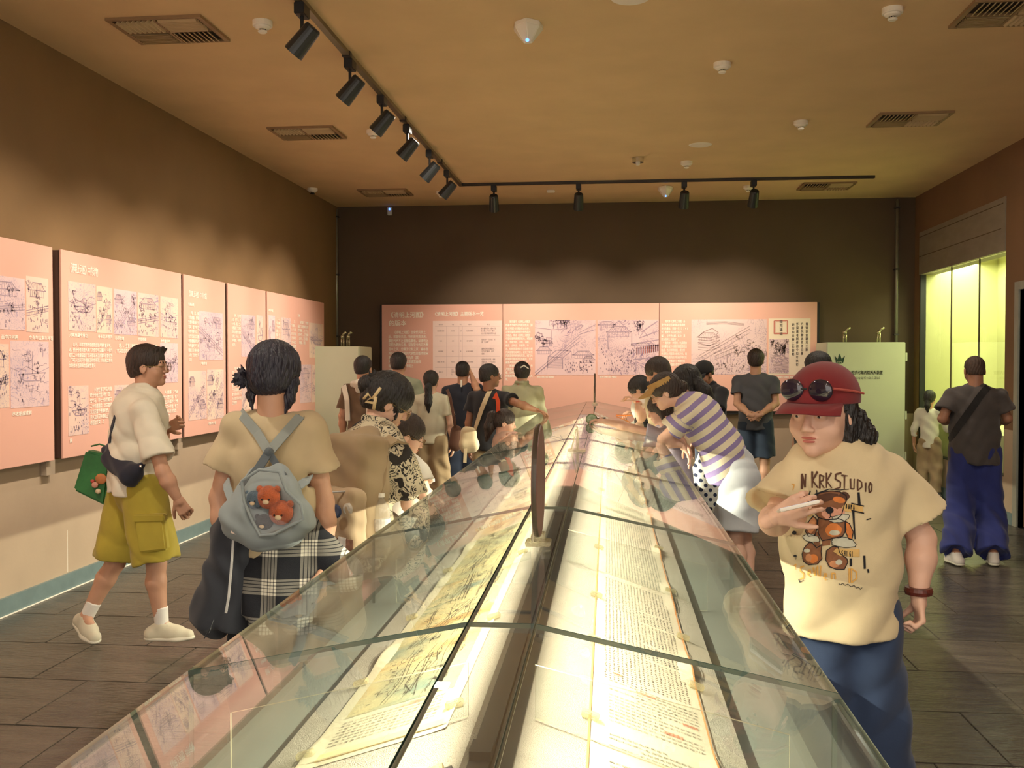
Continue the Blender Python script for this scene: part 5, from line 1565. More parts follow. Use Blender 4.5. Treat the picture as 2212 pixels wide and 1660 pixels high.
        for n in 'LR':
            a, b, c = J['hip' + n], J['kn' + n], J['an' + n]
            gg = g ** .7
            if end < .42:
                e = c + (b - c) * max(0, (end - .085)) / .40
                v.cap(a, b, r_hip * q * gg, (r_hip * .55 + r_end * .45) * q * gg, .03); v.cap(b, e, (r_hip * .55 + r_end * .45) * q * gg, r_end * q * gg, .02, fb=True)
                d = nz(c - b)
            else:
                t = (.90 - end) / .41; e = a + (b - a) * t; d = nz(b - a)
                v.cap(a, e, r_hip * q * gg, r_end * q * gg, .03, fb=True)
            v.cap(e - d * .02, e + d * .04, r_end * q * gg - .026, r_end * q * gg - .026, .003, 's', fa=True, fb=True)
        fo = folds; W0 = J['pelvis']; r_, f_ = s.r, s.f

        def wr(X, Y, Z):
            a = (X - W0[0]) * r_[0] + (Y - W0[1]) * r_[1]; b = (X - W0[0]) * f_[0] + (Y - W0[1]) * f_[1]; c = Z - W0[2]
            return fo * (.9 - 1.3 * np.abs(np.sin(a * 16 + c * 10 + b * 8 + 2 * np.sin(c * 8 + seed)))) + fo * (np.sin(a * 44 + 1.8 * np.sin(c * 9 + seed) + b * 16 + seed) + .7 * np.sin(c * 40 + a * 26 + 2 * np.sin(a * 15 + seed)) * np.clip(-c * 2, .2, 1))
        v.warp(wr)
        s.bottom_o = mesh_obj(name, [v.mesh()], m, s.root, attr=attr)
        return s

    def shoes(s, m, sole=None, name='shoe', sock=None, chunky=1.0):
        J, q = s.J, s.q
        for n in 'LR':
            a = J['an' + n]; f = nz(s.__dict__['foot' + n]); fh = nz(f * W3(1, 1, 0)); up = nz(np.cross(np.cross(f, s.u), f)) if abs(f[2]) > .05 else s.u
            h = a - up * .082 * q     # ground contact under the ankle
            heel = h - f * .055 * q; toe = h + f * .165 * q; sd = np.cross(f, up)
            v = Vol(np.minimum(np.min([heel, toe], 0) - .07, a - .1), np.maximum(np.max([heel, toe], 0) + .07, a + .09), .0055 * s.lod)
            v.cap(heel + up * .035 * q, a + up * .0 * q, .036 * q * chunky, .038 * q, .02); v.cap(heel + up * .035 * q, h + f * .08 * q + up * .035 * q, .036 * q * chunky, .040 * q * chunky, .02); v.cap(h + f * .06 * q + up * .035 * q, toe - f * .02 + up * .028 * q, .040 * q * chunky, .030 * q * chunky, .02)
            v.cap(a - up * .01, h + f * .09 * q + up * .045 * q, .036 * q, .030 * q, .02)
            for k in range(4):
                p = h + f * (.040 + .022 * k) * q + up * (.090 - .010 * k) * q; v.cap(p - sd * .022, p + sd * .022, .0055, k=.002)
            v.cap(a + up * .01, a + up * .08, .030 * q, .034 * q, .003, 's')
            v.cut(h + up * .016, -up)
            sh = mesh_obj(name, [v.mesh()], m, s.root)
            v = Vol(np.min([heel, toe], 0) - .08, np.max([heel, toe], 0) + .08, .0055 * s.lod)
            v.cap(heel + up * .012, h + f * .09 * q + up * .012, .042 * q * chunky, .047 * q * chunky, .02, flat=(up, .35)); v.cap(h + f * .09 * q + up * .012, toe - f * .02 + up * .016, .047 * q * chunky, .036 * q * chunky, .02, flat=(up, .38))
            v.cut(h + up * .001, -up); v.cut(h + up * .026 * chunky, up)
            so = mesh_obj('sole', [v.mesh()], sole or m_sole, s.root); so.parent = sh
            if sock is not None:
                kn = J['kn' + n]; d = nz(kn - a)
                v = Vol(a - .09, a + .2, .0065 * s.lod); v.cap(a - up * .01, a + d * .105 * q, .037 * q, .042 * q, .01, fb=True)
                v.warp(lambda X, Y, Z: .0009 * np.sin(Z * 600))
                mesh_obj('sock', [v.mesh()], sock, s.root)
        return s

    def glasses(s, m=None, round_=True):
        m = m or m_wire; mb = MB()
        for g_ in (-1, 1):
            c = s.hp(g_ * .034, .108, -.004); ring = []
            for t in np.linspace(0, 2 * PI, 25):
                ring.append(c + (s.hr * math.cos(t) * .027 + s.hu * math.sin(t) * (.023 if round_ else .017)) * s.hs)
            mb.tube(ring, .0016, 6)
            mb.tube([s.hp(g_ * .061, .104, 0), s.hp(g_ * .074, .085, .002), s.hp(g_ * .083, 0, .004), s.hp(g_ * .082, -.02, -.012)], .0016, 6)
        mb.tube([s.hp(-.008, .109, .0), s.hp(0, .112, .004), s.hp(.008, .109, 0)], .0016, 6)
        o = mb.build('glasses', m, s.root)
        mb = MB()
        for g_ in (-1, 1):
            c = s.hp(g_ * .034, .108, -.004); P = [c + (s.hr * math.cos(t) * .026 + s.hu * math.sin(t) * (.022 if round_ else .016)) * s.hs for t in np.linspace(0, 2 * PI, 17)[:-1]]
            mb.add(P, [tuple(range(16))])
        mb.build('lens', m_lens, s.root).parent = o
        return s


def cloth(name, c, var=.06, rough=.9, bump=.18, bscale=900, scale=9):
    return mat(name, rgb(c), rough, var=var, scale=scale, bump=bump, bscale=bscale, sheen=.15)


def floor_xy(px, py): p = PZ(px, py, 0); return p[0], p[1]
# ================================================================== cloth patterns
def nmat(name):
    m = bpy.data.materials.new(name); m.use_nodes = True; MATS[name] = m
    N = m.node_tree.nodes; return m, N, m.node_tree.links, N['Principled BSDF']


def mth(N, L, op, a, b=None, c=None):
    n = N.new('ShaderNodeMath'); n.operation = op
    for i, q in enumerate((a, b, c)):
        if q is None: continue
        if isinstance(q, (int, float)): n.inputs[i].default_value = q
        else: L.new(q, n.inputs[i])
    return n.outputs[0]


def fabric_finish(N, L, b, src=None, bump=.3, sc=500):
    b.inputs['Roughness'].default_value = .9
    n = N.new('ShaderNodeTexNoise'); n.inputs['Scale'].default_value = sc
    tc = N.new('ShaderNodeTexCoord'); L.new(tc.outputs['Object'], n.inputs[0])
    bp = N.new('ShaderNodeBump'); bp.inputs['Strength'].default_value = bump; bp.inputs['Distance'].default_value = .01; L.new(n.outputs['Fac'], bp.inputs['Height']); L.new(bp.outputs[0], b.inputs['Normal'])


def mixc(N, L, f, a, c):
    n = N.new('ShaderNodeMixRGB'); L.new(f, n.inputs[0])
    for i, q in ((1, a), (2, c)):
        if isinstance(q, tuple): n.inputs[i].default_value = (*q, 1)
        else: L.new(q, n.inputs[i])
    return n.outputs[0]


def stripe_mat(name, c1, c2, period, duty=.5):
    m, N, L, b = nmat(name); at = N.new('ShaderNodeAttribute'); at.attribute_name = 'cloth_co'
    sp = N.new('ShaderNodeSeparateXYZ'); L.new(at.outputs['Vector'], sp.inputs[0])
    f = mth(N, L, 'FRACT', mth(N, L, 'MULTIPLY', sp.outputs[0], 1 / period)); g = mth(N, L, 'LESS_THAN', f, duty)
    L.new(mixc(N, L, g, rgb(c1), rgb(c2)), b.inputs['Base Color']); fabric_finish(N, L, b); return m


def plaid_mat(name):
    m, N, L, b = nmat(name); tc = N.new('ShaderNodeTexCoord'); sp = N.new('ShaderNodeSeparateXYZ'); L.new(tc.outputs['Object'], sp.inputs[0])
    col = rgb((22, 24, 30)); cur = None
    P = .135

    def band(o, lo, hi, ph):
        f = mth(N, L, 'FRACT', mth(N, L, 'MULTIPLY_ADD', o, 1 / P, ph)); return mth(N, L, 'MULTIPLY', mth(N, L, 'GREATER_THAN', f, lo), mth(N, L, 'LESS_THAN', f, hi))
    x, z = sp.outputs[0], sp.outputs[2]
    tot = []
    for o, ph in ((x, .13), (z, .37)):
        wide = band(o, .10, .52, ph); w = mth(N, L, 'MULTIPLY', wide, .42)
        for a in (.17, .27, .35, .44): w = mth(N, L, 'SUBTRACT', w, mth(N, L, 'MULTIPLY', band(o, a, a + .022, ph), .40))
        tot.append(mth(N, L, 'MAXIMUM', w, 0))
    s = mth(N, L, 'ADD', tot[0], tot[1]); s = mth(N, L, 'MULTIPLY', s, mth(N, L, 'MAXIMUM', s, .35))
    s2 = mth(N, L, 'MINIMUM', mth(N, L, 'MULTIPLY', s, 1.35), 1)
    c = mixc(N, L, s2, rgb((24, 26, 34)), rgb((232, 226, 210)))
    L.new(c, b.inputs['Base Color']); fabric_finish(N, L, b); return m


def scribble_mat(name, base, ink, scale=16, dens=.30):
    m, N, L, b = nmat(name); tc = N.new('ShaderNodeTexCoord')
    n = N.new('ShaderNodeTexNoise'); n.inputs['Scale'].default_value = scale; n.inputs['Detail'].default_value = 2.5; n.inputs['Distortion'].default_value = 1.6; L.new(tc.outputs['Object'], n.inputs[0])
    f = mth(N, L, 'FRACT', mth(N, L, 'MULTIPLY', n.outputs['Fac'], 7)); g = mth(N, L, 'LESS_THAN', f, dens)
    n2 = N.new('ShaderNodeTexNoise'); n2.inputs['Scale'].default_value = scale * .7; L.new(tc.outputs['Object'], n2.inputs[0])
    g2 = mth(N, L, 'MULTIPLY', g, mth(N, L, 'GREATER_THAN', n2.outputs['Fac'], .45)); blot = mth(N, L, 'GREATER_THAN', n2.outputs['Fac'], .62)
    L.new(mixc(N, L, mth(N, L, 'MAXIMUM', g2, blot), rgb(base), rgb(ink)), b.inputs['Base Color']); fabric_finish(N, L, b); return m


def dots_mat(name, base, ink, sc=26, r=.3):
    m, N, L, b = nmat(name); tc = N.new('ShaderNodeTexCoord'); sp = N.new('ShaderNodeSeparateXYZ'); L.new(tc.outputs['Object'], sp.inputs[0])
    u = mth(N, L, 'MULTIPLY', mth(N, L, 'ADD', sp.outputs[0], sp.outputs[2]), sc); v = mth(N, L, 'MULTIPLY', mth(N, L, 'SUBTRACT', sp.outputs[2], sp.outputs[0]), sc)
    du = mth(N, L, 'SUBTRACT', mth(N, L, 'FRACT', u), .5); dv = mth(N, L, 'SUBTRACT', mth(N, L, 'FRACT', v), .5)
    d = mth(N, L, 'ADD', mth(N, L, 'MULTIPLY', du, du), mth(N, L, 'MULTIPLY', dv, dv))
    L.new(mixc(N, L, mth(N, L, 'LESS_THAN', d, r * r), rgb(base), rgb(ink)), b.inputs['Base Color']); fabric_finish(N, L, b); return m


def at(px, Y, top=None, py=900):
    """x of a pixel column at depth Y; H from the pixel row of the crown"""
    x = PY(px, py, Y)[0]
    return (x, Y, (PY(px, top, Y)[2] - .012) if top else None)


from mathutils.bvhtree import BVHTree


def strap_on(objs, pxs, w, name, m, parent, lift=.006, th=.005, sub_n=5):
    """a strap lying on the clothed surface: camera-side points found on the mesh itself"""
    vs = []; fs = []
    for o in objs:
        off = np.array(o.parent.get('_w', (0, 0, 0))) if o.parent else 0; k = len(vs)
        vs += [tuple(np.array(q.co) + off) for q in o.data.vertices]; fs += [tuple(i + k for i in f.vertices) for f in o.data.polygons]
    bv_ = BVHTree.FromPolygons(vs, fs); P = []; Nn = []
    for i in range(len(pxs) - 1):
        for t in np.linspace(0, 1, sub_n + 1)[:None if i == len(pxs) - 2 else -1]:
            q = [pxs[i][k] * (1 - t) + pxs[i + 1][k] * t for k in (0, 1)]
            h = bv_.ray_cast(Vector(cO), Vector(nz(ray(*q))))
            if h[0] is not None: P.append(np.array(h[0]) - nz(ray(*q)) * lift); n_ = np.array(h[1]); Nn.append(n_ if n_.dot(ray(*q)) < 0 else -n_)
    if len(P) > 2:
        P2 = [P[0]] + [(P[i - 1] + P[i] * 2 + P[i + 1]) / 4 for i in range(1, len(P) - 1)] + [P[-1]]
        A = np.array(Nn); Nn = [nz(A[max(0, i - 2):i + 3].mean(0)) for i in range(len(A))]
        return MB().ribbon(P2, w, th, Nn).build(name, m, parent)


# ================================================================== 1  woman seen from behind with the grey backpack
x, y, H = at(592, 3.45, 742)
p = Person('person seen from behind in a beige tee with indigo black hair and a side bun', x, y, H, phi=2, tone='mid', lod=.9, hyaw=8, hpitch=6, girth=1.0)
p.set(elL=PY(474, 1075, 3.47), wrL=PY(492, 1205, 3.42), elR=PY(700, 1085, 3.47), wrR=PY(706, 1210, 3.42), shL=PY(514, 912, 3.45), shR=PY(668, 914, 3.45))
p.hand['L'] = dict(curl=.3, n=p.r); p.hand['R'] = dict(curl=.3, n=-p.r)
p.body(face=False)
p.hair('ponylow', m_hairn, nape=-.07, vol=1.7)
bun = p.hp(-.088, -.055, -.005)
p.spikes(bun, 46, .062, .012, -p.hr - p.hu * .2, 3)
p.lock([p.hp(-.078, -.03, -.01), p.hp(-.070, -.045, -.075), p.hp(-.066, -.045, -.125)], [.022, .012, .003])
p.lock([p.hp(-.085, -.03, -.02), p.hp(-.088, -.035, -.07), p.hp(-.09, -.03, -.10)], [.016, .008, .002])
p.lock([p.hp(.066, .0, -.02), p.hp(.068, -.01, -.085), p.hp(.056, -.015, -.14)], [.030, .018, .004])
p.hair_done()
MB().tube([p.hp(-.062, -.078, .028), p.hp(-.083, -.05, .03), p.hp(-.078, -.03, .02)], .006, 8).build('hair_tie', mat('grey_band', rgb((130, 130, 136)), .5), p.root)
p.top(cloth('tee_beige', (202, 182, 146)), 'tee_shirt', hem=.92, loose=.018, sleeve=.60, sleeve_r=.086, neck_r=.070, folds=.005, slseed=1)
# plaid over-shirt and dark jacket tied round the waist, black trousers
for nm, m, lo_, r0, r1, off in (('plaid_shirt', plaid_mat('plaid_black_white'), .635, .150, .215, .03), ):
    v = Vol(W3(x - .32, y - .26, .58), W3(x + .34, y + .26, 1.08), .0085)
    v.cap(W3(x + off, y, 1.02), W3(x + off + .01, y, lo_), r0, r1, .02, flat=(p.f, .72), fa=True, fb=True)
    v.cap(W3(x + .13, y - .03, 1.0), W3(x + .26, y - .02, .83), .05, .075, .03)
    v.cap(W3(x + off, y, lo_ + .05), W3(x + off, y, lo_ - .05), r1 - .02, r1 - .02, .004, 's', flat=(p.f, .72), fa=True, fb=True)
    v.warp(lambda X, Y, Z: .006 * np.sin((X - x) * 46 + 3 * np.sin(Z * 9)) * np.clip((1.05 - Z) * 3, 0, 1))
    mesh_obj(nm, [v.mesh()], m, p.root)
v = Vol(W3(x - .36, y - .26, .56), W3(x + .05, y + .2, 1.08), .0085)
v.cap(W3(x - .13, y - .05, 1.0), W3(x - .18, y - .06, .64), .075, .115, .03, flat=(p.f, .75), fb=True); v.cap(W3(x - .10, y - .05, .95), W3(x - .21, y - .04, .68), .07, .09, .03)
v.cap(W3(x - .05, y - .08, 1.02), W3(x - .2, y - .03, .98), .04, .04, .03)
v.warp(lambda X, Y, Z: .006 * np.sin(X * 60 + Z * 14 + 2 * np.sin(Z * 22)))
mesh_obj('tied_jacket', [v.mesh()], cloth('jacket_charcoal', (44, 46, 54)), p.root)
MB().ribbon([PY(504, 1165, 3.27), PY(500, 1225, 3.255), PY(494, 1290, 3.24), PY(488, 1325, 3.24)], .008, .004, (0, -1, 0)).build('zip', mat('zip_grey', rgb((190, 188, 184)), .4), p.root)
MB().tube([PY(462, 1340, 3.3), PY(452, 1368, 3.26), PY(441, 1380, 3.25), PY(458, 1352, 3.28)], .002, 6).build('drawstring', m_black, p.root)
p.legs_cloth(cloth('trousers_black', (26, 27, 32)), end=.09, r_end=.08, seed=2)
p.shoes(cloth('shoe_black', (34, 32, 32)), m_sole)
P2_ = p

# grey backpack with the clear window
m_bag = cloth('bag_grey_blue', (150, 160, 162)); m_bagd = cloth('bag_slate', (92, 100, 106))
Yb = 3.21
c = PY(575, 1095, Yb); t = thing('backpack', 'small grey blue backpack with a clear heart window full of plush toys', 'backpack', c)
v = Vol(c - .24, c + .26, .0065)
ctr = PY(577, 1118, Yb); fwd = W3(0, 1, 0)
v.ell(ctr, (.150, .085, .118), None, .03); v.cap(PY(545, 1060, Yb + .03), PY(610, 1058, Yb + .03), .052, .052, .05); v.cap(PY(560, 1030, Yb + .05), PY(600, 1022, Yb + .05), .03, .03, .05)
v.cap(PY(520, 1120, Yb + .03), PY(640, 1120, Yb + .03), .07, .065, .04)
v.ell(PY(588, 1100, Yb - .075), (.098, .055, .082), None, .015, 's')
v.warp(lambda X, Y, Z: .004 * np.sin(X * 50 + Z * 30 + 2 * np.sin(Z * 30)))
mesh_obj('bag_body', [v.mesh()], m_bag, t)
wp = [(522, 1040), (560, 1015), (603, 1020), (618, 1060), (650, 1090), (655, 1122), (628, 1135), (592, 1155), (562, 1158), (545, 1125), (528, 1085)]
rim = [PY(a, b, Yb - .092 + .0006 * abs(a - 588) * .6) for a, b in wp]
MB().tube(rim + [rim[0]], .0055, 8, False).build('window_piping', m_bag, t, smooth=True)
MB().add(rim, [tuple(range(len(rim)))]).build('clear_window', glass_mat('bag_film', (.97, .97, .96), film=.02), t)
# straps
sn = PY(581, 977, 3.28)
for a in ((524, 898), (648, 900)):
    top_ = PY(a[0], a[1], 3.395)
    MB().ribbon([PY(a[0] + (-4 if a[0] < 600 else 4), a[1] - 6, 3.44), top_, top_ * .5 + sn * .5 + W3(0, .012, .004), sn], .034, .006, (0, -1, .1)).build('strap', m_bagd if False else cloth('strap_grey', (146, 152, 148)), t)
MB().ribbon([sn, PY(560, 1010, 3.24), PY(540, 1035, 3.2), PY(524, 1052, 3.18)], .030, .006, (0, -1, .1)).build('strap', m_bagd, t)
MB().ribbon([sn, PY(600, 1010, 3.26), PY(615, 1030, 3.22)], .024, .006, (0, -1, .1)).build('strap', m_bagd, t)
MB().ribbon([PY(632, 1060, 3.24), PY(660, 1040, 3.30), PY(668, 1030, 3.36)], .03, .006, (0, -1, .1)).build('side_strap', m_bag, t)
MB().ribbon([PY(500, 1080, 3.24), PY(490, 1052, 3.30), PY(489, 1040, 3.36)], .03, .006, (0, -1, .1)).build('side_strap', m_bag, t)
MB().ball(sn, .017, 10, 8).build('strap_knot', m_bagd, t)
for (px, py, r, colr, lab, nm) in ((580, 1075, .040, (214, 104, 52), 'orange plush toy, upper one behind the bag window', 'a'), (607, 1108, .042, (206, 100, 52), 'orange plush toy, lower right one behind the bag window', 'b'), (550, 1080, .032, (92, 118, 138), 'blue plush toy at the upper left behind the bag window', 'c'), (570, 1130, .030, (70, 66, 70), 'dark mottled plush toy at the bottom of the bag window', 'd')):
    c = PY(px, py, Yb - .048); tt = thing('plush_toy', lab, 'toy', c, 'plush toys in the bag window')
    m = cloth('plush_' + nm, colr, var=.25, scale=40, bump=1.0, bscale=220)
    MB().ball(c, (r, r * .75, r), 18, 12).build('head', m, tt, smooth=True)
    mb = MB(); mb.ball(c + W3(-r * .75, 0, r * .7), r * .3, 10, 8); mb.build('ear', m, tt, smooth=True); MB().ball(c + W3(r * .75, 0, r * .7), r * .3, 10, 8).build('ear', m, tt, smooth=True)
    for g_ in (-1, 1): MB().ball(c + W3(g_ * r * .3, -r * .74, -r * .1), r * .09, 8, 6).build('eye', m_iris, tt)
    MB().ball(c + W3(0, -r * .68, -r * .3), (r * .3, r * .16, r * .22), 10, 6).build('muzzle', cloth('plush_cream', (222, 196, 160)), tt, smooth=True)
k = PY(506, 1135, Yb - .035); o = MB().prism([PY(498, 1152, Yb - .06), PY(516, 1158, Yb - .06), PY(520, 1125, Yb - .062), PY(508, 1118, Yb - .06)], (0, 0, 0), (0, .003, 0)).build('paper_tag', mat('tag_paper', rgb((226, 206, 190)), .7), None)
o.parent = t; o.location = tuple(-np.array(t['_w']))

# ================================================================== 2  walking man
g0 = PZ(318, 1398, 0)
Yw = g0[1]
x, y, H = at(312, Yw, 752)
p = Person('person walking in a white shirt and mustard shorts with white sneakers', x, y, H, phi=68, tone='mid', lod=.9, girth=1.08, hyaw=14, hpitch=-2, lean=4)
nk = PY(318, 853, Yw)
p.set(neck=nk, chest=PY(300, 905, Yw), waist=PY(296, 985, Yw), pelvis=PY(296, 1050, Yw), shR=PY(312, 882, Yw - .17), shL=PY(312, 878, Yw + .17),
      elR=PY(352, 1020, Yw - .24), wrR=PY(384, 1078, Yw - .22), elL=PY(345, 955, Yw + .20), wrL=PY(358, 925, Yw + .24),
      hipR=PY(310, 1062, Yw - .08), knR=PY(338, 1218, Yw - .08), anR=PY(350, 1352, Yw - .09), hipL=PY(282, 1062, Yw + .08), knL=PY(250, 1215, Yw + .05), anL=PY(185, 1335, Yw + .02))
p.place_head()
p.footR = nz(W3(1, .10, 0)); p.footL = nz(W3(.55, -.45, -.22))
p.hand['R'] = dict(curl=.85, n=nz(W3(-.3, 1, 0))); p.hand['L'] = dict(curl=.75, d=nz(W3(.85, .1, .3)), n=nz(W3(0, -1, .2)))
p.body(face=True)
p.hair('spiky', m_hairb, nape=-.05, vol=1.1)
p.hair_done(); p.glasses()
p.top(cloth('shirt_white_linen', (236, 228, 208)), 'shirt', hem=.90, loose=.035, sleeve=.78, sleeve_r=.088, collar=True, folds=.007, slseed=4, neck_r=.06, depth=.78)
p.legs_cloth(cloth('shorts_mustard', (178, 160, 58), var=.08), 'shorts', end=.505, r_hip=.115, r_end=.125, folds=.005, seed=3, waist_r=.14)
# cargo pocket and drawcord on the near leg
kn = p.J['knR']; hp_ = p.J['hipR']
MB().prism([PY(288, 1120, Yw - .215), PY(352, 1120, Yw - .20), PY(360, 1190, Yw - .212), PY(300, 1196, Yw - .225)], (0, 0, 0), (0, .05, 0)).build('cargo_pocket', MATS['shorts_mustard'], p.root, bevel=.01)
MB().prism([PY(286, 1112, Yw - .222), PY(354, 1112, Yw - .207), PY(354, 1128, Yw - .207), PY(287, 1130, Yw - .222)], (0, 0, 0), (0, .05, 0)).build('pocket_flap', MATS['shorts_mustard'], p.root, bevel=.006)
p.shoes(cloth('sneaker_offwhite', (216, 208, 184)), m_sole, sock=cloth('sock_white', (240, 236, 228)), chunky=1.12)
PW = p
# dark sling bag on his hip and the green shopping bag behind him
m_navy = cloth('sling_navy', (38, 40, 54))
c = PY(270, 1005, Yw - .16); t = thing('sling_bag', 'dark navy sling bag across the walking person\'s lower back', 'bag', c)
v = Vol(c - .26, c + .26, .0075); v.cap(PY(245, 990, Yw - .10), PY(282, 1028, Yw - .21), .062, .058, .03, flat=(W3(.3, -1, 0), .7)); v.cap(PY(248, 960, Yw - .10), PY(232, 972, Yw - .05), .025, .03, .03); v.cap(PY(282, 1028, Yw - .21), PY(306, 1006, Yw - .22), .045, .022, .03)
v.warp(lambda X, Y, Z: .004 * np.sin(X * 60 + Z * 50)); mesh_obj('pouch', [v.mesh()], m_navy, t)
strap_on([PW.top_o], [(236, 958), (240, 930), (248, 900)], .022, 'strap', m_navy, t)
MB().ball(PY(304, 1008, Yw - .245), .008, 8, 6).build('buckle', m_chrome, t)
m_grn = mat('bag_green_print', rgb((48, 112, 56)), .5, var=.3, scale=9); c = PY(205, 1030, Yw + .02)
t = thing('shopping_bag', 'green printed shopping bag hanging behind the walking person', 'bag', c)
Q = [PY(190, 972, Yw), PY(245, 985, Yw + .03), PY(232, 1092, Yw + .03), PY(163, 1058, Yw)]
MB().prism([q - W3(0, .03, 0) for q in Q], (0, 0, 0), (0, .075, 0)).build('bag_body', m_grn, t, bevel=.012)
for px, py, r, cc in ((218, 1035, .034, (190, 120, 70)), (205, 1048, .02, (210, 150, 130)), (212, 1062, .016, (226, 206, 170)), (200, 1040, .012, (200, 80, 70))):
    c2 = PY(px, py, Yw - .022); MB().ball(c2, (r, .010, r * .9), 14, 8).build('printed_fruit', mat('print_%d' % px, rgb(cc), .6, var=.15, scale=30), t, smooth=True)
MB().tube([Q[0] + W3(.02, 0, .02), PY(215, 960, Yw - .02), PY(240, 968, Yw), Q[1]], .005, 6).build('handle', m_grn, t)

# ================================================================== 3  woman in patterned shirt with beige backpack
x, y, H = at(795, 4.2, 815)
p = Person('person with a hair claw and black and cream patterned shirt bending over the case', x, y, 1.62, phi=40, tone='fair', lod=1.0, lean=14, hyaw=28, hpitch=28, girth=1.0)
p.set(neck=PY(812, 935, 4.2), chest=PY(795, 990, 4.12), waist=PY(775, 1075, 4.08), shR=PY(868, 985, 4.08), shL=PY(752, 975, 4.25), elR=PY(885, 1090, 4.10), wrR=PY(908, 1110, 4.28), elL=PY(735, 1070, 4.3), wrL=PY(790, 1110, 4.45))
p.tilt = nz(p.J['neck'] - p.J['waist']); p.J['head'] = PY(838, 872, 4.24)
p.body(); p.hair('updo', m_hair, nape=-.06, vol=2.6)
p.lock([p.hp(0, -.085, .02), p.hp(.0, -.12, .035), p.hp(-.01, -.11, .07)], [.04, .045, .03]); p.spikes(p.hp(0, -.115, .06), 18, .055, .012, p.hu, 5)
p.lock([p.hp(.066, .045, .02), p.hp(.07, .05, -.04), p.hp(.068, .045, -.08)], [.008, .006, .002])
p.hair_done(); p.glasses()
mb = MB(); mb.tube([PY(805, 862, 4.05), PY(822, 838, 4.045)], .007, 8); mb.tube([PY(807, 885, 4.05), PY(812, 858, 4.04)], .007, 8); mb.tube([PY(786, 862, 4.06), PY(795, 851, 4.045), PY(802, 860, 4.045), PY(790, 868, 4.05), PY(812, 872, 4.045)], .006, 8)
mb.build('hair_claw', mat('claw_cream', rgb((222, 198, 150)), .4), p.root, smooth=True)
p.top(scribble_mat('print_shirt', (214, 202, 172), (46, 42, 38), 17, .34), 'shirt', hem=.80, loose=.035, sleeve=.82, sleeve_r=.092, collar=True, folds=.006, slseed=7)
p.legs_cloth(cloth('trousers_stone', (150, 138, 118)), end=.09, r_hip=.11, r_end=.10, seed=5); p.shoes(cloth('sneaker_offwhite', (216, 208, 184)), m_sole)
m_bg = cloth('backpack_khaki', (166, 144, 112))
c = PY(745, 1090, 3.98); t = thing('backpack', 'large beige backpack with front pocket and side bottle net on the bending person', 'backpack', c)
nb_ = nz(W3(-.64, -.77, 0)); RB = np.stack([nz(W3(.77, -.64, 0)), nb_, nz(W3(.05, .12, 1))], 1)
v = Vol(c - W3(.38, .36, .42), c + W3(.38, .40, .42), .008)
v.rbox(PY(772, 1070, 4.0), (.145, .085, .255), RB, .045, .02); v.cap(PY(800, 945, 4.05), PY(770, 958, 4.02), .05, .06, .05)
v.warp(lambda X, Y, Z: .003 * np.sin(Z * 60 + X * 30) + .004 * np.abs(np.sin(X * 22 + Z * 13))); mesh_obj('pack_body', [v.mesh()], m_bg, t)
v = Vol(c - W3(.38, .42, .42), c + W3(.38, .3, .3), .008); v.rbox(PY(742, 1125, 3.875), (.115, .045, .135), RB, .028, .012)
v.warp(lambda X, Y, Z: .003 * np.sin(Z * 70 + X * 50)); mesh_obj('front_pocket', [v.mesh()], cloth('backpack_sand', (196, 172, 140), bump=.3), t)
MB().tube([PY(700, 1080, 3.82), PY(715, 1064, 3.81), PY(748, 1062, 3.80), PY(772, 1074, 3.83), PY(780, 1100, 3.86), PY(782, 1150, 3.88)], .004, 6).build('pocket_zip', mat('zip_grey', rgb((190, 188, 184)), .4), t)
for (px, py, cc, nm) in ((728, 1105, (70, 84, 120), 'badge'), (752, 1100, (212, 206, 196), 'badge')):
    c2 = PY(px, py, 3.79); M = Matrix.Translation(c2) @ Vector((-.5, -.85, 0)).to_track_quat('Z', 'Y').to_matrix().to_4x4()
    MB().lathe([(0, 0), (.026, 0), (.028, .003), (.02, .008), (0, .009)], (0, 0, 0), 20, M).build(nm, mat('badge_%d' % px, rgb(cc), .3, var=.3, scale=60), t)
MB().prism([PY(716, 1160, 3.775), PY(762, 1168, 3.77), PY(762, 1192, 3.77), PY(716, 1186, 3.775)], (0, 0, 0), (0, .004, 0)).build('photo_card', mat('card_brown', rgb((120, 84, 70)), .5, var=.4, scale=40), t)
MB().prism([PY(730, 1160, 3.772), PY(746, 1163, 3.768), PY(746, 1190, 3.768), PY(730, 1188, 3.772)], (0, 0, 0), (0, .003, 0)).build('photo_card', mat('card_pale', rgb((214, 206, 204)), .5, var=.2, scale=40), t)
MB().ribbon([PY(752, 1010, 3.98), PY(745, 955, 4.06), PY(757, 930, 4.14), PY(775, 925, 4.2)], .05, .012, (-.4, -.8, .3)).build('strap', m_bg, t)
MB().ribbon([PY(805, 1010, 3.96), PY(822, 965, 3.98), PY(850, 948, 4.02), PY(872, 958, 4.10)], .055, .012, (-.2, -.8, .5)).build('strap', m_bg, t)
MB().ribbon([PY(770, 965, 4.0), PY(778, 942, 4.02), PY(795, 942, 4.02), PY(800, 965, 4.0)], .03, .008, (-.4, -.9, .1)).build('grab_loop', m_bg, t)
MB().ribbon([PY(830, 985, 3.95), PY(825, 1040, 3.93), PY(815, 1070, 3.92)], .03, .006, (.2, -1, 0)).build('strap', m_bg, t)
c = PY(823, 1120, 3.93); tt = thing('water_bottle', 'clear plastic water bottle in the beige backpack\'s side net', 'bottle', c)
MB().lathe([(0, -.12), (.036, -.12), (.038, -.11), (.038, .02), (.034, .05), (.014, .078), (.013, .09), (0, .09)], c, 20).build('bottle', glass_mat('bottle_plastic', (.93, .95, .95), film=.15), tt, smooth=True)
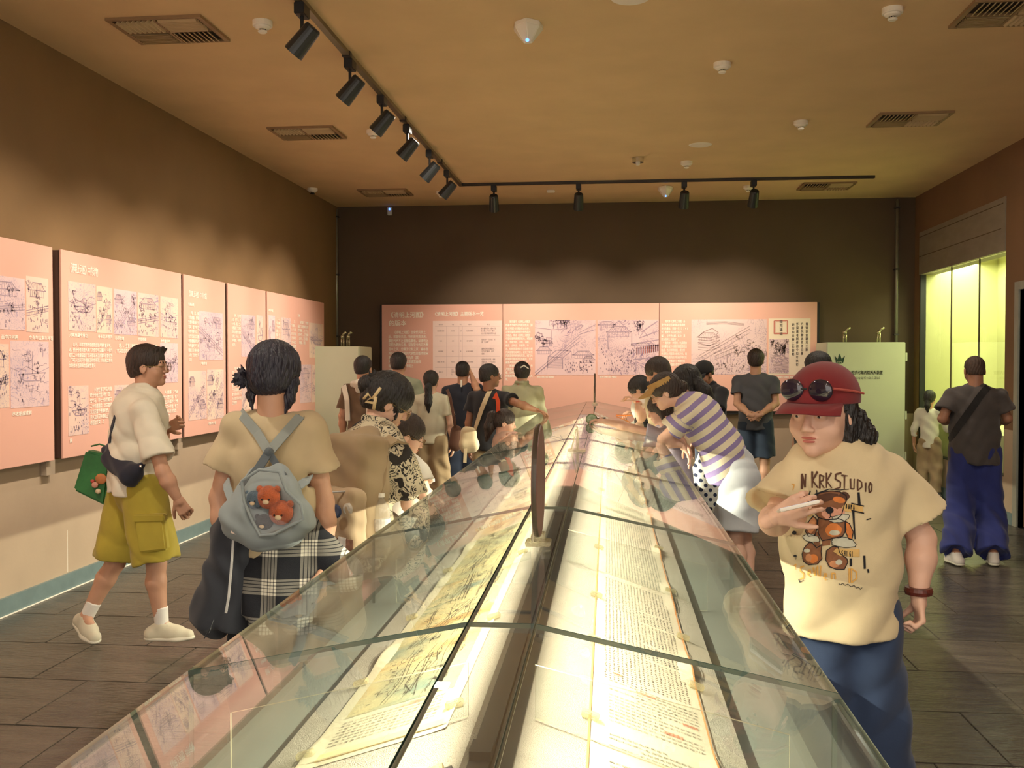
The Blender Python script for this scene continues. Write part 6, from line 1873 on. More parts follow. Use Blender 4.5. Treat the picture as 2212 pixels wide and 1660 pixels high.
MB().lathe([(0, .088), (.016, .088), (.016, .105), (0, .106)], c, 16).build('cap', m_white, tt); MB().lathe([(.0388, -.05), (.0388, 0)], c, 20).build('label', mat('bottle_label', rgb((226, 220, 208)), .5, var=.2, scale=40), tt)

# ================================================================== 4  boy with glasses
p = Person('young person with glasses and white tee leaning at the case beside the patterned shirt', *at(880, 4.78)[:2], 1.42, phi=55, tone='fair', lod=1.0, lean=12, hyaw=20, hpitch=24)
p.set(neck=PY(872, 990, 4.78), chest=PY(866, 1035, 4.74), waist=PY(852, 1110, 4.70), shR=PY(905, 1012, 4.70), shL=PY(842, 1010, 4.86), elR=PY(918, 1068, 4.66), wrR=PY(925, 1070, 4.86), elL=PY(850, 1075, 4.9), wrL=PY(905, 1075, 4.95))
p.J['head'] = PY(880, 942, 4.80); p.tilt = nz(p.J['neck'] - p.J['waist'])
p.hand['R'] = dict(curl=.3, n=W3(0, 0, -1)); p.hand['L'] = dict(curl=.3, n=W3(0, 0, -1))
p.body(); p.hair('short', m_hairb, nape=-.04, vol=1.4); p.hair_done(); p.glasses()
p.top(cloth('tee_white', (240, 236, 224)), 'tee_shirt', hem=.80, loose=.02, sleeve=.6, slseed=9); p.legs_cloth(cloth('shorts_grey', (110, 108, 104)), 'shorts', end=.5, r_end=.10, seed=1); p.shoes(cloth('shoe_black', (34, 32, 32)))

# ================================================================== the row reading the back wall (left to right)
GRP = 'visitors reading the back panels'


def back_viewer(label, px, Y, top, phi, m_top, m_bot, hair='short', bottom='trousers', tone='mid', hem=.82, girth=1.0, sleeve=.6, lod=1.45, H=None, m_h=None, vol=1.0, done=True, loose=.02, **k):
    x, y, HH = at(px, Y, top)
    p = Person(label, x, y, H or HH, phi=phi, tone=tone, lod=lod, girth=girth, group=GRP, **k)
    p.mt, p.mbot, p.bt, p.st = m_top, m_bot, bottom, dict(hem=hem, sleeve=sleeve, loose=loose, slseed=int(px) % 17)
    p.hs_, p.mh, p.vol = hair, m_h, vol
    return p


def finish(p, face=False, shoe=None, glasses=False, lock=None, **kt):
    p.place_head() if not p.head_set else None
    p.body(face=face)
    if p.hs_ != 'bald':
        p.hair(p.hs_, p.mh, nape=-.05, vol=p.vol)
        if lock: lock(p)
        p.hair_done()
    if glasses: p.glasses()
    p.st.update(kt); p.top(p.mt, 'shirt', **p.st)
    if p.bt == 'trousers': p.legs_cloth(p.mbot, 'trousers', r_end=.085, r_hip=.10, seed=int(p.x * 10) % 7)
    elif p.bt == 'wide': p.legs_cloth(p.mbot, 'trousers', r_end=.125, r_hip=.115, end=.06, folds=.008, seed=3)
    else: p.legs_cloth(p.mbot, 'shorts', end=.52, r_end=.112, r_hip=.105, seed=2)
    p.shoes(shoe or cloth('shoe_black', (34, 32, 32)))
    return p


m_sh_br = cloth('vest_brown', (112, 92, 72)); m_olv = cloth('tee_sage', (150, 156, 132)); m_wht = cloth('blouse_pale', (202, 196, 170)); m_nv = cloth('tee_navy', (40, 44, 58)); m_blk = cloth('tee_black', (28, 28, 34))
m_jk = cloth('jacket_olive', (176, 174, 142)); m_kh = cloth('trousers_khaki', (146, 124, 92)); m_bl = cloth('jeans_dark', (44, 54, 74)); m_tan = cloth('trousers_tan', (160, 142, 108))
p = back_viewer('visitor in a brown and white hooded top at the left end of the back row', 786, 9.4, 770, 12, m_sh_br, m_kh, tone='mid', vol=1.1, girth=1.05)
finish(p, sleeve=.75)
v = Vol(p.J['neck'] - .2, p.J['neck'] + .2, .009); v.cap(p.J['neck'] - p.f * .07 - p.r * .07, p.J['neck'] - p.f * .07 + p.r * .07, .035, .035, .03); v.cap(p.J['neck'] - p.f * .10, p.J['neck'] - p.f * .10 - p.u * .06, .05, .03, .03); v.cap(p.J['neck'] + p.r * .08, p.J['neck'] - p.r * .08, .03, k=.03)
mesh_obj('hood', [v.mesh()], cloth('hood_white', (228, 222, 206)), p.root)
for g_ in (-1, 1):
    MB().ribbon([p.J['shL' if g_ < 0 else 'shR'] - p.f * .085 + p.u * .03, p.J['chest'] - p.f * .125 + p.r * g_ * .12, p.J['waist'] - p.f * .13 + p.r * g_ * .11], .05, .012, -p.f).build('white_panel', MATS['hood_white'], p.root)
p = back_viewer('visitor in a sage green tee in front of the panel title', 862, 10.2, 762, 4, m_olv, m_kh, girth=1.18, tone='mid'); finish(p)
p = back_viewer('visitor with a long black ponytail, pale blouse and khaki trousers', 932, 9.9, 801, 6, m_wht, m_kh, hair='ponytail', bottom='wide', tone='fair', hem=.86, sleeve=.7, loose=.035)
finish(p, lock=lambda q: q.lock([q.hp(0, -.085, -.02), q.hp(0, -.115, -.06), q.hp(.0, -.105, -.25), q.hp(.005, -.095, -.42)], [.026, .036, .042, .010]))
c = p.J['shR'] + W3(.02, -.06, 0); t = thing('shoulder_bag', 'dark brown shoulder bag hanging beside the ponytailed visitor', 'bag', PY(985, 900, 9.8)); mt_ = cloth('bag_brown', (92, 60, 44))
MB().ribbon([PY(966, 842, 9.88), PY(972, 858, 9.76), PY(980, 900, 9.72), PY(986, 940, 9.74)], .03, .006, (0, -1, 0)).build('strap', mt_, t)
v = Vol(PY(985, 945, 9.74) - .2, PY(985, 945, 9.74) + .2, .01); v.cap(PY(986, 932, 9.76), PY(984, 960, 9.76), .06, .075, .02, flat=(W3(0, 1, 0), .6)); mesh_obj('bag_body', [v.mesh()], mt_, t)
p = back_viewer('visitor in a navy tee with small white back print, hand at the ear', 1000, 10.5, 780, 0, m_nv, m_bl, hair='buzz', tone='mid', girth=1.08)
p.set(elR=PY(1030, 842, 10.35), wrR=PY(1019, 812, 10.52)); p.hand['R'] = dict(curl=.3, d=nz(W3(-.3, 0, 1)), n=W3(-1, 0, 0)); p.vol = .3; finish(p)
MB().box(PY(996, 835, 10.36) - .006, PY(996, 835, 10.36) + W3(.012, .004, .07)).build('back_print', m_white, p.root)
p = back_viewer('visitor in black tee and spectacles resting a hand on the case', 1058, 9.2, 787, 18, m_blk, m_tan, tone='tan', girth=1.12, hyaw=48)
p.set(elR=PY(1118, 872, 9.0), wrR=PY(1157, 886, 9.08)); p.hand['R'] = dict(curl=.35, n=W3(0, -.2, -1)); finish(p, face=True, glasses=True)
t = thing('crossbody_bag', 'cream crossbody bag on a wide strap worn by the visitor in black', 'bag', PY(1015, 935, 9.0)); mt_ = cloth('bag_cream', (206, 188, 152))
strap_on([p.top_o], [(1068, 828), (1055, 850), (1040, 885), (1026, 928)], .045, 'strap', mt_, t)
v = Vol(PY(1015, 948, 9.0) - .25, PY(1015, 948, 9.0) + .25, .01); v.cap(PY(1012, 938, 9.0), PY(1012, 962, 9.0), .075, .085, .02, flat=(W3(0, 1, 0), .5)); v.cap(PY(1003, 960, 9.0), PY(1025, 962, 9.0), .045, None, .03); v.warp(lambda X, Y, Z: .004 * np.sin(X * 50)); mesh_obj('bag_body', [v.mesh()], mt_, t)
MB().ribbon([PY(1006, 965, 8.96), PY(1004, 1000, 8.96)], .03, .004, (0, -1, 0)).build('strap', mt_, t)
p = back_viewer('visitor with tied up hair in a loose pale olive jacket', 1128, 10.4, 783, -4, m_jk, m_kh, hair='updo', tone='fair', sleeve=1.75, loose=.045, hem=.78, vol=1.6, girth=1.0)
finish(p, collar=True, folds=.009, lock=lambda q: q.lock([q.hp(0, -.09, .0), q.hp(.01, -.11, .03)], [.035, .03]))
MB().tube([PY(1124, 795, 10.22), PY(1132, 790, 10.2), PY(1142, 797, 10.2)], .007, 6).build('hair_clip', m_white, p.root)

# girl with ponytail leaning on the case
x, y, _ = at(1080, 7.45)
p = Person('girl with a ponytail and coral ribbon resting her chin by the glass', x, y, 1.30, phi=72, tone='fair', lod=1.1, hyaw=16, hpitch=10, lean=8)
p.set(neck=PY(1083, 948, 7.45), shR=PY(1090, 962, 7.34), shL=PY(1092, 958, 7.56), elR=PY(1085, 962, 7.22), wrR=PY(1106, 938, 7.30), elL=PY(1112, 972, 7.6), wrL=PY(1128, 950, 7.5))
p.J['head'] = PY(1091, 914, 7.45); p.hand['R'] = dict(curl=1.0, d=nz(W3(1, 0, .1)), n=W3(0, 0, -1)); p.hand['L'] = dict(curl=.9, n=W3(0, 0, -1))
p.body(); p.hair('ponytail', m_hairb, nape=-.05, vol=1.3)
p.lock([p.hp(0, -.08, .055), p.hp(0, -.13, .04), p.hp(0, -.14, -.06), p.hp(0, -.15, -.20)], [.03, .042, .045, .012]); p.hair_done()
MB().ribbon([PY(1076, 892, 7.42), PY(1076, 868, 7.4), PY(1070, 850, 7.4), PY(1068, 862, 7.4)], .03, .006, (0, -1, 0)).build('ribbon', cloth('ribbon_coral', (226, 84, 50)), p.root)
p.top(cloth('tee_blush', (216, 186, 168)), 'tee_shirt', hem=.8, loose=.015, sleeve=.3, slseed=3); p.legs_cloth(cloth('skirt_rose', (196, 150, 140)), 'shorts', end=.5, r_end=.11, seed=2); p.shoes(cloth('shoe_white', (216, 208, 200)))

# ================================================================== right side of the case
# striped tee with visor
Ys = 6.7
x, y, _ = at(1600, Ys)
p = Person('person in a lavender striped tee and straw visor leaning over the glass', x, y, 1.64, phi=-80, tone='fair', lod=.95, girth=1.05, hyaw=-6, hpitch=26)
p.set(pelvis=PY(1592, 1015, Ys), waist=PY(1556, 962, Ys), chest=PY(1512, 903, Ys), neck=PY(1472, 856, Ys), shL=PY(1480, 892, Ys - .17), shR=PY(1492, 872, Ys + .17),
      elL=PY(1432, 950, Ys - .12), wrL=PY(1474, 962, Ys - .06), elR=PY(1446, 958, Ys + .20), wrR=PY(1472, 950, Ys + .04),
      hipL=PY(1598, 1030, Ys - .09), hipR=PY(1600, 1030, Ys + .09), knL=PY(1588, 1165, Ys - .10), knR=PY(1606, 1160, Ys + .08), anL=PZ(1600, 1287, .085), anR=PZ(1618, 1275, .085))
p.lean = 40; p.tilt = nz(p.J['neck'] - p.J['pelvis']); p.J['head'] = PY(1437, 848, Ys - .01)
p.hand['L'] = dict(curl=.25, d=nz(W3(.5, 0, -.9)), n=W3(-1, 0, -.3), spread=.12); p.hand['R'] = dict(curl=.4, d=nz(W3(.6, -.2, -.7)), n=W3(-1, 0, 0))
p.body(); p.hair('updo', m_hairb, nape=-.06, vol=1.8); p.lock([p.hp(0, -.08, .02), p.hp(0, -.12, -.01), p.hp(0, -.11, -.06)], [.045, .04, .02]); p.hair_done(); p.glasses()
J = p.J; axis = nz(J['neck'] - J['pelvis']); pel = J['pelvis']


def at_stripe(V):
    t = (V - pel) @ axis; out = np.zeros_like(V); out[:, 0] = t
    for n in 'LR':
        a, b = J['sh' + n], J['el' + n]; d = nz(b - a); tt = (V - a) @ d; per = np.linalg.norm(V - a - tt[:, None] * d, axis=1)
        mk = (tt > .045) & (per < .105) & (tt < .4); 
        out[mk, 0] = tt[mk] + .3
    return out


p.top(stripe_mat('stripe_lavender', (236, 226, 198), (150, 134, 184), .074, .46), 'striped_tee', hem=.80, hem_pt=PY(1600, 1010, Ys) * .55 + PY(1556, 1075, Ys) * .45, loose=.035, sleeve=.62, sleeve_r=.09, folds=.006, slseed=5, attr=at_stripe, depth=.80)
p.legs_cloth(cloth('shorts_pale_blue', (206, 212, 218)), 'shorts', end=.56, r_hip=.13, r_end=.145, folds=.009, seed=6, waist_r=.15)
p.shoes(cloth('shoe_black', (34, 32, 32)))
# visor: brim and band
m_str = mat('straw_visor', rgb((196, 158, 96)), .8, var=.1, scale=60, bump=.5, bscale=300, stretch=(1, 1, 4))
mb = MB(); B = []
for i, a in enumerate(np.linspace(-1.25, 1.25, 15)):
    B.append((p.hp(math.sin(a) * .088, math.cos(a) * .088 + .0, .068), p.hp(math.sin(a) * .135, .06 + math.cos(a) * .13, .040 - .02 * abs(math.sin(a)))))
vs = []; 
for q in B: vs += [q[0], q[1], q[0] + p.hu * .004, q[1] + p.hu * .004]
fs = []
for i in range(14):
    o = i * 4; fs += [(o, o + 1, o + 5, o + 4), (o + 2, o + 6, o + 7, o + 3), (o + 1, o + 3, o + 7, o + 5), (o, o + 4, o + 6, o + 2)]
mb.add(vs, fs).build('visor_brim', m_str, p.root)
mb = MB(); mb.ribbon([p.hp(math.sin(a) * .094, math.cos(a) * .108 - .012, .075) for a in np.linspace(-2.2, 2.2, 21)], .04, .004, [tuple(p.hr * math.sin(a) + p.hf * math.cos(a)) for a in np.linspace(-2.2, 2.2, 21)]); mb.build('visor_band', m_str, p.root)

# polka dot dress behind her
x, y, _ = at(1560, 7.35)
p = Person('person with long black hair in a polka dot skirt bending behind the striped tee', x, y, 1.62, phi=-80, tone='fair', lod=1.2, hyaw=-4, hpitch=24)
p.set(pelvis=PY(1560, 985, 7.35), waist=PY(1540, 945, 7.35), chest=PY(1515, 895, 7.35), neck=PY(1498, 862, 7.35), shL=PY(1506, 880, 7.2), shR=PY(1508, 880, 7.5), elL=PY(1470, 935, 7.25), wrL=PY(1452, 955, 7.3), elR=PY(1470, 935, 7.5), wrR=PY(1450, 950, 7.5), hipL=PY(1560, 1000, 7.27), hipR=PY(1560, 1000, 7.43))
p.lean = 25; p.tilt = nz(p.J['neck'] - p.J['pelvis']); p.J['head'] = PY(1482, 826, 7.35)
p.body(); p.hair('bob', m_hair, nape=-.06, vol=1.6); p.lock([p.hp(-.03, -.06, 0), p.hp(-.03, -.10, -.12), p.hp(-.02, -.12, -.28)], [.05, .055, .03]); p.hair_done()
p.top(cloth('cardigan_white', (214, 206, 190)), 'blouse', hem=.9, loose=.02, sleeve=.6)
m_dot = dots_mat('polka_dots', (222, 222, 214), (30, 40, 70), 15, .29)
v = Vol(W3(x - .5, 7.35 - .35, .28), W3(x + .3, 7.35 + .35, 1.12), .011)
v.cap(p.J['waist'] + W3(0, 0, 0), p.J['pelvis'], .13, .17, .04, flat=(W3(0, 1, 0), .8)); v.cap(p.J['pelvis'], W3(p.J['pelvis'][0] - .06, 7.35, .42), .17, .26, .04, flat=(W3(0, 1, 0), .85), fb=True)
v.warp(lambda X, Y, Z: .012 * np.sin(X * 34 + Y * 10 + np.sin(Z * 7))); mesh_obj('skirt', [v.mesh()], m_dot, p.root); p.shoes(cloth('shoe_white', (216, 208, 200)))

# child whose arm holds the magnifier over the glass
x, y, _ = at(1470, 7.05)
p = Person('child in a grey lavender tee stretching an arm over the glass with a magnifier', x, y, 1.34, phi=-75, tone='fair', lod=1.1, hyaw=-5, hpitch=20, lean=12)
p.set(neck=PY(1440, 918, 7.05), shL=PY(1438, 940, 6.98), shR=PY(1425, 928, 7.2), elL=PY(1368, 926, 6.98), wrL=PY(1304, 910, 6.98), elR=PY(1432, 955, 7.2), wrR=PY(1410, 962, 7.15))
p.J['head'] = PY(1424, 886, 7.06); p.hand['L'] = dict(curl=.65, n=W3(0, 0, -1), d=nz(W3(-1, 0, .12)), thumb=.1)
p.body(); p.hair('bob', m_hairb, nape=-.06, vol=1.3); p.hair_done()
p.top(cloth('tee_grey_lavender', (168, 160, 176)), 'tee_shirt', hem=.85, loose=.02, sleeve=.62, sleeve_r=.07); p.legs_cloth(cloth('trousers_stone', (150, 138, 118)), end=.1, seed=5); p.shoes(cloth('shoe_white', (216, 208, 200)))
c = PY(1278, 906, 6.98); t = thing('magnifier', 'round magnifying glass held over the case by the outstretched hand', 'magnifier', c)
Mx = Matrix.Translation(c) @ Matrix.Rotation(math.radians(62), 4, 'X')
MB().lathe([(.036, -.005), (.041, -.005), (.042, 0), (.041, .005), (.036, .005), (.036, -.005)], (0, 0, 0), 32, Mx).build('rim', mat('magnifier_rim', rgb((120, 134, 96)), .3, metal=.5), t, smooth=True)
MB().lathe([(0, -.003), (.036, -.001), (.036, .001), (0, .003)], (0, 0, 0), 24, Mx).build('lens', glass_mat('magnifier_lens', (.80, .93, .80), film=.4, film_col=(.8, .95, .7)), t)
MB().tube([c + W3(.040, 0, .002), c + W3(.10, 0, .006)], [.006, .009], 10).build('handle', m_black, t)

# adult behind the visor, brown hair
x, y, _ = at(1440, 8.2)
p = Person('person with brown hair standing behind the straw visor, head above it', x, y, 1.66, phi=-70, tone='mid', lod=1.3, hyaw=0, hpitch=22, lean=10)
p.J['neck'] = PY(1440, 846, 8.2); p.J['head'] = PY(1420, 806, 8.2)
p.body(); p.hair('short', m_hairb, nape=-.05, vol=1.5, fringe=.02); p.hair_done()
p.top(cloth('shirt_oat', (196, 180, 146)), 'shirt', hem=.8, loose=.025, sleeve=.6, collar=True); p.legs_cloth(m_bl, seed=1); p.shoes(cloth('shoe_black', (34, 32, 32)))

# bowing visitor with a hand at the brow and an orange phone
x, y, _ = at(1426, 8.75)
p = Person('person bowing over the far part of the case with a hand at the brow', x, y, 1.60, phi=-72, tone='fair', lod=1.25, hyaw=0, hpitch=34, lean=26)
p.set(neck=PY(1398, 858, 8.75), shL=PY(1402, 876, 8.6), shR=PY(1402, 874, 8.9), elL=PY(1384, 905, 8.5), wrL=PY(1376, 868, 8.52), elR=PY(1385, 905, 8.9), wrR=PY(1374, 892, 8.8))
p.J['head'] = PY(1382, 843, 8.75); p.hand['L'] = dict(curl=.8, d=nz(W3(-.8, 0, .5)), n=W3(0, 0, -1)); p.hand['R'] = dict(curl=.8, d=nz(W3(-1, -.2, .1)), n=W3(0, 0, -1))
p.body(); p.hair('short', m_hair, nape=-.06, vol=1.5); p.hair_done()
p.top(cloth('tee_white', (240, 236, 224)), 'tee_shirt', hem=.9, loose=.02, sleeve=.3); p.legs_cloth(cloth('trousers_black', (26, 27, 32)), seed=1); p.shoes(cloth('shoe_black', (34, 32, 32)))
v = Vol(p.J['chest'] - .3, p.J['chest'] + .3, .011); v.cap(p.J['chest'], p.J['waist'], .17, .165, .03, flat=(p.f, .75), fa=True, fb=True); mesh_obj('black_vest', [v.mesh()], m_blk, p.root)
MB().lathe([(.029, -.004), (.032, 0), (.029, .004)], (0, 0, 0), 16, Matrix.Translation(p.J['wrL'])).build('red_bracelet', mat('bracelet_red', rgb((190, 60, 40)), .5), p.root)
c = p.J['wrR'] + W3(-.11, -.03, -.02); t = thing('phone', 'orange cased phone held by the bowing visitor', 'phone', c)
MB().box(c - W3(.07, .035, .004), c + W3(.07, .035, .004)).build('case', mat('phone_case_orange', rgb((232, 140, 50)), .4), t, bevel=.003); MB().box(c + W3(-.064, -.031, .0042), c + W3(.064, .031, .005)).build('screen', mat('screen_dark', rgb((40, 36, 40)), .1), t)

# man in black cap and polo
x, y, H = at(1535, 9.3, 770)
p = Person('person in a black cap and black polo looking down beside the case', x, y, H - .01, phi=-118, tone='tan', lod=1.2, girth=1.1, hyaw=-15, hpitch=20)
p.set(elL=PY(1545, 905, 9.0), wrL=PY(1500, 915, 8.9)); p.place_head(); p.J['head'] = PY(1520, 810, 9.25)
p.body(); p.hair('buzz', m_hair, nape=-.02, vol=.3); p.hair_done()
p.top(m_blk, 'polo_shirt', hem=.82, loose=.025, sleeve=.65, collar=True); p.legs_cloth(m_bl, seed=4); p.shoes(cloth('shoe_black', (34, 32, 32)))


def cap_hat(p, m, logo=None, brim=.085, tilt=0.0, nm='cap'):
    R = p.HR(); S = p.hs
    v = Vol(p.J['head'] - .19 * S, p.J['head'] + .19 * S, .0045 * p.lod)
    v.ell(p.hp(0, -.014, .042), np.array((.094, .112, .098)) * S, R, .01)
    v.ell(p.hp(0, -.014, .030), np.array((.083, .100, .084)) * S, R, .01, 's')
    v.cut(p.hp(0, 0, .028), -p.hu + p.hf * .10)
    v.ell(p.hp(0, -.014, .134), np.array((.010, .010, .006)) * S, R, .004)
    cr_ = mesh_obj(nm, [v.mesh()], m, p.root)
    mb = MB(); vs = []; fs = []; n = 19
    for a in np.linspace(-1.15, 1.15, n):
        i_ = (math.sin(a) * .086, math.cos(a) * .088, .034); e = brim * math.cos(a * .95) ** .6 if math.cos(a * .95) > 0 else 0
        o_ = (math.sin(a) * (.088 + .012), math.cos(a) * .088 + e + .004, .030 - .018 * (math.sin(a) ** 2) - .008)
        md = tuple((i_[k] + o_[k]) / 2 + (0, 0, .007)[k] for k in range(3))
        for q in (i_, md, o_):
            vs += [p.hp(*q), p.hp(q[0], q[1], q[2] + .004)]
    for i in range(n - 1):
        o = i * 6
        for k in (0, 2): fs += [(o + k, o + k + 2, o + k + 8, o + k + 6), (o + k + 1, o + k + 7, o + k + 9, o + k + 3)]
        fs += [(o + 4, o + 5, o + 11, o + 10)]
    mb.add(vs, fs).build('cap_brim', m, p.root, smooth=True)
    if logo:
        mb = MB()
        c0 = p.hp(0, .085, .072); 
        mb.tube([c0 + (p.hr * math.cos(t) * .017 + p.hu * math.sin(t) * .019 - p.hf * .008 * math.sin(t)) * S for t in np.linspace(0, 2 * PI, 15)], .0045, 6)
        mb.tube([p.hp(-.008, .091, .078), p.hp(.010, .094, .066)], .004, 6); mb.build('cap_emblem', logo, p.root)
    return cr_


cap_hat(p, cloth('cap_black', (24, 24, 26)), mat('emblem_red', rgb((200, 50, 36)), .6))

# man with hands clasped behind his back
x, y, H = at(1632, 11.0, 755)
p = Person('person in dark grey tee and navy shorts with hands clasped behind the back', x, y, H, phi=8, tone='mid', lod=1.2, girth=1.08)
p.set(elL=PY(1592, 872, 10.95), wrL=PY(1622, 898, 10.78), elR=PY(1676, 872, 10.95), wrR=PY(1640, 898, 10.78)); p.hand['L'] = dict(curl=.9, n=W3(0, 1, 0), d=nz(W3(1, 0, -.3))); p.hand['R'] = dict(curl=.9, n=W3(0, 1, 0), d=nz(W3(-1, -.1, -.3)))
p.body(face=False); p.hair('short', m_hairb, nape=-.055, vol=1.2); p.hair_done()
p.top(cloth('tee_slate', (84, 86, 92)), 'tee_shirt', hem=.84, loose=.022, sleeve=.62, folds=.006); p.legs_cloth(cloth('shorts_navy', (38, 52, 70)), 'shorts', end=.54, r_end=.11, r_hip=.10, seed=2); p.shoes(cloth('shoe_black', (34, 32, 32)))

# visitor hidden behind the red cap
x, y, H = at(1768, 8.3, 762)
p = Person('person with black hair and glasses mostly hidden behind the red cap', x, y, H, phi=-35, tone='mid', lod=1.2, hyaw=-25, hpitch=8)
p.body(); p.hair('short', m_hair, nape=-.05, vol=1.7); p.hair_done(); p.glasses(m_black)
p.top(cloth('tee_pale_grey', (196, 186, 170)), 'tee_shirt', hem=.84, loose=.03, sleeve=.7); p.legs_cloth(cloth('trousers_black', (26, 27, 32)), seed=1)
p.shoes(cloth('shoe_black', (34, 32, 32)), m_sole)

# right back: grey tee and blue trousers
f0 = PZ(2104, 1207, 0); x, y, H = at(2106, f0[1], 768)
p = Person('bald person in a dark tee and blue trousers seen from behind near the showcase', x, y, H, phi=4, tone='tan', lod=1.1, girth=1.12, hpitch=14)
Y0 = f0[1]
p.set(elL=PY(2036, 905, Y0 - .02), wrL=PY(2052, 912, Y0 + .24), elR=PY(2176, 905, Y0 - .02), wrR=PY(2160, 912, Y0 + .24), anL=PZ(2066, 1198, .085), anR=PZ(2146, 1198, .085), knL=PY(2074, 1110, Y0), knR=PY(2138, 1110, Y0))
p.body(face=False); v = Vol(p.J['head'] - .17, p.J['head'] + .17, .006)
p.hair('buzz', mat('stubble', rgb((70, 54, 44)), .8, var=.2, scale=60), nape=-.045, vol=.05); p.hair_done()
p.top(cloth('tee_umber_grey', (74, 68, 66)), 'tee_shirt', hem=.80, loose=.035, sleeve=.68, sleeve_r=.09, folds=.007, slseed=2)
p.legs_cloth(cloth('trousers_royal', (38, 48, 112)), r_hip=.11, r_end=.115, end=.05, folds=.007, seed=4); p.shoes(cloth('shoe_white', (216, 208, 200)))
t = thing('chest_sling', 'black sling strap across the back of the person in blue trousers', 'bag', PY(2090, 900, Y0 - .14))
strap_on([p.top_o], [(2134, 836), (2120, 852), (2095, 888), (2068, 925), (2050, 952)], .055, 'strap', cloth('strap_black', (30, 28, 28)), t)

# child at the showcase
f0 = PZ(2020, 1074, 0); x, y, H = at(2008, f0[1], 846)
p = Person('small figure in a white top and baggy khaki trousers at the showcase glass', x, y, H, phi=35, girth=.8, tone='mid', lod=1.3)
p.set(elR=p.J['elR'] + p.f * .12, wrR=p.J['wrR'] + p.f * .3 + p.u * .15)
p.body(face=False); p.hair('ponylow', m_hair, vol=1.3); p.lock([p.hp(0, -.08, 0), p.hp(0, -.1, -.1), p.hp(0, -.09, -.2)], [.03, .035, .01]); p.hair_done()
p.top(cloth('top_white', (236, 232, 216)), 'long_sleeve', hem=.80, loose=.03, sleeve=1.5); p.legs_cloth(cloth('trousers_sand', (168, 146, 112)), r_end=.12, r_hip=.11, end=.07, folds=.008); p.shoes(cloth('shoe_white', (226, 220, 208)))

# ================================================================== foreground: red cap, bear tee, phone
Yc = 2.86
x, y, _ = at(1822, Yc)
p = Person('person in a red cap and cream bear print tee looking down beside the case', x, y, 1.60, phi=194, tone='fair', lod=.8, girth=1.22, head_scale=1.1, hyaw=22, hpitch=6)
p.set(neck=PY(1810, 968, Yc + .03), chest=PY(1812, 1060, Yc), shR=PY(1716, 1024, Yc), shL=PY(1912, 1012, Yc + .02), waist=PY(1815, 1200, Yc), pelvis=PY(1818, 1290, Yc),
      elR=PY(1672, 1128, Yc - .06), wrR=PY(1676, 1118, Yc - .26), elL=PY(1992, 1165, Yc + .03), wrL=PY(1984, 1288, Yc - .02),
      hipR=PY(1788, 1320, Yc), hipL=PY(1872, 1320, Yc), knR=PY(1778, 1640, Yc), knL=PY(1896, 1640, Yc), anR=PZ(1768, 1900, .085), anL=PZ(1925, 1900, .085))
p.J['head'] = PY(1776, 893, Yc - .04)
p.hand['R'] = dict(curl=.62, d=nz(W3(.62, -.35, .42)), n=nz(W3(-.2, -.9, .3)) * -1, thumb=.1, s=.92); p.hand['L'] = dict(curl=1.0, d=nz(W3(.05, -.1, -1)), n=W3(-1, 0, 0), thumb=.6, s=.92)
p.body(); p.hair('long', m_hair, nape=-.08, vol=-.4, fringe=.03)
p.lock([p.hp(-.07, -.045, -.02), p.hp(-.085, -.06, -.07), p.hp(-.07, -.07, -.12)], [.035, .038, .02]); p.hair_done()
cap_hat(p, cloth('cap_red', (124, 34, 38), bump=.2), brim=.078)
# sunglasses pushed up on the cap
mb = MB(); ml = mat('sunglass_lens', rgb((34, 26, 44)), .08, var=.1, coat=1)
S = p.hs
for g_ in (-1, 1):
    M = Matrix.Translation(p.hp(g_ * .040, .083, .078)) @ Matrix([[p.hr[i], p.hf[i], p.hu[i]] for i in range(3)]).to_4x4()
    mb2 = MB(); mb2.ball(p.hp(g_ * .040, .092, .075), tuple(np.array((.034, .010, .030)) * S), 20, 10, Matrix([[p.hr[i], p.hf[i], p.hu[i]] for i in range(3)])); e = mb2.build('sunglass_lens', ml, p.root, smooth=True)
MB().tube([p.hp(-.008, .104, .08), p.hp(.008, .104, .08)], .003, 6).build('sunglass_bridge', m_black, p.root)
for g_ in (-1, 1): MB().tube([p.hp(g_ * .072, .088, .08), p.hp(g_ * .094, .02, .066), p.hp(g_ * .096, -.05, .05)], .0035, 6).build('sunglass_arm', mat('sunglass_arm', rgb((190, 90, 80)), .4), p.root)
p.top(cloth('tee_cream', (222, 204, 164)), 'printed_tee', hem=.785, loose=.034, sleeve=.72, sleeve_r=.098, neck_r=.066, folds=.006, slseed=8, hem_pt=PY(1818, 1362, Yc), depth=.82, flare=-.008, width=.80)
p.legs_cloth(cloth('jeans_blue', (46, 62, 92), var=.14), r_hip=.090, r_end=.078, seed=2, waist_r=.095, folds=.005); p.shoes(cloth('shoe_white', (216, 208, 200)))
MB().lathe([(.036, -.010), (.039, 0), (.036, .010)], (0, 0, 0), 20, Matrix.Translation(p.J['wrL'] + W3(0, 0, .015))).build('bead_bracelet', mat('bracelet_brown', rgb((92, 40, 32)), .4, var=.4, scale=90), p.root)
c = PY(1728, 1094, Yc - .36); t = thing('phone', 'white smartphone held low by the person in the red cap', 'phone', c)
Mp = Matrix.Translation(c) @ Matrix.Rotation(math.radians(-14), 4, 'Y') @ Matrix.Rotation(math.radians(-12), 4, 'X')
MB().box((-.055, -.036, -.004), (.045, .036, .004), Mp).build('phone_body', mat('phone_white', rgb((232, 226, 214)), .25), t, bevel=.002); MB().box((-.052, -.033, .0042), (.042, .033, .0048), Mp).build('screen', mat('screen_glow', rgb((60, 60, 66)), .1, emit=(.8, .85, 1), estr=.35), t)

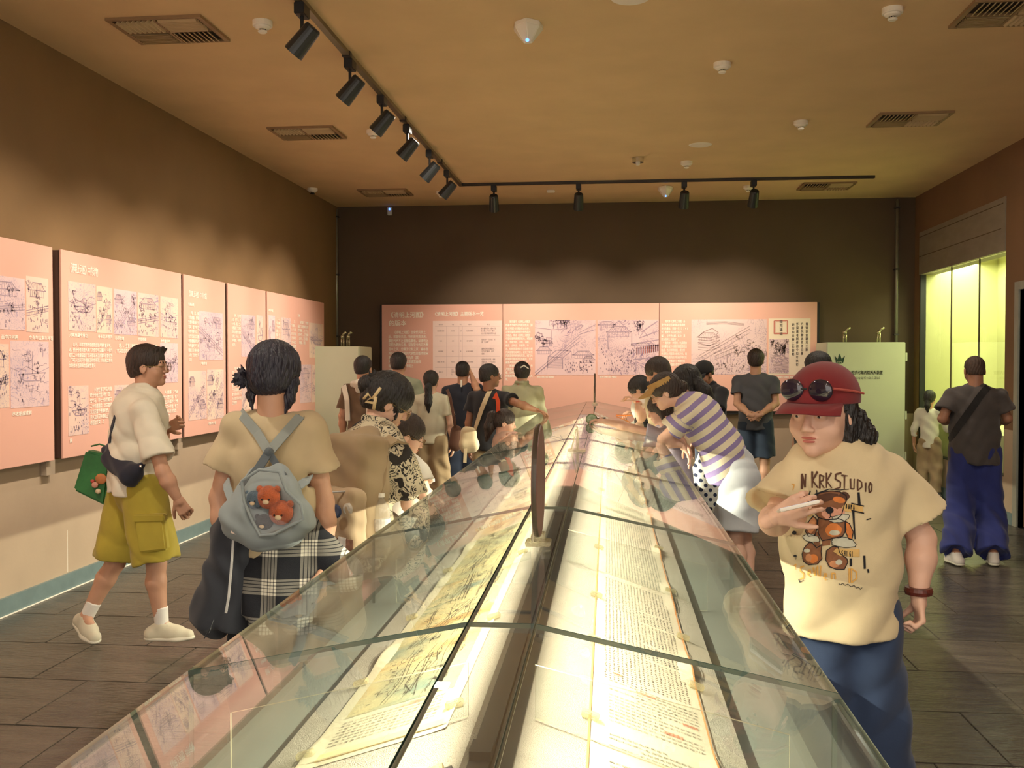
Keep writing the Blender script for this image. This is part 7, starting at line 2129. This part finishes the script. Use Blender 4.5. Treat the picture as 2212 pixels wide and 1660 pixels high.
# ---- the print on the tee: flat ink laid on the cloth surface
from mathutils.bvhtree import BVHTree
tee = p.top_o; off = np.array(p.root['_w'])
bv = BVHTree.FromPolygons([tuple(np.array(q.co) + off) for q in tee.data.vertices], [tuple(f.vertices) for f in tee.data.polygons])


def on_tee(zx, zy, lift):
    """zx, zy: position in the 1245 x 1660 close-up of the print"""
    px, py = 1660 + zx / 5.1875, 980 + zy / 5.1875
    d = nz(ray(px, py)); h = bv.ray_cast(Vector(cO), Vector(d))
    q = np.array(h[0]) if h[0] is not None else PY(px, py, Yc - .17)
    return q - d * lift


def decal(name, polys, m, lift, fine=None):
    """polys: list of 2D outlines; cut into a 2 cm lattice so they follow the folds"""
    if fine is None: fine = name not in ('bear_print', 'sign_print')
    if not fine and len(polys) > 1:
        for q in polys: decal(name, [q], m, lift, False)
        return
    bm = bmesh.new()
    for poly in polys:
        vs_ = [bm.verts.new((a, b, 0)) for a, b in poly]
        try: bm.faces.new(vs_)
        except ValueError: pass
    bmesh.ops.triangulate(bm, faces=bm.faces)
    xs = [v_.co.x for v_ in bm.verts]; ys = [v_.co.y for v_ in bm.verts]
    for ax, lo_, hi_ in ((0, min(xs), max(xs)), (1, min(ys), max(ys))):
        q = math.ceil(lo_ / 45) * 45
        while q < hi_:
            no = Vector((1, 0, 0)) if ax == 0 else Vector((0, 1, 0)); bmesh.ops.bisect_plane(bm, geom=list(bm.verts) + list(bm.edges) + list(bm.faces), plane_co=no * q, plane_no=no); q += 45
    for v_ in bm.verts: v_.co = Vector(on_tee(v_.co.x, v_.co.y, lift) - off)
    me = bpy.data.meshes.new(name); bm.to_mesh(me); bm.free(); me.materials.append(m)
    o = bpy.data.objects.new(name, me); COL.objects.link(o); o.parent = tee
    if fine: o['kind'] = 'stuff'
    return o


def blob(cx, cy, rx, ry, n=22, j=.05, rot=0, seed=0):
    R = random.Random(seed); o = []
    for i in range(n):
        a = 2 * PI * i / n; r = 1 + R.uniform(-j, j); u, w = math.cos(a) * rx * r, math.sin(a) * ry * r
        o.append((cx + u * math.cos(rot) - w * math.sin(rot), cy + u * math.sin(rot) + w * math.cos(rot)))
    return o


def stroke(pts, w, w2=None):
    w2 = w if w2 is None else w2; out = []
    n = len(pts)
    for i in range(n - 1):
        a, b = np.array(pts[i], float), np.array(pts[i + 1], float); d = b - a; l = np.hypot(*d) + 1e-6; m_ = np.array((-d[1], d[0])) / l
        wa = (w + (w2 - w) * i / (n - 1)) / 2; wb = (w + (w2 - w) * (i + 1) / (n - 1)) / 2
        a2 = a - d / l * wa * .3; b2 = b + d / l * wb * .3
        out.append([tuple(a2 + m_ * wa), tuple(b2 + m_ * wb), tuple(b2 - m_ * wb), tuple(a2 - m_ * wa)])
    return out


def outline(poly, w): return stroke(poly + [poly[0]], w)


TM = lambda n, c: mat('tee_' + n, rgb(c), .8, var=.12, scale=40)
bro, brd, tanm, ora, pkm, pal, blk_, yel = TM('brown', (140, 92, 62)), TM('dark_brown', (88, 56, 40)), TM('tan', (206, 142, 98)), TM('orange', (222, 132, 66)), TM('pink', (220, 160, 134)), TM('pale', (206, 204, 184)), TM('black', (44, 30, 26)), TM('yellow', (232, 178, 92))
head = [(420, 500), (520, 470), (600, 435), (700, 420), (800, 430), (870, 470), (880, 520), (850, 580), (820, 690), (760, 740), (640, 745), (560, 720), (500, 650), (470, 560)]
body_ = [(560, 720), (650, 745), (780, 730), (860, 760), (870, 860), (830, 930), (700, 960), (600, 980), (560, 900), (545, 800)]
earL = [(500, 700), (430, 790), (415, 880), (450, 930), (520, 920), (550, 830), (545, 740)]
armR = [(860, 760), (910, 790), (950, 880), (935, 970), (900, 960), (860, 870)]
legL = [(450, 1000), (400, 1060), (375, 1130), (390, 1210), (450, 1250), (550, 1240), (600, 1180), (590, 1100), (600, 1020), (540, 1060), (490, 1000)]
legR = [(720, 1040), (650, 1090), (640, 1190), (680, 1270), (760, 1300), (850, 1300), (890, 1220), (880, 1180), (800, 1120), (780, 1050)]
mid = [(600, 960), (700, 950), (690, 1030), (600, 1040)]
decal('bear_print', [head, body_, earL, legL, legR, mid, [(480, 880), (560, 880), (590, 1060), (520, 1040)]], bro, .0012)
decal('bear_print', [blob(620, 500, 170, 45, rot=-.2, seed=1), blob(850, 480, 60, 50, seed=2)], brd, .0018)
decal('bear_print', [blob(690, 670, 95, 70, seed=3), blob(810, 660, 50, 50, seed=31)], pkm, .0020)
decal('bear_print', [blob(730, 860, 95, 75, seed=4), armR, blob(790, 520, 70, 35, rot=.2, seed=5), blob(500, 1180, 55, 50, seed=6)], ora, .0024)
decal('bear_print', [blob(485, 810, 40, 90, rot=.25, seed=7), blob(450, 1170, 35, 45, seed=8), blob(740, 1240, 60, 40, seed=9)], tanm, .0026)
decal('bear_print', [blob(800, 730, 110, 42, j=.14, rot=-.25, seed=10), blob(840, 1000, 145, 55, j=.12, rot=.1, seed=11), blob(480, 950, 95, 45, j=.16, rot=.25, seed=12), blob(740, 890, 60, 30, seed=13), blob(430, 1090, 38, 22, seed=14), blob(790, 1220, 40, 30, seed=15)], pal, .0030)
decal('bear_lines', [q for pl in (head, body_, earL, armR, legL, legR) for q in outline(pl, 9)] + [blob(685, 638, 46, 38, seed=16)] + stroke([(690, 670), (695, 710), (680, 725)], 10) + stroke([(695, 710), (725, 712)], 10)
      + outline(blob(800, 730, 110, 42, j=.14, rot=-.25, seed=10), 6) + outline(blob(840, 1000, 145, 55, j=.12, rot=.1, seed=11), 7) + outline(blob(480, 950, 95, 45, j=.16, rot=.25, seed=12), 6)
      + stroke([(350, 500), (430, 510), (540, 450), (680, 400), (800, 410), (900, 400)], 16, 8) + stroke([(470, 420), (450, 480)], 14) + stroke([(540, 410), (545, 470)], 12)
      + stroke([(950, 640), (960, 800), (970, 960)], 26, 12) + stroke([(1010, 440), (1020, 580)], 26, 30) + stroke([(930, 560), (1070, 590)], 14) + stroke([(930, 640), (1070, 670)], 14) + stroke([(925, 1180), (925, 1260)], 26) + stroke([(1075, 1150), (1080, 1290)], 24) + stroke([(1115, 1300), (1122, 1335)], 20)
      + stroke([(1100, 745), (1150, 730)], 12) + [blob(288, 890, 24, 22, seed=17)] + [blob(298, 1150, 18, 14, seed=18)] + stroke([(300, 1160), (300, 1190)], 6) + stroke([(340, 1410), (350, 1445), (395, 1420)], 12, 5)
      + stroke([(790, 1460), (810, 1475), (830, 1455), (860, 1480), (890, 1465), (925, 1495), (960, 1480), (985, 1510), (1010, 1500), (1030, 1525), (1050, 1505)], 7), blk_, .0036)
decal('sign_print', [[(820, 610), (860, 560), (1060, 590), (1060, 670), (860, 650)], [(725, 1100), (760, 1065), (1020, 1075), (1020, 1160), (800, 1150)], [(280, 660), (490, 640), (500, 700), (280, 740)]], TM('sign', (216, 178, 110)), .0034)
LET = {'N': [[(0, 1), (0, 0), (.25, .9), (.3, 0)]], 'K': [[(0, 0), (0, 1)], [(.45, 0), (.03, .55), (.5, 1)]], 'R': [[(0, 1), (0, 0), (.4, .12), (.35, .42), (.02, .5), (.45, 1)]], 'S': [[(.45, .02), (.1, .1), (.05, .38), (.4, .58), (.38, .9), (0, 1)]],
       'T': [[(0, .03), (.6, 0)], [(.3, 0), (.28, 1)]], 'U': [[(0, 0), (.03, .9), (.35, .95), (.4, 0)]], 'D': [[(0, 0), (0, 1), (.4, .7), (.38, .25), (0, 0)]], 'I': [[(0, 0), (0, 1)]], 'O': [[(.2, 0), (0, .4), (.1, .95), (.35, .8), (.4, .2), (.2, 0)]],
       'H': [[(0, 0), (0, 1)], [(.35, 0), (.35, 1)], [(0, .5), (.35, .5)]], 'G': [[(.4, .1), (.1, .1), (0, .6), (.2, 1), (.4, .8), (.4, .5), (.25, .5)]], 'e': [[(.05, .7), (.35, .65), (.3, .4), (.1, .4), (0, .8), (.3, 1)]], 'v': [[(0, .3), (.2, 1), (.4, .3)]], 'n': [[(0, 1), (0, .4), (.3, .4), (.35, 1)]], 'L': [[(0, 0), (0, 1), (.35, 1)]],
       'P': [[(0, 1), (0, 0), (.35, .15), (.3, .45), (0, .5)]], 'A': [[(0, 1), (.2, 0), (.4, 1)], [(.08, .6), (.32, .6)]]}
pol = []
for ch, zx, zy, w, h, th in (('N', 375, 230, 140, 165, 26), ('K', 490, 205, 130, 180, 24), ('R', 575, 240, 110, 150, 20), ('K', 650, 220, 120, 165, 20), ('S', 740, 215, 170, 185, 22), ('T', 820, 240, 110, 160, 20), ('U', 920, 285, 110, 120, 18), ('D', 1000, 290, 120, 125, 18), ('I', 1090, 330, 10, 100, 20), ('O', 1125, 325, 90, 120, 18)):
    for st in LET[ch]: pol += stroke([(zx + a * w, zy + b * h + (a * 20 if ch == 'T' else 0)) for a, b in st], th, th * .6)
decal('lettering', pol, brd, .0036)
pol = []
for word, zx, zy, h, w, th in (('SHIGI', 820, 1088, 60, 60, 8), ('NAPA', 870, 570, 50, 55, 9), ('SHIRT', 290, 665, 50, 50, 7)):
    for i, ch in enumerate(word):
        for st in LET[ch]: pol += stroke([(zx + i * 27 * (w / 60) * 1.1 + a * w * .5, zy + b * h + i * 3) for a, b in st], th, th * .7)
decal('lettering', pol, blk_, .0042)
pol = []
for ch, zx, zy, w, h in (('S', 350, 1260, 110, 150), ('e', 440, 1260, 90, 120), ('v', 500, 1240, 90, 130), ('U', 550, 1260, 90, 120), ('e', 620, 1300, 90, 120), ('n', 710, 1300, 120, 110), ('I', 905, 1290, 10, 160), ('D', 930, 1290, 150, 160)):
    for st in LET[ch]: pol += stroke([(zx + a * w, zy + b * h) for a, b in st], 17, 13)
pol += stroke([(285, 1260), (310, 1240), (300, 1300)], 10) + stroke([(260, 340), (290, 350), (275, 410)], 10)
decal('yellow_script', pol, yel, .0036)
